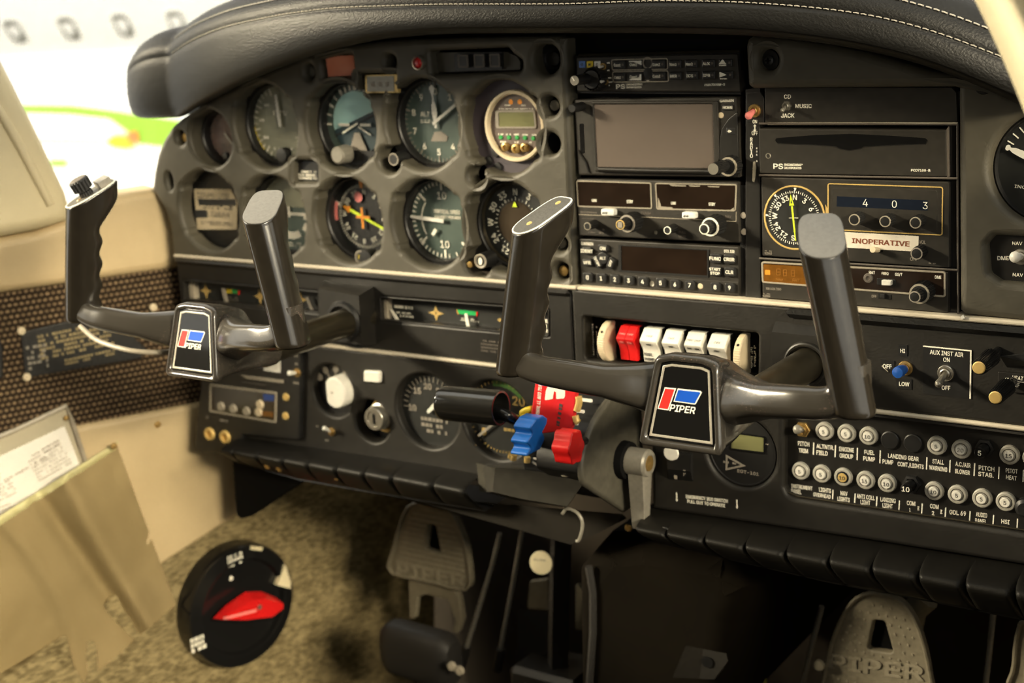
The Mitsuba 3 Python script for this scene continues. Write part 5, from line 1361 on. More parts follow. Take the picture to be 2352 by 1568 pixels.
# autopilot controller on the far left
d = thing('autopilot_controller', 'black control box with pale framed display and blue and amber lamps under the left wheel', 'controller')
part(d, 'box', prism(quad([(474, 775), (695, 800), (690, 1010), (560, 998), (555, 1046), (448, 1034)], -.008, .003), -.010, .010, .002, 3), 'mat_black', 40)
g_ = quad([a5(170, 395), a5(772, 470), a5(765, 748), a5(165, 645)], -.010, .002)
part(d, 'pale_frame', prism(g_.difference(g_.buffer(-.0022)), -.0112, -.009), 'mat_frame')
part(d, 'display', prism(g_.buffer(-.0022), -.0104, -.009), 'mat_display')
part(d, 'blue_lamp', prism(quad([a5(645, 487), a5(742, 498), a5(740, 552), a5(655, 545)], -.0104), -.0112, -.010), 'mat_blue_dark')
part(d, 'amber_lamp', prism(quad([a5(640, 640), a5(735, 650), a5(735, 695), a5(640, 682)], -.0104), -.0112, -.010), 'mat_amber')
for X, Y in ((272, 597), (382, 618), (502, 640), (612, 648), (622, 580)):
    part(d, 'button', lathe([(.0052, 0), (.0046, .003), (0, .0032)], at(a5(X, Y), -.0104), n=18), 'mat_frame' if X < 600 else 'mat_cream', 30)
part(d, 'white_label', prism(quad([a5(700, 120), a5(808, 135), a5(800, 298), a5(650, 275)], -.0104), -.0112, -.009), 'mat_white')
part(d, 'pale_strip', prism(quad([a5(440, 315), a5(828, 362), a5(828, 390), a5(500, 350)], -.0104), -.0110, -.009), 'mat_frame')
part(d, 'lettering', cat(specks(a5(450, 375), a5(670, 410), 1, 2, -.0104, .9, .8), specks(a5(920, 118), a5(980, 158), 1, 3, -.0104), specks(a5(930, 195), a5(975, 230), 1, 4, -.0104), specks(a5(915, 365), a5(995, 405), 1, 5, -.0104), specks(a5(110, 670), a5(170, 712), 1, 6, -.0104), specks(a5(255, 700), a5(330, 742), 1, 7, -.0104)), 'mat_print_dim')
for X, Y in ((852, 515), (848, 685)):
    part(d, 'screw', lathe([(.0046, 0), (.0040, .0015), (0, .002)], at(a5(X, Y), -.0102), n=14), 'mat_gold', 30)
for X, Y in ((167, 845), (307, 872)):
    o = at(a5(X, Y), -.0102)
    kk = part(d, 'jack_socket', lathe([(.0078, 0), (.0070, .003), (.0045, .0032), (.0040, 0)], o, n=24), 'mat_gold', 30)
    part(kk, 'pin', lathe([(.0040, 0), (.0018, .0004), (0, .001)], o, n=14), 'mat_brass')
toggle(d, a5(955, 295), a5(872, 300), -.0102, .0048, lever='mat_white', lr=.0024, L=.016, nut='mat_brass')

# ---------------------------------------------------------------- bottom tier, right
lr = thing('lower_right_panel', 'black lower panel tier on the right around the circuit breakers', 'instrument panel')
rp = Polygon([xz(p, -.002) for p in [(1497, 890), (1500, 1168), (1700, 1196), (2000, 1240), (2352, 1296), (2600, 1335), (2620, 1015), (2020, 942)]])
cb = quad([(1803, 925), (2600, 1010), (2600, 1262), (2352, 1220), (1830, 1141), (1812, 1134), (1803, 1116)], -.002, .004)
eg = Point(*xz((1704, 1036), -.002)).buffer(.0330, quad_segs=20)
part(lr, 'plate', prism(rp.difference(cb).difference(eg).segmentize(.012), -.005, .012, .005, 4), 'mat_overlay2', 45)
part(lr, 'backing', prism(rp, .020, .024), 'mat_void')
part(lr, 'lettering', tx('EMERGENCY BUS SWITCH', a7(375, 640), a7(752, 683), 7.4, -.005), 'mat_print')
part(lr, 'lettering', tx('PULL OUT TO OPERATE', a7(388, 682), a7(727, 724), 7.2, -.005), 'mat_print')
for X, Y in ((290, 590), (832, 655)):
    part(lr, 'arrow_mark', cat(line(a7(X, Y), a7(X + 3, Y + 65), 2.6, -.005), prism(quad([a7(X - 8, Y + 60), a7(X + 14, Y + 62), a7(X + 3, Y + 84)], -.005), -.0053, -.005)), 'mat_print')
g = thing('exhaust_temperature_gauge', 'round black gauge with green digital window and white triangle below the right wheel hub', 'gauge')
c = np.array([*xz((1704, 1036), -.002)]); c = np.array([c[0], -.001, c[1]])
part(g, 'bezel', lathe([(.036, -.012), (.0326, 0), (.0322, .0010), (.0312, .0010), (.0308, 0), (0, 0)], c, n=56), 'mat_black', 30)
part(g, 'digital_window', prism(quad([a7(790, 52), a7(1080, 92), a7(1078, 226), a7(785, 190)], c[1], .0008), c[1] - .0004, c[1]), 'mat_lcd')
part(g, 'window_frame', prism(quad([a7(780, 42), a7(1090, 85), a7(1086, 240), a7(776, 200)], c[1], .001).difference(quad([a7(790, 52), a7(1080, 92), a7(1078, 226), a7(785, 190)], c[1], .0008)), c[1] - .0014, c[1]), 'mat_void')
tri = [xz(a7(735, 250), c[1]), xz(a7(912, 352), c[1]), xz(a7(733, 390), c[1])]
tg = Polygon(tri)
part(g, 'triangle_mark', prism(tg.difference(tg.buffer(-.0016)), c[1] - .0005, c[1]), 'mat_print_dim')
part(g, 'lettering', cat(tx('EGT-101', a7(838, 408), a7(1030, 440), 7, c[1]), specks(a7(1092, 140), a7(1130, 165), 1, 3, c[1], .8)), 'mat_print_dim')
part(g, 'winged_mark', specks(a7(712, 300), a7(830, 340), 1, 5, c[1], .9, .8), 'mat_print_dim')
e = thing('emergency_bus_switch', 'black guarded rocker with white marks beside the grey air lever', 'switch')
part(e, 'rocker', hull([at(a7(x_, y_), -.016) for x_, y_ in ((195, 225), (420, 255), (415, 400), (210, 380))] + [at(a7(x_, y_), -.004) for x_, y_ in ((200, 210), (440, 240), (440, 500), (215, 480))]), 'mat_black', 25)
part(e, 'white_button', lathe([(.0075, 0), (.0070, .002), (0, .0024)], at(a7(245, 230), -.016), n=24), 'mat_white', 30)
part(e, 'lettering', cat(specks(a7(268, 430), a7(320, 475), 1, 2, -.0165, 1, .9), specks(a7(350, 380), a7(372, 440), 4, 3, -.0165)), 'mat_print_dim')

# circuit breakers
cp = thing('breaker_name_plate', 'black recessed plate with white circuit names under the breaker buttons', 'breaker panel')
CY = .004
part(cp, 'plate', prism(cb.buffer(.003), CY, CY + .004), 'mat_panel')
def sh(px):
    return px
rows = [('PITCH', 180, 345, 290, 355), ('TRIM', 188, 412, 277, 421), ('ALTNTR.', 358, 369, 526, 390), ('FIELD', 358, 432, 466, 444), ('ENGINE', 577, 398, 718, 413), ('GROUP', 580, 461, 711, 476), ('FUEL', 818, 428, 915, 438), ('PUMP', 808, 489, 921, 502), ('LANDING GEAR', 1046, 462, 1340, 498), ('PUMP', 993, 518, 1097, 530), ('CONT./LIGHTS', 1138, 541, 1389, 572), ('STALL', 1472, 515, 1583, 530), ('WARNING', 1440, 574, 1614, 600), ('A.C./AIR', 1693, 540, 1838, 560), ('BLOWER', 1690, 610, 1831, 630), ('PITCH', 1917, 577, 2068, 595), ('STAB.', 1912, 636, 2060, 655), ('PITOT', 2177, 605, 2291, 616), ('HEAT', 2178, 668, 2281, 684),
        ('INSTRUMENT', 115, 750, 320, 778), ('PANEL', 116, 800, 213, 813), ('LIGHTS', 383, 788, 497, 804), ('OVERHEAD', 327, 832, 494, 858), ('NAV', 588, 822, 656, 832), ('LIGHTS', 560, 875, 678, 891), ('ANTI COLL', 746, 850, 918, 872), ('LIGHT', 782, 908, 876, 919), ('LANDING', 973, 882, 1120, 900), ('LIGHT', 994, 940, 1091, 952), ('COM', 1227, 916, 1308, 926), ('COM', 1449, 946, 1531, 958), ('GDL 69', 1636, 1004, 1796, 1022), ('AUDIO', 1890, 1025, 1998, 1040), ('PANEL', 1884, 1085, 1994, 1100), ('HSI', 2134, 1092, 2213, 1104)]
ms = [tx(s, a8(x0, y0), a8(x1, y1), 9.6 if s not in ('INSTRUMENT', 'OVERHEAD') else 8.6, CY) for s, x0, y0, x1, y1 in rows]
ms += [tx('1', a8(1251, 982), a8(1263, 983), 8.4, CY), tx('2', a8(1468, 1012), a8(1490, 1014), 8.4, CY), specks(a8(1330, 925), a8(1348, 970), 3, 4, CY, 1, .7), specks(a8(1550, 958), a8(1568, 1005), 3, 4, CY, 1, .7)]
part(cp, 'lettering', cat(*ms), 'mat_print')
for x0, y0, x1, y1 in ((332, 318, 328, 434), (541, 343, 536, 458), (752, 368, 748, 486), (972, 394, 967, 516), (1420, 458, 1415, 576), (1643, 486, 1638, 606), (1879, 516, 1872, 638), (2114, 550, 2108, 668), (2347, 580, 2343, 696), (517, 772, 513, 860), (730, 808, 725, 896), (939, 835, 934, 928), (1156, 875, 1150, 966), (1375, 904, 1369, 998), (1600, 942, 1595, 1032), (1835, 978, 1829, 1076), (2061, 1014, 2054, 1108), (2291, 1050, 2285, 1146)):
    part(cp, 'divider_line', line(a8(x0, y0), a8(x1, y1), 2.6, CY), 'mat_print')
part(cp, 'brown_edge', tube([at((1812, 1131), -.003), at((1830, 1139), -.003), at((2352, 1217), -.003), at((2600, 1256), -.003)], .0007, 6), 'mat_shaft')
def breaker(X, Y, num, label, face='mat_white', lift=0.0):
    o = at(a8(X, Y), CY - .004)
    o = np.array([o[0], CY, o[2]])
    b = thing('circuit_breaker', label, 'circuit breaker', None)
    part(b, 'collar', lathe([(.0080, 0), (.0078, .0026), (.0072, .0032), (.0056, .0034), (.0052, .0026), (.0052, .001), (.0048, .001)], o, n=36), 'mat_breaker', 30)
    part(b, 'inner_ring', lathe([(.0049, .001), (.0047, .0034), (.0042, .0036), (.0040, .003)], o, n=28), 'mat_breaker' if face == 'mat_white' else 'mat_navy', 30)
    part(b, 'button', lathe([(.0040, 0), (.0040, .0042), (.0037, .0046), (0, .0046)], o, n=24), face, 30)
    part(b, 'rating', text_on(num, o + [0, -.0047, 0], np.array([1., 0, 0]), np.array([0, 0, 1.]), None, .0032, bold=False, center=True), 'mat_ink' if num != '20' else 'mat_print_dim')
for X, Y, n_, nm in ((425, 215, '5', 'ALTNTR. FIELD'), (637, 237, '5', 'ENGINE GROUP'), (848, 262, '10', 'FUEL PUMP'), (1507, 355, '5', 'STALL WARNING'), (1742, 390, '20', 'A.C./AIR BLOWER'), (2205, 445, '15', 'PITOT HEAT'), (195, 598, '5', 'INSTRUMENT PANEL'), (397, 626, '5', 'LIGHTS OVERHEAD'), (820, 688, '15', 'ANTI COLL LIGHT'), (1028, 718, '10', 'LANDING LIGHT'), (1480, 792, '10', 'COM 2'), (1705, 826, '5', 'GDL 69'), (1942, 862, '5', 'AUDIO PANEL'), (2170, 895, '5', 'HSI')):
    breaker(X, Y, n_, f'grey ringed circuit breaker with white button above the words {nm}')
breaker(605, 657, '10', 'grey ringed circuit breaker with amber button above the words NAV LIGHTS', 'mat_gold')
breaker(2428, 475, '5', 'grey ringed circuit breaker cut by the right picture edge, upper row')
for X, Y, nm in ((1067, 293, 'left'), (1288, 322, 'right')):
    o = at(a8(X, Y), CY)
    b = thing('hole_plug', f'{nm} of the two plain black round plugs above the words LANDING GEAR', 'plug')
    part(b, 'cap', lathe([(.0080, 0), (.0078, .0014), (.0070, .0020), (0, .0022)], o, n=36), 'mat_black', 30)
for X, Y, s, nm in ((1925, 420, '5', 'PITCH STAB.'), (1215, 767, '10', 'COM 1')):
    o = at(a8(X, Y), CY - .016); o0 = np.array([o[0], CY, o[2]])
    b = thing('popped_breaker', f'black popped out circuit breaker marked {s} above the words {nm}', 'circuit breaker')
    part(b, 'nut', lathe([(.0082, 0), (.0078, .0035), (.0056, .004)], o0, n=6), 'mat_black', 20)
    part(b, 'stem', lathe([(.0046, .003), (.0046, .0150), (.0040, .016), (0, .016)], o0, n=28), 'mat_black_gloss', 30)
    part(b, 'rating', text_on(s, o0 + [0, -.0161, 0], np.array([1., 0, 0]), np.array([0, 0, 1.]), None, .0040, center=True), 'mat_print')
o = at(a8(2375, 930), CY); b = thing('black_breaker', 'black circuit breaker cut by the right picture edge, lower row', 'circuit breaker')
part(b, 'body', lathe([(.0080, 0), (.0076, .006), (.005, .008), (0, .008)], o, n=28), 'mat_black', 30)
s_ = thing('pitch_trim_switch', 'brass collared toggle above the words PITCH TRIM', 'switch')
toggle(s_, a8(225, 190), a8(165, 190), CY, .0072, True, lever='mat_grey_metal', lr=.0032, L=.014, nut='mat_brass')

# ---------------------------------------------------------------- padded knee bolsters
principled('mat_bolster', mottled((.004, .0036, .003), (.007, .0064, .005), 60), .5, spec=.2, bump=(leather_h, .00018, 2e-4))
def bolster(root, top_, bot_, cuts, depth, mat='mat_bolster', gr=.22):
    """Pads between the cut positions (0..1) along a roll whose top and bottom edges were measured."""
    tp = np.array([at(p, -.002) for p in top_]); bp = np.array([at(p, -.012) for p in bot_])
    def pos(u):
        f = lambda arr: np.array([np.interp(u, np.linspace(0, 1, len(arr)), arr[:, k]) for k in range(3)])
        return f(tp), f(bp)
    prof = [(0, .0), (.03, .45), (.07, .74), (.13, .94), (.20, 1.0), (.30, .96), (.45, .82), (.65, .58), (.85, .32), (1, .1)]
    for a, b in zip(cuts[:-1], cuts[1:]):
        rings = []
        for s in (0, .03, .08, .16, .5, .84, .92, .97, 1):
            u = a + (b - a) * s
            e = min(s, 1 - s)
            k = 1 - gr * (1 - min(e / .10, 1)) ** 2
            A, B = pos(u)
            r = [A + [0, .03, 0]]
            r += [A + (B - A) * t + np.array([0, -depth * d * k, 0]) for t, d in prof]
            r += [B + [0, .05, .004]]
            rings.append(np.array(r))
        V = np.vstack(rings); n = len(rings[0]); F = []
        for i in range(len(rings) - 1):
            for j in range(n - 1):
                q = i * n + j
                F += [[q, q + n, q + n + 1], [q, q + n + 1, q + 1]]
        m = TM(V, F)
        part(root, 'pad', m, mat, 50)
bo = thing('knee_bolster', 'ribbed black padded roll below the circuit breakers', 'bolster')
tops = [(1497, 1166), (1700, 1196), (1900, 1226), (2100, 1258), (2352, 1298), (2640, 1345)]
bots = [(1525, 1245), (1715, 1290), (1910, 1335), (2110, 1372), (2352, 1420), (2640, 1470)]
cx = [1497, 1568, 1655, 1747, 1840, 1937, 2034, 2139, 2246, 2356, 2480, 2640]
tx_ = [p[0] for p in tops]
bolster(bo, tops, bots, [np.interp(c_, tx_, np.linspace(0, 1, len(tops))) for c_ in cx], .040)
for X, Y in ((893, 418), (1515, 535), (320, 300), (2180, 665)):
    q = crop(1400, 1100, 2.47)(X, Y)
    part(bo, 'snap', lathe([(.006, 0), (.0055, .001), (.002, .0006), (0, .0012)], at(q, -.034), (0, -.93, -.37), 18), 'mat_black', 30)
bo = thing('knee_bolster', 'smooth black padded roll below the key lock and rotary selector', 'bolster')
tops = [(556, 1002), (700, 1022), (850, 1045), (1000, 1068), (1110, 1088)]
bots = [(548, 1060), (690, 1100), (840, 1126), (985, 1150), (1120, 1172)]
cx = [556, 583, 640, 698, 756, 820, 884, 948, 1039, 1110]
tx_ = [p[0] for p in tops]
bolster(bo, tops, bots, [np.interp(c_, tx_, np.linspace(0, 1, len(tops))) for c_ in cx], .034, gr=.09)
for X, Y in ((680, 1140), (785, 1162), (1300, 1240)):
    part(bo, 'screw', lathe([(.004, 0), (.003, .001), (0, .0014)], at(a5(X, Y), -.030), (0, -.9, -.4), 12), 'mat_brass', 30)
# ---------------------------------------------------------------- control wheels
YX, YZ = .2272, .5065
def superell(La, Lb_far, w, n=44, e=4.2):
    """D-shaped ring in (a, b): round towards -a, squared towards +a."""
    out = []
    for t in np.linspace(0, 2 * math.pi, n, endpoint=False):
        c, s = math.cos(t), math.sin(t)
        if c >= 0:
            out.append((Lb_far * abs(c) ** (2 / e) , w * math.copysign(abs(s) ** (2 / e), s)))
        else:
            out.append((La * c, w * math.copysign(abs(s) ** (2 / 2.3), s)))
    return np.array(out)
def grip(side, xoff=0.0):
    """side -1 = left grip, +1 = right grip; returns (grip mesh, rings of the top cap)."""
    rings = []
    phi = math.radians(25)
    ax = np.array([-side * math.sin(phi), math.cos(phi), 0])
    bx = np.array([side * math.cos(phi), math.sin(phi), 0])
    z0, zt = .5476, .6612 - (.004 if side > 0 else 0)
    N = 64
    for i in range(N):
        s = i / (N - 1)
        z = z0 + (zt - z0) * s
        cx = side * (.1312 + (.1092 - .1312) * s)
        c = np.array([YX + cx, -.2562, 0])
        g = 0.0
        if .12 < s < .80:
            g = .0030 * math.sin((s - .12) / .68 * math.pi * 4) ** 2
        q_ = min(1, max(0, (s - .74) / .17)); flare = .0150 * q_ * q_ * (3 - 2 * q_)
        far = .0165 - g + flare
        w = .0140 + .001 * s
        La = .0160
        k = 1.0
        if s < .04:
            k = .90 + .10 * math.sqrt(1 - (1 - s / .04) ** 2)
        r = superell(La * k, far * k, w * k)
        slant = (.46 * max(0, (s - .25) / .75) ** 1.4)
        if i == N - 1:
            pass
        rings.append(np.array([c + ax * a + bx * b + np.array([0, 0, z + slant * a]) for a, b in r]))
    # rounded top rim
    top = rings[-1]; ctr = top.mean(0)
    nrm = np.cross(top[11] - ctr, top[0] - ctr); nrm /= np.linalg.norm(nrm)
    if nrm[2] < 0:
        nrm = -nrm
    rings += [ctr + (top - ctr) * .985 + nrm * .0010, ctr + (top - ctr) * .955 + nrm * .0016]
    lid = [ctr + (top - ctr) * .955 + nrm * .0015, ctr + (top - ctr) * .95 + nrm * .0019, ctr + (top - ctr) * .90 + nrm * .0022]
    return loft(rings), loft(lid), ctr, nrm, ax, bx, top

def ellring(c, u, v, hu, hv, e=3.0, n=36):
    out = []
    for t in np.linspace(0, 2 * math.pi, n, endpoint=False):
        a, b = math.cos(t), math.sin(t)
        out.append(np.asarray(c) + np.asarray(u) * hu * math.copysign(abs(a) ** (2 / e), a) + np.asarray(v) * hv * math.copysign(abs(b) ** (2 / e), b))
    return np.array(out)
def arm(side):
    path = spline([(side * .012, -.216, .5370), (side * .034, -.227, .5395), (side * .060, -.242, .5445), (side * .090, -.2525, .5495), (side * .110, -.2555, .5520), (side * .122, -.2560, .5565), (side * .1285, -.2560, .5655), (side * .1280, -.2560, .5816)], 34)
    hv = np.interp(np.linspace(0, 1, 34), [0, .12, .3, .6, .8, 1], [.026, .0195, .0120, .0106, .0112, .0120])
    hy = np.interp(np.linspace(0, 1, 34), [0, .2, .4, .8, 1], [.020, .0165, .0130, .0125, .0115])
    tan = np.gradient(path, axis=0); tan /= np.linalg.norm(tan, axis=1, keepdims=True)
    rings = []
    for p, t, a, b in zip(path, tan, hv, hy):
        u = np.array([0, -.94, .34]); u = u - t * np.dot(u, t); u /= np.linalg.norm(u)
        v = np.cross(t, u)
        if side < 0:
            v = -v
        r = ellring(p + [YX, 0, 0], u, v, b, a, 3.4)
        rings.append(r if side > 0 else r[::-1])
    m = loft(rings)
    if m.volume < 0:
        m.invert()
    return m
BZ, TILT = .5368, .21
def badge_poly(k, dz=0.0):
    """Rounded trapezoid of the hub face, k metres smaller all round."""
    p = [(-.0226, .0300), (-.010, .0334), (.015, .0334), (.0274, .0300), (.0348, -.0300), (.0335, -.0332), (-.0300, -.0332), (-.0312, -.0300)]
    return Polygon([(YX + a, BZ + b) for a, b in p]).buffer(-.004).buffer(.004, quad_segs=6).buffer(-k)
def lean(m):
    """The hub face leans forward at its top."""
    v = m.vertices
    m.vertices = np.c_[v[:, 0], v[:, 1] + TILT * (v[:, 2] - BZ), v[:, 2]]
    return m
def poly_ring(g, y, n=64, tilt=0.0):
    c = (YX, BZ)
    out = []
    for t in np.linspace(0, 2 * math.pi, n, endpoint=False):
        ray = shapely.LineString([c, (c[0] + .2 * math.cos(t), c[1] + .2 * math.sin(t))])
        q = ray.intersection(g.exterior)
        q = q.geoms[0] if hasattr(q, 'geoms') else q
        out.append((q.x, y + tilt * (q.y - c[1]), q.y))
    return np.array(out)
def circ_ring(cx, cz, y, r, n=64):
    t = np.linspace(0, 2 * math.pi, n, endpoint=False)
    return np.c_[cx + r * np.cos(t), np.full(n, y), cz + r * np.sin(t)]
HY = -.2475
def hub_mesh():
    g0 = badge_poly(0)
    R0 = poly_ring(g0, 0)
    rings = [poly_ring(badge_poly(.0058), HY + .0035), poly_ring(badge_poly(.0050), HY + .0010), poly_ring(badge_poly(.0042), HY + .0001), poly_ring(badge_poly(.0028), HY - .0003), poly_ring(badge_poly(.0014), HY + .0002), poly_ring(badge_poly(.0004), HY + .0016), poly_ring(g0, HY + .0035), poly_ring(badge_poly(.0006), HY + .0085)]
    a = poly_ring(badge_poly(.0022), HY + .013)
    for r in rings + [a]:
        r[:, 1] += TILT * (r[:, 2] - BZ)
    end = circ_ring(YX, YZ, -.150, .0162)
    for s in np.linspace(0, 1, 9):
        e = s * s * (3 - 2 * s)
        r = a * (1 - e) + end * e
        r[:, 1] = a[:, 1] * (1 - s) + end[:, 1] * s
        rings.append(r)
    m = loft([r for r in rings])
    if m.volume < 0:
        m.invert()
    return m
def make_yoke(root):
    for s, nm in ((-1, 'left'), (1, 'right')):
        gm, lid, ctr, nrm, ax, bx, top = grip(s)
        if gm.volume < 0:
            gm.invert()
        if lid.volume < 0:
            lid.invert()
        part(root, 'grip', gm, 'mat_yoke_grip', 50)
        yield s, root, lid, ctr, nrm, ax, bx, top
    for s in (-1, 1):
        part(root, 'arm', arm(s), 'mat_yoke', 50)
    part(root, 'hub', hub_mesh(), 'mat_yoke', 40)
    part(root, 'shaft', tube([(YX, -.165, YZ), (YX, -.06, YZ), (YX, .02, YZ)], .0143, 36), 'mat_shaft', 40)
    b = part(root, 'badge', lean(prism(badge_poly(.0055), HY + .0022, HY + .006, .0006)), 'mat_badge', 40)
    g1 = badge_poly(.0074)
    part(b, 'border', lean(prism(g1.difference(badge_poly(.0091)), HY + .0015, HY + .003, .0004, 2)), 'mat_border', 40)
    by = HY + .0022
    def bq(px):
        q = onplane(px, (YX, by, BZ), (0, 1, -TILT))
        return q[0], q[2]
    for P_, m in (([(930, 897), (1032, 907), (963, 1106), (863, 1090)], 'mat_logo_red'), ([(1046, 908), (1250, 930), (1264, 945), (1208, 1050), (1200, 1053), (1008, 1026)], 'mat_logo_blue')):
        g_ = Polygon([bq(a3(*q)) for q in P_])
        part(b, 'emblem_outline', lean(prism(g_, by - .0003, by)), 'mat_print')
        part(b, 'emblem_field', lean(prism(g_.buffer(-.0009), by - .0006, by)), m)
    A, B, C_ = bq(a3(972, 1108)), bq(a3(1198, 1136)), bq(a3(985, 1050))
    d = np.array([B[0] - A[0], 0, B[1] - A[1]]); L = np.linalg.norm(d); d /= L
    wt = text_on('PIPER', np.array([A[0], by - .0002, A[1]]), d, np.array([-d[2], 0, d[0]]), L, C_[1] - A[1])
    v = wt.vertices
    h_ = (v[:, 2] - A[1]) - (v[:, 0] - A[0]) * d[2] / d[0]
    wt.vertices = np.c_[v[:, 0] + .22 * h_, v[:, 1], v[:, 2]]
    part(b, 'lettering', lean(wt), 'mat_print')

yr = thing('control_wheel', 'dark brown gloss control wheel in front of the radios, with a red and blue emblem', 'control wheel')
LID = {}
for s, root, lid, ctr, nrm, ax, bx, top in make_yoke(yr):
    LID[s] = (lid, ctr, nrm, ax, bx, top)
yl = thing('control_wheel', 'dark gloss control wheel at far left carrying a push button on its left grip', 'control wheel')
DX = -.2588 - YX
for k_ in [k for k in scene if k.startswith(yr + '__')]:
    scene[yl + k_[len(yr):]] = {**scene[k_], 'to_world': T().translate([DX, 0, 0])}
# grip ends: a screwed plate on the left grip, a smooth grey cap on the right grip
lid, ctr, nrm, ax, bx, top = LID[1]
part(yr, 'end_cap', lid, 'mat_cap', 30)
scene[yl + '__end_cap'] = {**scene[yr + '__end_cap'], 'to_world': T().translate([DX, 0, 0])}
lid, ctr, nrm, ax, bx, top = LID[-1]
ep = part(yr, 'end_plate', lid, 'mat_cap_dark', 30)
rim = ctr + (top - ctr) * .93 + nrm * .0018
part(ep, 'worn_rim', tube(np.vstack([rim, rim[:1]]), .0007, 6, False), 'mat_print', 40)
av = np.cross(bx, nrm); av /= np.linalg.norm(av)
if av[1] < 0:
    av = -av
for d in (-.0105, .0175):
    o = ctr + av * d + nrm * .0021
    part(ep, 'screw', lathe([(.0024, 0), (.0020, .0005), (.0008, .0003), (0, -.0002)], o, nrm, 16), 'mat_gold', 30)
# push-to-talk button assembly on the left wheel's left grip
sft = np.array([DX, 0, 0])
k_ = part(yl, 'end_plate', TM(lid.vertices + sft, lid.faces), 'mat_cap_dark', 30)
part(k_, 'worn_rim', tube(np.vstack([rim, rim[:1]]) + sft, .0008, 6, False), 'mat_print', 40)
part(k_, 'screw', lathe([(.0028, 0), (.0022, .0006), (0, .0004)], ctr + sft - av * .0105 + nrm * .0021, nrm, 14), 'mat_brass', 30)
pb = part(yl, 'push_button', lathe([(.0062, 0), (.0062, .004), (.0052, .0045), (.0052, .006), (.0088, .0062), (.0090, .0150), (.0080, .0165), (0, .0165)], ctr + sft - av * .002 + nrm * .002, nrm, 60, .03, 20), 'mat_black', 30)
part(pb, 'button_top', lathe([(.0078, 0), (.007, .0006), (0, .0008)], ctr + sft - av * .002 + nrm * .0184, nrm, 24), 'mat_print_dark', 30)
rr = [ctr + sft + av * .016 + bx * q for q in (-.009, .009)]
part(yl, 'button_clip', hull([p + nrm * h + av * d for p in rr for h in (.002, .008) for d in (-.006, .006)]), 'mat_grey_metal', 20)
# its cable, looping below the left arm to the hub
cab = spline([wallp for wallp in (at((185, 750), -.22), at((225, 782), -.245), at((290, 803), -.250), at((345, 809), -.240), at((385, 808), -.225), at((430, 802), -.205))], 40)
single('microphone_cable', tube(cab, .0024, 10), 'mat_frame', 'grey cable looping under the left arm of the far control wheel', 'cable', None, True)
# ---------------------------------------------------------------- throttle quadrant
qd = thing('throttle_quadrant', 'black throttle quadrant housing with a broad curved brown grey cheek', 'throttle quadrant')
X0 = .050
def side(px, X=X0):
    return onplane(px, (X, 0, 0), (1, 0, 0))[1:]
arc = [side(a6(*q)) for q in ((1735, 372), (1660, 470), (1600, 570), (1550, 690), (1510, 810), (1488, 910), (1480, 1005), (1482, 1080), (1500, 1150))]
low = [side(a6(*q)) for q in ((1700, 1285), (1875, 1402))]
cheek = Polygon([tuple(p) for p in arc] + [tuple(p) for p in low] + [(.02, low[-1][1]), (.02, arc[0][1] + .02), (arc[0][0] + .02, arc[0][1] + .012)])
principled('mat_cheek', mottled((.045, .042, .033), (.075, .07, .055), 120), .42)
def yzprism(g, x0, x1, b=.003):
    """Outline in (y, z), rounded on its +x face."""
    m = prism(g, -x1, -x0, b, 4, back=True)        # local x = y, local y = -X
    v = m.vertices
    o = TM(np.c_[-v[:, 1], v[:, 0], v[:, 2]], m.faces)
    if o.volume < 0:
        o.invert()
    return o
part(qd, 'cheek', yzprism(cheek, X0 - .0050, X0, .0042), 'mat_cheek', 40)
part(qd, 'core', yzprism(cheek.buffer(-.009), -.004, X0 - .0045, .001), 'mat_black', 40)
c_ = crop(873, 827, 1.951)
part(qd, 'lower_tray', hull([at(c_(*q), -.066) for q in ((515, 482), (640, 490), (905, 522), (905, 560), (838, 655), (640, 622), (505, 590))] + [at(c_(*q), -.004) for q in ((450, 470), (640, 470), (910, 520), (838, 660), (600, 625), (470, 590))]), 'mat_tray', 15)
principled('mat_tray', mottled((.016, .015, .012), (.028, .026, .020), 120), .45)
part(qd, 'side_wing', hull([at(c_(*q), y) for q in ((432, 460), (512, 480), (500, 592), (445, 590)) for y in (-.018, .0)]), 'mat_cheek', 20)
part(qd, 'slot_face', prism(quad([c_(640, 430), c_(905, 470), c_(905, 520), (1205, 1078)], -.060), -.061, -.02, .001), 'mat_black')
for k in range(7):
    q0 = arc[0] + (arc[5] - arc[0]) * 0
    a, b = arc[k % 8], arc[(k + 1) % 9]
    if k < 4:
        p = a * .6 + b * .4
        part(qd, 'scale_mark', box(X0 - .030, X0 - .016, p[0] - .0012, p[0] + .001, p[1] - .0012, p[1] + .0012), 'mat_white')
for a, b, w in ((a6(1040, 910), a6(1200, 940), 5), (a6(1085, 880), a6(1175, 905), 5)):
    part(qd, 'scale_line', line(a, b, w, -.074), 'mat_print')
part(qd, 'scale_line', line(a6(1030, 940), a6(1090, 980), 5, -.0615), 'mat_print')
part(qd, 'locating_pin', tube([at(a6(1340, 1020), -.068), at(a6(1340, 1060), -.068)], .0055, 14), 'mat_frame', 40)
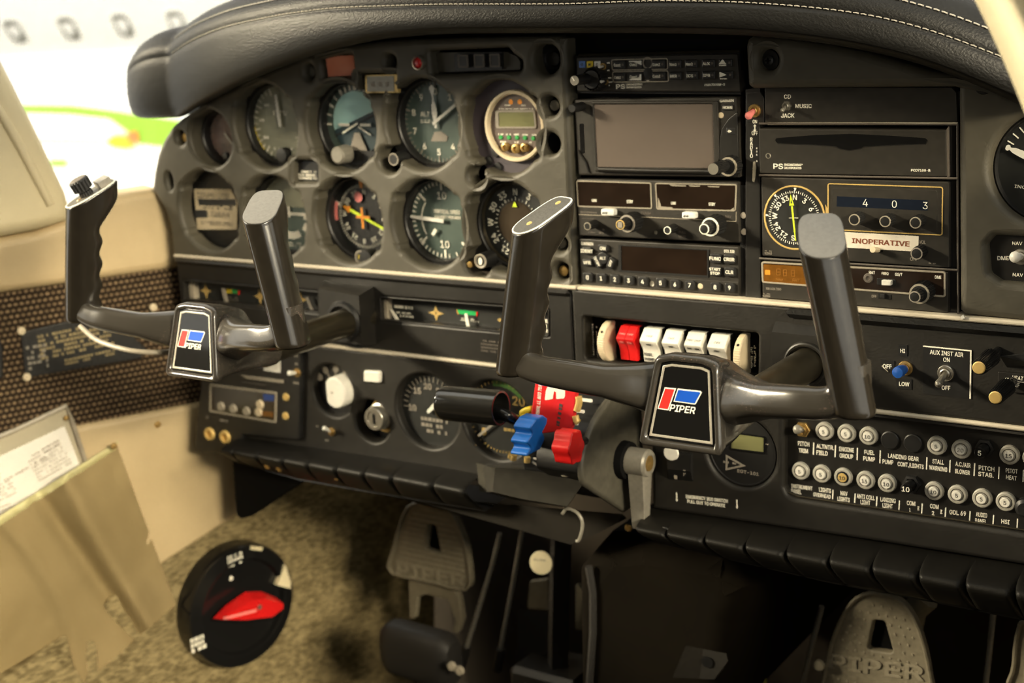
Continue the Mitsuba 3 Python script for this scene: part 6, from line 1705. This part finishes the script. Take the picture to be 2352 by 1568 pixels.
# throttle: a hollow T handle on a black arm
th_ = thing('throttle_lever', 'glossy black tubular T handle throttle lever with an open right end', 'lever')
TY = -.125
c0, c1 = at((1014, 925), TY), at((1151, 937), TY + .002)
ax_ = (c1 - c0) / np.linalg.norm(c1 - c0)
L_ = np.linalg.norm(c1 - c0)
R_ = .0158
part(th_, 'handle', lathe([(0, 0), (R_ * .7, 0), (R_ * .93, .0016), (R_ * .99, .005), (R_, .02), (R_, L_ - .001), (R_ * .97, L_), (R_ * .86, L_), (R_ * .84, L_ - .001), (R_ * .84, L_ - .02), (0, L_ - .02)], c0, ax_, 56), 'mat_throttle', 30)
principled('mat_throttle', (.012, .0115, .010), .13, spec=.9, coat=.8)
p1 = c1 - ax_ * .012
arm_p = [p1 + [0, .006, -.004], at((1172, 958), TY + .012), at((1200, 975), -.085), at((1235, 1000), -.03)]
part(th_, 'arm', tube(spline(arm_p, 12), .0052, 12), 'mat_black_gloss', 40)
# propeller: blue knob with a wavy face
pr = thing('propeller_lever', 'bright blue propeller lever knob with a three lobed wavy face', 'lever')
BY = -.128
def k1z(x, y, yy=BY):
    return at(k1(x, y), yy)
lobes = [(205, 680), (480, 720)]
prof = []
for s in np.linspace(0, 1, 40):
    y = -.0075 * (0.25 + .75 * (0.5 - .5 * math.cos(2 * math.pi * (s * 2.5 + .03)))) - .003 * math.sin(math.pi * s)
    prof.append((y, s))
zt, zb = k1z(340, 690)[2], k1z(260, 1240)[2]
xl, xr = k1z(205, 690)[0], k1z(470, 700)[0]
xl2, xr2 = k1z(120, 1200)[0], k1z(400, 1250)[0]
ring_f = [(BY + .004 + y, zt + (zb - zt) * s) for y, s in prof]
body_ = Polygon(ring_f + [(BY + .017, zb - .000), (BY + .022, zb + .006), (BY + .0225, zb + .010), (BY + .017, (zt + zb) / 2), (BY + .0225, zt - .010), (BY + .022, zt - .005), (BY + .014, zt)])
m = yzprism(body_, xl, xr, .0014)
v = m.vertices
sh_ = (v[:, 2] - zt) / (zb - zt)
m.vertices = np.c_[v[:, 0] + (xl2 - xl) * sh_, v[:, 1], v[:, 2]]
part(pr, 'knob', m, 'mat_blue', 40)
part(pr, 'screw', lathe([(.0042, 0), (.004, .001), (0, .0012)], k1z(505, 1020, BY + .016), (1, 0, 0), 20), 'mat_brass', 30)
part(pr, 'arm', tube([k1z(420, 1020, BY + .016), at(k1(600, 1060), -.06), at(k1(640, 1060), -.02)], .0045, 10), 'mat_black', 40)
# mixture: red fluted knob
mx = thing('mixture_lever', 'bright red faceted mixture lever knob at the quadrant cheek', 'lever')
RY = -.125
o0, o1 = at(k1(790, 1180), RY), at(k1(1060, 1190), RY)
xa, xb = o0[0], o1[0]
zc = at(k1(930, 1190), RY)[2]
hz = (at(k1(930, 900), RY)[2] - at(k1(930, 1450), RY)[2]) / 2
fl = []
for i in range(60):
    t = 2 * math.pi * i / 60
    r = 1 + .085 * math.cos(6 * t + .5) 
    fl.append((RY + .012 + .0125 * r * math.cos(t), zc + hz * .93 * r * math.sin(t)))
part(mx, 'knob', yzprism(Polygon(fl), xa - .003, xb - .003, .0015), 'mat_red', 25)
part(mx, 'arm', tube([(xa + .008, RY + .016, zc), (xa + .004, -.09, zc - .004), (xa, -.06, zc - .008)], .004, 10), 'mat_black', 40)
# key ring with red tag
kt = thing('key_tag', 'red plastic key tag with white logo hanging behind the red and blue lever knobs', 'key tag')
KY = -.088
tagq = [(475, 100), (1125, 215), (1060, 790), (1040, 850), (1000, 880), (570, 925), (395, 680)]
part(kt, 'tag', prism(quad([k1(*q) for q in tagq], KY, .0012), KY, KY + .0042, .0011, 3, True), 'mat_red_tag', 40)
lgp = [(690, 160), (940, 190), (940, 330), (925, 372), (805, 380), (800, 270), (778, 258), (765, 270), (748, 378), (640, 400), (625, 385), (640, 260), (665, 190)]
part(kt, 'logo', prism(quad([k1(*q) for q in lgp], KY, .0004), KY - .0003, KY), 'mat_white')
A, B = at(k1(522, 720), KY - .0002), at(k1(580, 130), KY - .0002)
ex = (B - A) / np.linalg.norm(B - A); ey = np.array([-ex[2], 0, ex[0]])
part(kt, 'lettering', text_on('NORMAL LL 800 759-', A + ey * -.0002, ex, ey, np.linalg.norm(B - A), .0034), 'mat_white')
A, B = at(k1(850, 805), KY - .0002), at(k1(905, 440), KY - .0002)
ex = (B - A) / np.linalg.norm(B - A); ey = np.array([-ex[2], 0, ex[0]])
part(kt, 'dark_lettering', specks_on(A, ex, ey, np.linalg.norm(B - A), .0034, 1, 31, 1.0, .9), 'mat_ink')
single('yellow_key_cap', tube(spline([at(k1(430, 535), KY + .004), at(k1(330, 560), KY + .003), at(k1(270, 600), KY + .003), at(k1(300, 640), KY + .003), at(k1(390, 620), KY + .004)], 20), .0030, 10), 'mat_yellow', 'curved yellow plastic piece peeking out left of the red key tag', 'key cap', None, True)
for P_, lb in (([(1150, 340), (1160, 430), (1125, 560)], 'upper brass key piece right of the red tag'), ([(1100, 640), (1120, 720), (1150, 750)], 'lower brass key piece right of the red tag'), ([(140, 1250), (125, 1330)], 'brass rod end below the blue knob'), ([(100, 1245), (90, 1300)], 'second brass rod end left below the blue knob'), ([(345, 1290), (345, 1370)], 'cream rod end between the blue knob and the red knob')):
    q = [at(k1(*p), -.086) for p in P_]
    single('brass_pin', tube(q if len(q) > 2 else [q[0], (q[0] + q[1]) / 2, q[1]], .0032, 10), 'mat_gold', lb, 'pin', 'brass pieces around the levers', 40)
# alternate air lever on the cheek
aa = thing('alternate_air_lever', 'grey metal lever hanging down from a round pivot beside the quadrant cheek', 'lever')
AX = .078
pv = onplane(a6(2085, 958), (AX, 0, 0), (1, 0, 0))
part(aa, 'pivot', lathe([(.0130, -.020), (.0130, -.002), (.0115, 0), (.0080, .0002), (.0078, -.001), (0, -.001)], pv, (1, 0, 0), 44), 'mat_grey_metal', 30)
part(aa, 'screw', lathe([(.0074, -.0012), (.0070, .0004), (.0010, .0006), (.0009, -.0004), (0, -.0004)], pv, (1, 0, 0), 28), 'mat_brass', 30)
e1 = onplane(a6(2020, 1530), (AX - .010, 0, 0), (1, 0, 0))
part(aa, 'arm', hull([pv + [dx, dy, -.006] for dx in (-.018, -.003) for dy in (-.009, .009)] + [pv + [dx, dy, -.012] for dx in (-.018, -.002) for dy in (-.007, .007)] + [np.array([pv[0] + dx, e1[1] + dy, e1[2] + dz]) for dx in (-.018, -.005) for dy, dz in ((-.0050, .002), (.0050, .002), (-.0035, -.0012), (.0035, -.0012))]), 'mat_grey_metal', 25)
part(aa, 'base', lathe([(.018, -.030), (.0175, -.021), (.014, -.020)], pv, (1, 0, 0), 40), 'mat_void')
# hook and brackets below the quadrant
hk = [at(a6(*q), -.045) for q in ((1300, 1410), (1340, 1365), (1420, 1390), (1470, 1450), (1482, 1520), (1465, 1600), (1445, 1650), (1425, 1655))]
single('wire_hook', tube(spline(hk, 30), .0016, 8), 'mat_grey_metal', 'bent steel hook hanging below the quadrant tray', 'hook', None, True)
# ---------------------------------------------------------------- under the panel
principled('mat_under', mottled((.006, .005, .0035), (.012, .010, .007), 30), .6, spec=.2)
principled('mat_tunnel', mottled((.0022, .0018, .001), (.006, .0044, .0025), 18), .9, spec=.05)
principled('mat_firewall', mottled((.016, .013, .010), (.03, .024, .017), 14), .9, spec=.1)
part(wl, 'firewall', box(-.62, .80, .42, .44, -.16, .75), 'mat_firewall')
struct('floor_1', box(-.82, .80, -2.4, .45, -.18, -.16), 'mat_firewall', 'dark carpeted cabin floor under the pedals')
# dark bracket under the left panel
single('support_bracket', prism(quad([(533, 1058), (545, 1045), (600, 1050), (694, 1108), (575, 1186), (552, 1192), (542, 1182)], .004, .002), .004, .012, .002), 'mat_void', 'black triangular bracket under the far left end of the panel', 'bracket')
# centre tunnel, with the upright post of the trim column
tn = thing('centre_tunnel', 'dark brown carpeted hump between the two foot wells', 'tunnel')
g_ = quad([(1345, 1290), (1410, 1215), (1500, 1205), (1700, 1235), (1760, 1330), (1720, 1420), (1690, 1640), (1350, 1640)], .05, .01)
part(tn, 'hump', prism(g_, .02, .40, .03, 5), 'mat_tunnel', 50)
part(tn, 'edge_strip', tube([at(p, .018) for p in ((1352, 1300), (1362, 1360), (1362, 1450), (1352, 1600))], .004, 8), 'mat_rubber', 40)
ub = thing('underpanel_cover', 'dark plate under the quadrant with a slanting lower edge', 'cover')
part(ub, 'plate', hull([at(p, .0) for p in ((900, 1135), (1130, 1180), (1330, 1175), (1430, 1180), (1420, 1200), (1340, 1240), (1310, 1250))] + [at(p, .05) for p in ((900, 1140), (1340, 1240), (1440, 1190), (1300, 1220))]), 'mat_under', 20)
part(ub, 'screw', lathe([(.004, 0), (.003, .001), (0, .0014)], at((1443, 1212), -.002), n=12), 'mat_brass', 30)
post = thing('trim_column', 'black upright post in the middle of the left foot well', 'column')
part(post, 'post', tube([at((1290, 1215), .12), at((1285, 1330), .12), at((1282, 1500), .12), at((1280, 1590), .12)], [.0135, .0135, .0135, .0135], 4), 'mat_panel', 20)
part(post, 'foot', box(*sorted([at((1200, 1530), .12)[0], at((1352, 1530), .12)[0]]), .09, .16, at((1250, 1600), .12)[2], at((1250, 1518), .12)[2], .006), 'mat_panel', 30)
part(post, 'base_block', hull([at(p, .13) for p in ((1190, 1400), (1255, 1405), (1262, 1500), (1190, 1520))] + [at(p, .2) for p in ((1190, 1400), (1255, 1405), (1262, 1500), (1190, 1520))]), 'mat_void')
tg = thing('round_tag', 'round cream tag with three lines of tiny print beside the black post', 'tag')
o = at((1243, 1292), .10)
part(tg, 'disc', lathe([(.0132, 0), (.0128, .0012), (0, .0014)], o, (.25, -.95, .18), 36), 'mat_cream_bright', 30)
principled('mat_cream_bright', (.72, .64, .42), .5)
part(tg, 'lettering', specks_on(o + [-.0075, -.0025, -.007], np.array([.97, .25, 0]), np.array([0, 0, 1.]), .015, .014, 3, 4, .9, .35), 'mat_ink')
for q, lb in (([(1217, 1335), (1258, 1330), (1262, 1402), (1212, 1398)], 'tan plate below the round cream tag'), ([(1322, 1340), (1345, 1360), (1352, 1450), (1322, 1445)], 'tan plate strip right of the black post')):
    single('tan_plate', prism(quad(q, .22, .002), .22, .226, .001), 'mat_pedal', lb, 'plate')
# push rods
for q, lb, m in (([(1148, 1225), (1130, 1300), (1072, 1485)], 'left steel push rod slanting down beside the left pedal', 'mat_grey_metal'), ([(1200, 1215), (1180, 1330), (1150, 1490)], 'second steel push rod right of the left pedal', 'mat_grey_metal'), ([(1888, 1392), (1865, 1480), (1842, 1580)], 'thin steel rod left of the right pedal', 'mat_grey_metal'), ([(2282, 1405), (2272, 1500), (2262, 1590)], 'thin dark rod right of the right pedal', 'mat_grey_metal')):
    p = [at(px_, .16) for px_ in q]
    rk_ = thing('push_rod', lb, 'rod', None)
    part(rk_, 'rod', tube(p, .0028, 10), m, 40)
    part(rk_, 'end_fitting', tube([p[-1], p[-1] + (p[-1] - p[-2]) / np.linalg.norm(p[-1] - p[-2]) * .03], .006, 10), 'mat_rubber', 40)
hose = [at(q, .12) for q in ((1722, 1395), (1730, 1450), (1742, 1510), (1750, 1570))]
single('yellow_hose', tube(spline(hose, 20), np.linspace(.002, .0055, 20), 10), mottled and 'mat_hose', 'olive yellow hose hanging behind the centre tunnel', 'hose', None, True)
principled('mat_hose', (.13, .13, .015), .5)
vb = thing('valve_bracket', 'dark metal bracket with a keyhole at the bottom beside the tunnel', 'bracket')
part(vb, 'plate', hull([at(p, .02) for p in ((1575, 1482), (1668, 1500), (1672, 1518), (1640, 1560), (1545, 1555))] + [at(p, .04) for p in ((1575, 1490), (1672, 1510), (1640, 1575), (1535, 1575))]), 'mat_panel', 20)
part(vb, 'keyhole', disc(at((1624, 1520), .0185), .006, n=20), 'mat_void')
# rudder pedals
def pedal(y, top_px, pts, hole, label, dots, letters, legs=None):
    p = thing('rudder_pedal', label, 'pedal', None)
    g_ = Polygon(spline([xz(q, y) for q in pts], 60))
    h_ = quad(hole, y, .003)
    part(p, 'tread', prism(g_.buffer(0).difference(h_), y, y + .008, .0022, 3, True), 'mat_pedal', 40)
    rim = np.array(g_.exterior.coords)[::2]
    part(p, 'rim', tube(np.c_[rim[:, 0], np.full(len(rim), y - .001), rim[:, 1]], .0022, 8, False), 'mat_pedal', 40)
    part(p, 'shadow_opening', prism(h_.buffer(.001), y + .009, y + .012), 'mat_void')
    if dots:
        inn = g_.buffer(-.008).difference(h_.buffer(.003))
        x0, z0, x1, z1_ = inn.bounds
        st = .0085
        q = [lathe([(.0014, 0), (.0010, .0010), (0, .0012)], (x, y, z), n=8) for i, z in enumerate(np.arange(z0, z1_, st)) for x in np.arange(x0 + (i % 2) * st / 2, x1, st) if inn.contains(Point(x, z)) and (z > letters[1] + .012 or z < letters[1] - .004)]
        labels[part(p, 'studs', cat(*q), 'mat_pedal_lit', 30)] = {'label': 'raised studs', 'kind': 'stuff'}
    else:
        inn = g_.buffer(-.008).difference(h_.buffer(.003))
        x0, z0, x1, z1_ = inn.bounds
        rows_ = []
        for z in np.arange(letters[1] + .016, z1_, .0068):
            s_ = inn.intersection(sbox(x0, z, x1, z + .0026))
            for gg in getattr(s_, 'geoms', [s_]):
                if gg.area > 1e-6:
                    rows_.append(prism(gg, y - .001, y))
        labels[part(p, 'ribs', cat(*rows_), 'mat_pedal_lit')] = {'label': 'raised ribs', 'kind': 'stuff'}
    part(p, 'lettering', text_on('PIPER', np.array([letters[0], y - .0002, letters[1]]), np.array([1., 0, letters[3]]), np.array([0, 0, 1.]), letters[2], .0145, th=.0012), 'mat_pedal_lit')
    return p, y
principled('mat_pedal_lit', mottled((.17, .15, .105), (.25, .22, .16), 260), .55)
y = .15
A = at((912, 1318), y); B = at((1068, 1345), y)
p, y = pedal(.15, None, [(985, 1150), (940, 1163), (920, 1205), (905, 1260), (897, 1312), (985, 1333), (1072, 1352), (1078, 1300), (1065, 1235), (1042, 1185), (1010, 1156), (985, 1150)], [(985, 1205), (1000, 1206), (1012, 1270), (976, 1262)], 'tan metal rudder pedal lettered PIPER in the left foot well, above the black pad', False, (A[0], A[2], B[0] - A[0], (B[2] - A[2]) / (B[0] - A[0])))
part(p, 'bracket', prism(quad([(938, 1330), (1040, 1350), (1052, 1375), (1060, 1425), (1048, 1455), (1040, 1450), (1046, 1425), (1030, 1378), (980, 1365), (955, 1370), (950, 1420), (940, 1420)], .155), .155, .165, .001, 2, True), 'mat_pedal', 40)
y = .10
A = at((1905, 1532), y); B = at((2122, 1562), y)
p, y = pedal(.10, None, [(2018, 1362), (1980, 1366), (1950, 1392), (1925, 1440), (1905, 1500), (1890, 1575), (1885, 1620), (2015, 1640), (2150, 1655), (2138, 1560), (2125, 1490), (2100, 1420), (2065, 1378), (2018, 1362)], [(2006, 1424), (2032, 1426), (2052, 1500), (1992, 1492)], 'tan metal rudder pedal with raised studs, right foot well, cut by the picture bottom', True, (A[0], A[2], B[0] - A[0], (B[2] - A[2]) / (B[0] - A[0])))
part(p, 'pivot_bolt', lathe([(.006, 0), (.005, .003), (0, .004)], at((1882, 1526), .09), n=16), 'mat_pedal_lit', 30)
part(p, 'backing_arm', tube([at((2130, 1372), .14), at((2100, 1400), .14), at((2090, 1450), .16)], .012, 12), 'mat_pedal', 40)
p, y = pedal(.11, None, [(2345, 1430), (2335, 1470), (2330, 1530), (2325, 1600), (2500, 1630), (2490, 1500), (2440, 1420), (2390, 1405), (2345, 1430)], [(2420, 1450), (2440, 1452), (2450, 1500), (2410, 1495)], 'second tan rudder pedal at the right picture edge', True, (at((2350, 1570), .11)[0], at((2350, 1570), .11)[2], .07, -.05))
# black brake pad
bp = thing('brake_pedal', 'thick black rubber covered bar below the left rudder pedal', 'pedal')
c0, c1 = at((890, 1478), .10), at((1045, 1522), .10)
sec = []
for t in np.linspace(0, 1, 13):
    c = c0 + (c1 - c0) * t
    k = .75 + .25 * min(1, min(t, 1 - t) / .12) ** .5
    sec.append(ellring(c, np.array([0, 1, 0.]), np.array([.0, 0, 1.]), .020 * k, .034 * k, 3.2))
m = loft(sec)
if m.volume < 0:
    m.invert()
part(bp, 'rubber_bar', m, 'mat_rubber', 40)
for X, Y in ((1040, 1528), (1058, 1538)):
    part(bp, 'bolt', lathe([(.0055, 0), (.005, .004), (0, .005)], at((X, Y), .075), n=14), 'mat_frame', 30)

# ---------------------------------------------------------------- fuel selector on the side panel
fs = thing('fuel_selector', 'round black fuel selector with a red pointer handle on the carpeted side panel', 'fuel selector')
fo = CP + CN * .014
fo = onplane((545, 1387), fo, CN)
def fpt(u, v, out):
    return fo + CT * u + np.array([0, 0, v]) + CN * out
part(fs, 'ring', lathe([(.079, -.014), (.079, .006), (.0765, .012), (.062, .016), (.0605, .0155), (.058, .008), (0, .008)], fo, CN, 72), 'mat_black_gloss', 30)
_c, _s = math.cos(math.radians(-15)), math.sin(math.radians(-15))
def fpt2(u, v, o_):
    return fpt(u * _c - v * _s, u * _s + v * _c, o_)
hp2 = [(-.046, -.006), (-.010, -.010), (.030, -.010), (.046, -.001), (.044, .006), (.020, .013), (-.004, .014), (-.030, .004)]
front = [fpt2(u, v, .034) for u, v in hp2]; back_ = [fpt2(u * 1.04, v * 1.45, .018) for u, v in hp2]
part(fs, 'handle', hull(front + back_), 'mat_red', 20)
part(fs, 'pointer_line', hull([fpt2(u, v, o_) for u, v in ((-.045, -.0035), (-.043, -.0065), (.004, -.0010), (.004, .0028)) for o_ in (.033, .0346)]), 'mat_pink')
part(fs, 'hub', lathe([(.016, .008), (.014, .020), (0, .020)], fo, CN, 36), 'mat_black_gloss', 30)
part(fs, 'handle_screw', lathe([(.0032, .034), (.0028, .0350), (0, .0352)], fpt(.009, .002, 0) , CN, 16), 'mat_print_dark', 30)
for u, v, w_, h_, sd in ((-.006, .066, .022, .016, 3), (-.069, -.020, .024, .020, 5)):
    part(fs, 'lettering', specks_on(fpt(u - w_ / 2, v - h_ / 2, .0152), CT, np.array([0, 0, 1.]), w_, h_, 3, sd, .95, .7), 'mat_print')
part(fs, 'cream_wedge', hull([fpt(u, v, o_) for u, v in ((.050, .012), (.066, .034), (.072, .008), (.070, .000)) for o_ in (.010, .0165)]), 'mat_cream_bright')
part(fs, 'cream_dash', hull([fpt(u, v, o_) for u, v in ((.018, .070), (.034, .063), (.036, .067), (.020, .074)) for o_ in (.010, .0150)]), 'mat_cream_bright')
part(fs, 'dot', lathe([(.003, .008), (0, .009)], fpt(-.010, .040, 0), CN, 14), 'mat_print')

# ---------------------------------------------------------------- map pocket, papers and placard on the left wall
mpk = thing('map_pocket', 'creased beige cloth map pocket on the lower left wall', 'pocket')
def wallgrid(corners, nu, nv, fn):
    """A cloth between four pixels on the wall, pushed out by fn(u, v)."""
    P00, P10, P11, P01 = corners
    V = []
    for j in range(nv + 1):
        for i in range(nu + 1):
            u, v = i / nu, j / nv
            q = (np.array(P00) * (1 - u) * (1 - v) + np.array(P10) * u * (1 - v) + np.array(P11) * u * v + np.array(P01) * (1 - u) * v)
            V.append(wall(q, fn(u, v)))
    F = []
    for j in range(nv):
        for i in range(nu):
            a = j * (nu + 1) + i
            F += [[a, a + 1, a + nu + 2], [a, a + nu + 2, a + nu + 1]]
    return TM(V, F)
def folds(u, v):
    b = .012 + .036 * math.sin(math.pi * min(1, u * 1.05)) ** .6 * (1 - .35 * v)
    n_ = float(meshkit.fbm(np.array([[u * 3.2 + v * 1.4, v * 2.2, 0.3]]), 3, 5)[0])
    f = .016 * math.exp(-((u - .80 - .10 * v) / .035) ** 2) - .016 * math.exp(-((u - .70 - .16 * v) / .03) ** 2) + .006 * math.exp(-((u - .55 - .3 * v + .2 * v * v) / .025) ** 2)
    return b + .030 * (n_ - .5) + f
part(mpk, 'pocket', wallgrid([(-330, 1400), (268, 1020), (404, 1388), (-200, 1905)], 60, 50, folds), 'mat_cloth', True)
principled('mat_cloth', mottled((.20, .15, .068), (.30, .23, .118), 9), .8, spec=.2)
principled('mat_frayed', mottled((.50, .46, .20), (.62, .58, .34), 120), .8)
def edgef(u, v):
    return folds(u, 0) + .003 + .003 * math.sin(v * math.pi) + .003 * (float(meshkit.noise(np.array([[u * 60, v * 3, 0]]), 3)[0]) - .5)
part(mpk, 'frayed_hem', wallgrid([(-330, 1392), (272, 1012), (266, 1032), (-330, 1424)], 90, 4, edgef), 'mat_frayed', True)
part(mpk, 'rivet', lathe([(.004, 0), (.003, .002), (0, .0025)], wall((262, 1024), .03), WN, 12), 'mat_brass', 30)
doc = thing('document', 'printed certificate in a clear plastic sleeve tucked into the map pocket', 'document')
part(doc, 'sleeve', wallgrid([(-200, 1085), (152, 932), (212, 1110), (-120, 1290)], 4, 4, lambda u, v: .014), 'mat_sleeve')
principled('mat_sleeve', (.42, .38, .28), .25, spec=.6)
part(doc, 'paper', wallgrid([(-200, 1140), (148, 978), (200, 1110), (-120, 1300)], 4, 4, lambda u, v: .0155), 'mat_paper')
part(doc, 'sleeve_edge', tube([wall(q, .016) for q in ((-200, 1083), (40, 985), (152, 932), (165, 965), (212, 1108))], .0028, 8), 'mat_frame', 40)
part(doc, 'rivet', lathe([(.003, 0), (.002, .0015), (0, .002)], wall((152, 960), .017), WN, 12), 'mat_brass', 30)
ex = WT; 
def wspeck(a, b, h, rows, seed):
    A, B = wall(a, .0165), wall(b, .0165)
    d = B - A; L = np.linalg.norm(d); d /= L
    up = np.cross(WN, d); up = up if up[2] > 0 else -up
    return specks_on(A, d, up, L, h, rows, seed, .9, .32)
part(doc, 'lettering', cat(wspeck((10, 1105), (120, 1045), .005, 1, 1), wspeck((90, 1105), (165, 1062), .034, 8, 2), wspeck((0, 1150), (40, 1130), .02, 5, 3), wspeck((100, 1040), (140, 1018), .008, 2, 4), wspeck((0, 1185), (30, 1170), .012, 3, 6)), 'mat_print_dim')
wp = thing('wall_placard', 'worn black placard with gold print screwed to the woven wall band', 'placard')
part(wp, 'plate', wall_slab([(48, 764), (200, 728), (268, 736), (335, 800), (325, 822), (58, 868)], .007, .004, .0006), 'mat_black')
def wsp(a, b, rows, seed, lowpx, fill=.85):
    A, B, C_ = wall(a, .0075), wall(b, .0075), wall(lowpx, .0075)
    d = B - A; L = np.linalg.norm(d); d /= L
    up = np.cross(WN, d); up = up if up[2] > 0 else -up
    return specks_on(A, d, up, L, abs(np.dot(C_ - A, up)), rows, seed, fill, .55)
part(wp, 'lettering', cat(wsp((95, 826), (262, 790), 6, 3, (92, 765)), wsp((150, 838), (270, 812), 2, 4, (148, 822))), 'mat_gold_dim')
principled('mat_gold_dim', (.30, .23, .11), .5)
part(wp, 'worn_patch', cat(wsp((66, 850), (112, 842), 5, 9, (62, 790), .45)), 'mat_print_dim')
for q in ((49, 760), (62, 866), (352, 706)):
    part(wp, 'screw', lathe([(.0048, 0), (.004, .002), (0, .003)], wall(q, .008), WN, 14), 'mat_cream', 30)
wp = thing('wall_placard', 'corner of a black fitting at the left picture edge on the woven band', 'placard')
part(wp, 'plate', wall_slab([(-120, 790), (-2, 768), (8, 800), (8, 868), (-100, 895)], .007, .004, .002), 'mat_black')
